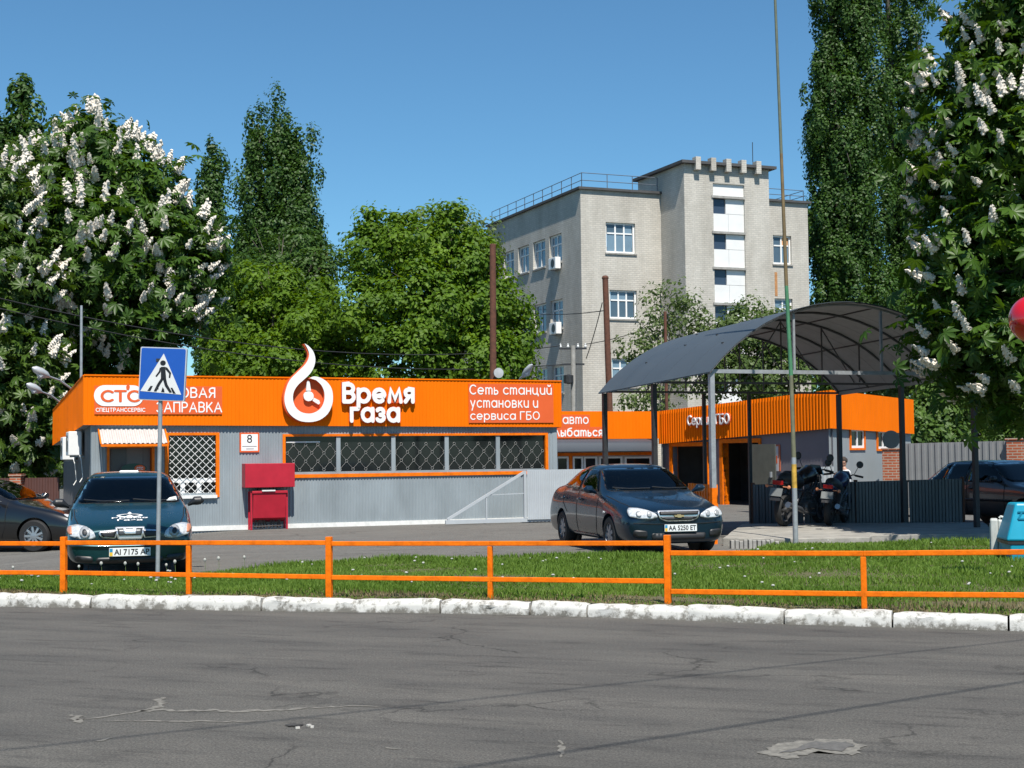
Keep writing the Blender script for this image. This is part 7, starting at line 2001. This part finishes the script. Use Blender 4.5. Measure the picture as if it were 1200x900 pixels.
m2 = motorcycle('blue and black motorcycle standing beside the black one, right of two', MBL, False); put(m2, 970, 29.5, (.42, .9), pz, -.08)
# ------------------------------------------------------------------ pedestrian crossing sign
d = 18.7
pp = at(187, 531, d); sy = rad(-8)
ps_ = thing('crossing_sign', 'blue square pedestrian crossing sign on a grey post in front of the teal sedan', 'sign', (pp.x, d, .03))
pb, pt = at(184.5, 668, d), at(188.5, 470, d)
MB().tube([(pb.x, d, -.02), (pt.x, d, pt.z + .3)], .028, 12).build('post', STEEL, ps_, smooth=True)
c = at(191.5, 438.5, d); SFm = Frame((c.x, d - .05, c.z), sy)
h = .312
tilt = Matrix.Rotation(rad(3.0), 4, 'Y'); SFm.m = SFm.m @ tilt; SFm.i = SFm.m.inverted()
RIM = M('sign_rim_grey', (.55, .57, .60), .4, metal=.3)
def rr_(hw, hh, r): return pill((-hw, hw, -hh, hh), r, 5)
MB(SFm).plate(rr_(h, h * 1.1, .02), 0, .035).build('rim', RIM, ps_)
BLU = M('sign_blue', (.012, .085, .40), .35, var=.05); SW = M('sign_white', (.66, .67, .66), .4, var=.05); SB = M('sign_black', (.012, .012, .014), .4)
MB(SFm).plate(rr_(h - .014, h * 1.1 - .014, .02), -.004, -.0005).build('face', BLU, ps_)
def Z(x, y):                                        # from the enlarged view of the sign to its face
    return ((x - 773) / 215 * 2 * h, (233 - y) / 290 * 2.2 * h)
T_ = [Z(775, 122), Z(865, 342), Z(675, 330)]
MB(SFm).plate(T_, -.007, -.0045).build('triangle', SW, ps_)
def fig(pts): MB(SFm).plate([Z(*p) for p in pts], -.010, -.0075).build('figure_piece', SB, ps_)
fig([(774 + 13 * math.cos(a), 173 + 14 * math.sin(a)) for a in np.linspace(0, 2 * math.pi, 17)[:-1]])
fig([(765, 195), (785, 193), (792, 255), (768, 262)])
fig([(786, 194), (795, 198), (814, 226), (811, 253), (804, 252), (805, 229), (787, 207)])
fig([(766, 198), (765, 222), (748, 250), (742, 246), (757, 219), (760, 200)])
fig([(768, 258), (782, 258), (764, 295), (750, 330), (738, 328), (752, 290)])
fig([(777, 258), (791, 254), (800, 290), (822, 330), (812, 334), (788, 297)])
fig([(722, 300), (732, 300), (722, 328), (708, 327)])
fig([(778, 305), (785, 316), (788, 332), (772, 331)])
fig([(815, 306), (823, 306), (840, 337), (827, 336)])
MB().bar((pt.x, d - .015, c.z + .18), (pt.x, d - .05, c.z + .18), .1, .04).bar((pt.x, d - .015, c.z - .18), (pt.x, d - .05, c.z - .18), .1, .04).build('clamp', DSTEEL, ps_)

# ------------------------------------------------------------------ containers at the right edge of the lawn
d = 21.4
cz = .05
a, b = at(1161, 640, d), at(1184, 640, d)
wc = thing('canister', 'dirty white plastic canister standing on the grass at the right', 'canister', (a.x, d, cz))
CF = Frame((a.x, d, cz), rad(-18)); wd = (b.x - a.x); zt = at(1170, 608, d).z - cz
DW = M('dirty_white_plastic', (.50, .52, .50), .55, var=.25, scale=5)
MB(CF).box(0, .11, 0, .30, 0, zt).build('end_wall', DW, wc, bevel=.025)
MB(CF).hexa([(.112, .01, .02), (wd - .02, .01, .02), (wd - .02, .29, .02), (.112, .29, .02), (.112, .01, zt - .01), (wd - .0, .01, zt - .05), (wd, .29, zt - .05), (.112, .29, zt - .01)]).build('body', DW, wc, bevel=.02)
MB(CF).box(-.012, .0, .05, .25, .06, zt - .07).build('side_rib', DW, wc, bevel=.008)
MB(CF).tube([(.13, .15, zt + .005), (.15, .15, zt + .03), (.22, .15, zt + .01)], .018, 8).build('handle', DW, wc)
MB(CF).box(.16, .25, -.006, .009, zt - .12, zt - .06).build('opening', M('rust_brown_opening', (.08, .04, .02), .9), wc)
d = 20.6
TQ = M('turquoise_plastic', (.008, .28, .42), .4, var=.12, scale=4, spec=.4)
q = at(1182, 655, d); sb = thing('grit_bin', 'turquoise plastic bin with sloping side at the right edge of the lawn', 'bin', (q.x, d, .05))
QF = Frame((q.x, d, .05), rad(-6))
zt, zm, zl = at(1195, 590, d).z - .05, at(1185, 634, d).z - .05, at(1185, 643, d).z - .05
MB(QF).hexa([(-.02, 0, zm), (.95, 0, zm), (.95, .7, zm), (-.02, .7, zm), (.14, .12, zt), (.85, .12, zt), (.85, .6, zt), (.14, .6, zt)]).build('lid', TQ, sb, bevel=.03)
MB(QF).hexa([(.05, .05, .0), (.9, .05, 0), (.9, .65, 0), (.05, .65, 0), (.03, .03, zm - .05), (.92, .03, zm - .05), (.92, .67, zm - .05), (.03, .67, zm - .05)]).build('tub', TQ, sb, bevel=.02)
MB(QF).box(.0, .93, .02, .68, zm - .05, zm - .004).build('shadow_gap', BLACKP, sb)
MB(QF).bar((.16, .075, zt - .12), (.5, .075, zt - .12), .012, .02).bar((.16, .06, zt - .22), (.22, .075, zt - .12), .012, .02).bar((.16, .055, zt - .22), (.5, .055, zt - .22), .012, .02).build('moulded_rib', M('turquoise_dark', (.006, .20, .32), .4), sb)

# red globe at the right edge, on a post outside the picture
d = 17.0
g0 = at(1212, 374, d); r_ = 29 * d / F
rg_ = thing('red_globe', 'glossy red ball cut by the right picture edge before the chestnut', 'globe', (g0.x, d, 0))
MB().lathe([(r_ * math.sin(a), g0.z - r_ * math.cos(a)) for a in np.linspace(.001, math.pi - .001, 22)], c=(g0.x, d, 0), n=32).build('ball', M('glossy_red', (.55, .006, .012), .12, var=.03, coat=1.0), rg_, smooth='all')
MB().tube([(g0.x, d, 0), (g0.x, d, g0.z - r_ * .96)], .03, 8).build('post', STEEL, rg_)

# ------------------------------------------------------------------ seated man behind the barrier, facing left
d = 37.6
hp = at(988, 541, d)
bx, by = hp.x + .02, d
bench = thing('stool', 'plain stool behind the barrier under the man in the white shirt', 'stool', (bx, by, 0))
MB().box(bx - .2, bx + .25, by - .2, by + .2, .54, .58).build('seat', M('stool_wood', (.2, .13, .07), .7), bench, bevel=.01)
for sx_ in (-.16, .2):
    for sy_ in (-.16, .16): MB().box(bx + sx_ - .02, bx + sx_ + .02, by + sy_ - .02, by + sy_ + .02, -.02, .54).build('leg', M('stool_wood', (.2, .13, .07), .7), bench)
SKIN = M('skin', (.42, .23, .16), .55, var=.06); SHIRT = M('white_shirt', (.68, .69, .71), .8, var=.06); TROU = M('dark_trousers', (.03, .035, .06), .8); HAIR = M('short_dark_hair', (.035, .025, .02), .8)
def skin_mesh(name, pts, edges, radii, mat, parent, sub=2, root=0):
    me = bpy.data.meshes.new(name); me.from_pydata(pts, edges, []); me.update()
    o = bpy.data.objects.new(name, me); col.objects.link(o)
    o.modifiers.new('skin', 'SKIN'); 
    for i, r in enumerate(radii): me.skin_vertices[0].data[i].radius = r if isinstance(r, tuple) else (r, r)
    me.skin_vertices[0].data[root].use_root = True
    s_ = o.modifiers.new('sub', 'SUBSURF'); s_.levels = s_.render_levels = sub
    m2 = eval_mesh(o); bpy.data.objects.remove(o); m2.materials.clear()
    m2.name = name
    return link_mesh(name, m2, mat, parent, 'all')
man = thing('person', 'man in a white short-sleeved shirt seated behind the barrier, facing left', 'person', (bx, by, 0))
zs = .60
head_z = hp.z
neck = head_z - .17
def pt(x, y, z): return (bx + x, by + y, z)
# one continuous body: pelvis, spine, neck, head core, arms with fingers, legs
P = [pt(.06, 0, zs + .08), pt(.05, 0, zs + .28), pt(.03, 0, neck - .12), pt(.0, 0, neck - .01), pt(-.01, 0, neck + .06),           # 0-4
     pt(.04, -.18, neck - .10), pt(.02, -.25, neck - .36), pt(-.22, -.22, neck - .46), pt(-.30, -.21, neck - .47),               # 5-8 near arm
     pt(.04, .18, neck - .10), pt(.02, .25, neck - .36), pt(-.22, .22, neck - .46), pt(-.30, .21, neck - .47),                   # 9-12 far arm
     pt(.04, -.10, zs + .06), pt(-.40, -.13, zs + .06), pt(-.42, -.13, .10), pt(-.54, -.13, .05),                                 # 13-16 near leg
     pt(.04, .10, zs + .06), pt(-.40, .13, zs + .06), pt(-.42, .13, .10), pt(-.54, .13, .05)]                                     # 17-20 far leg
E = [(0, 1), (1, 2), (2, 3), (3, 4), (2, 5), (5, 6), (6, 7), (7, 8), (2, 9), (9, 10), (10, 11), (11, 12), (0, 13), (13, 14), (14, 15), (15, 16), (0, 17), (17, 18), (18, 19), (19, 20)]
Rr = [(.15, .12), (.145, .11), (.15, .11), .058, .055, .07, .05, .036, .03, .07, .05, .036, .03, .09, .07, .045, .035, .09, .07, .045, .035]
for side in (7, 11):
    y0 = -.21 if side == 7 else .21
    tipi = side + 1
    for k, (dy, l) in enumerate(((-.03, .07), (-.01, .085), (.01, .08), (.03, .065))):
        n = len(P); P += [pt(-.30 - l * .6, y0 + dy, neck - .475), pt(-.30 - l, y0 + dy, neck - .50)]; E += [(tipi, n), (n, n + 1)]; Rr += [.009, .008]
    n = len(P); P += [pt(-.31, y0 + .05, neck - .45), pt(-.35, y0 + .055, neck - .455)]; E += [(tipi, n), (n, n + 1)]; Rr += [.010, .009]
body = skin_mesh('body', P, E, Rr, SKIN, man)
# head with face, hair, ears
hm = MB(Frame((bx - .02, by, head_z), 0))
prof = [(.001, -.125), (.045, -.12), (.066, -.085), (.076, -.03), (.082, .02), (.080, .06), (.062, .10), (.03, .12), (.001, .125)]
hm.lathe(prof, n=18)
hm.v = [Vector((bx - .02 + (v.x - bx + .02) * 1.18, v.y, v.z)) for v in hm.v]
hd_ = hm.build('head', SKIN, man, smooth='all')
MB(Frame((bx - .02, by, head_z), 0)).hexa([(-.088, -.012, -.03), (-.088, .012, -.03), (-.07, .014, -.03), (-.07, -.014, -.03), (-.112, -.012, -.026), (-.112, .012, -.026), (-.088, .008, .022), (-.088, -.008, .022)]).build('nose', SKIN, hd_, bevel=.006)
for s_ in (-1, 1):
    MB(Frame((bx - .02, by, head_z), 0)).lathe([(.001, -.008), (.012, -.004), (.012, .004), (.001, .008)], c=(-.083, .033 * s_, .012), axis='x', n=10).build('eye', BLACKP, hd_)
    MB(Frame((bx - .02, by, head_z), 0)).lathe([(.006, -.01), (.03, 0), (.022, .014), (.001, .012)], c=(.012, .082 * s_, -.01), axis='y', n=10).build('ear', SKIN, hd_)
MB(Frame((bx - .02, by, head_z), 0)).box(-.086, -.078, -.025, .025, -.073, -.064).build('mouth', M('lips', (.30, .11, .09), .5), hd_)
hm = MB(Frame((bx - .02, by, head_z), 0)); hm.lathe([(.079, -.02), (.088, .02), (.086, .066), (.067, .107), (.034, .128), (.001, .133)], n=18)
hm.v = [Vector((bx - .02 + (v.x - bx + .02) * 1.15 + .018 * (1 if v.z < head_z + .08 else .3), v.y, v.z)) for v in hm.v]
hm.build('hair', HAIR, hd_, smooth='all')
Ps = [pt(.06, 0, zs + .10), pt(.05, 0, zs + .28), pt(.03, 0, neck - .12), pt(.015, 0, neck - .05), pt(.04, -.18, neck - .10), pt(.025, -.235, neck - .28), pt(.04, .18, neck - .10), pt(.025, .235, neck - .28)]
skin_mesh('shirt', Ps, [(0, 1), (1, 2), (2, 3), (2, 4), (4, 5), (2, 6), (6, 7)], [(.175, .14), (.17, .13), (.17, .13), .085, .09, .075, .09, .075], SHIRT, man)
Pt = [pt(.06, 0, zs + .07), pt(.04, -.10, zs + .06), pt(-.40, -.13, zs + .06), pt(-.42, -.13, .14), pt(.04, .10, zs + .06), pt(-.40, .13, zs + .06), pt(-.42, .13, .14)]
skin_mesh('trousers', Pt, [(0, 1), (1, 2), (2, 3), (0, 4), (4, 5), (5, 6)], [(.17, .14), .105, .085, .065, .105, .085, .065], TROU, man)
for s_ in (-1, 1):
    MB(Frame((bx - .48, by + .13 * s_, 0), 0)).hexa([(-.14, -.045, -.005), (.11, -.045, -.005), (.11, .045, -.005), (-.14, .045, -.005), (-.10, -.035, .06), (.11, -.04, .10), (.11, .04, .10), (-.10, .035, .06)]).build('shoe', BLACKP, man, bevel=.02)
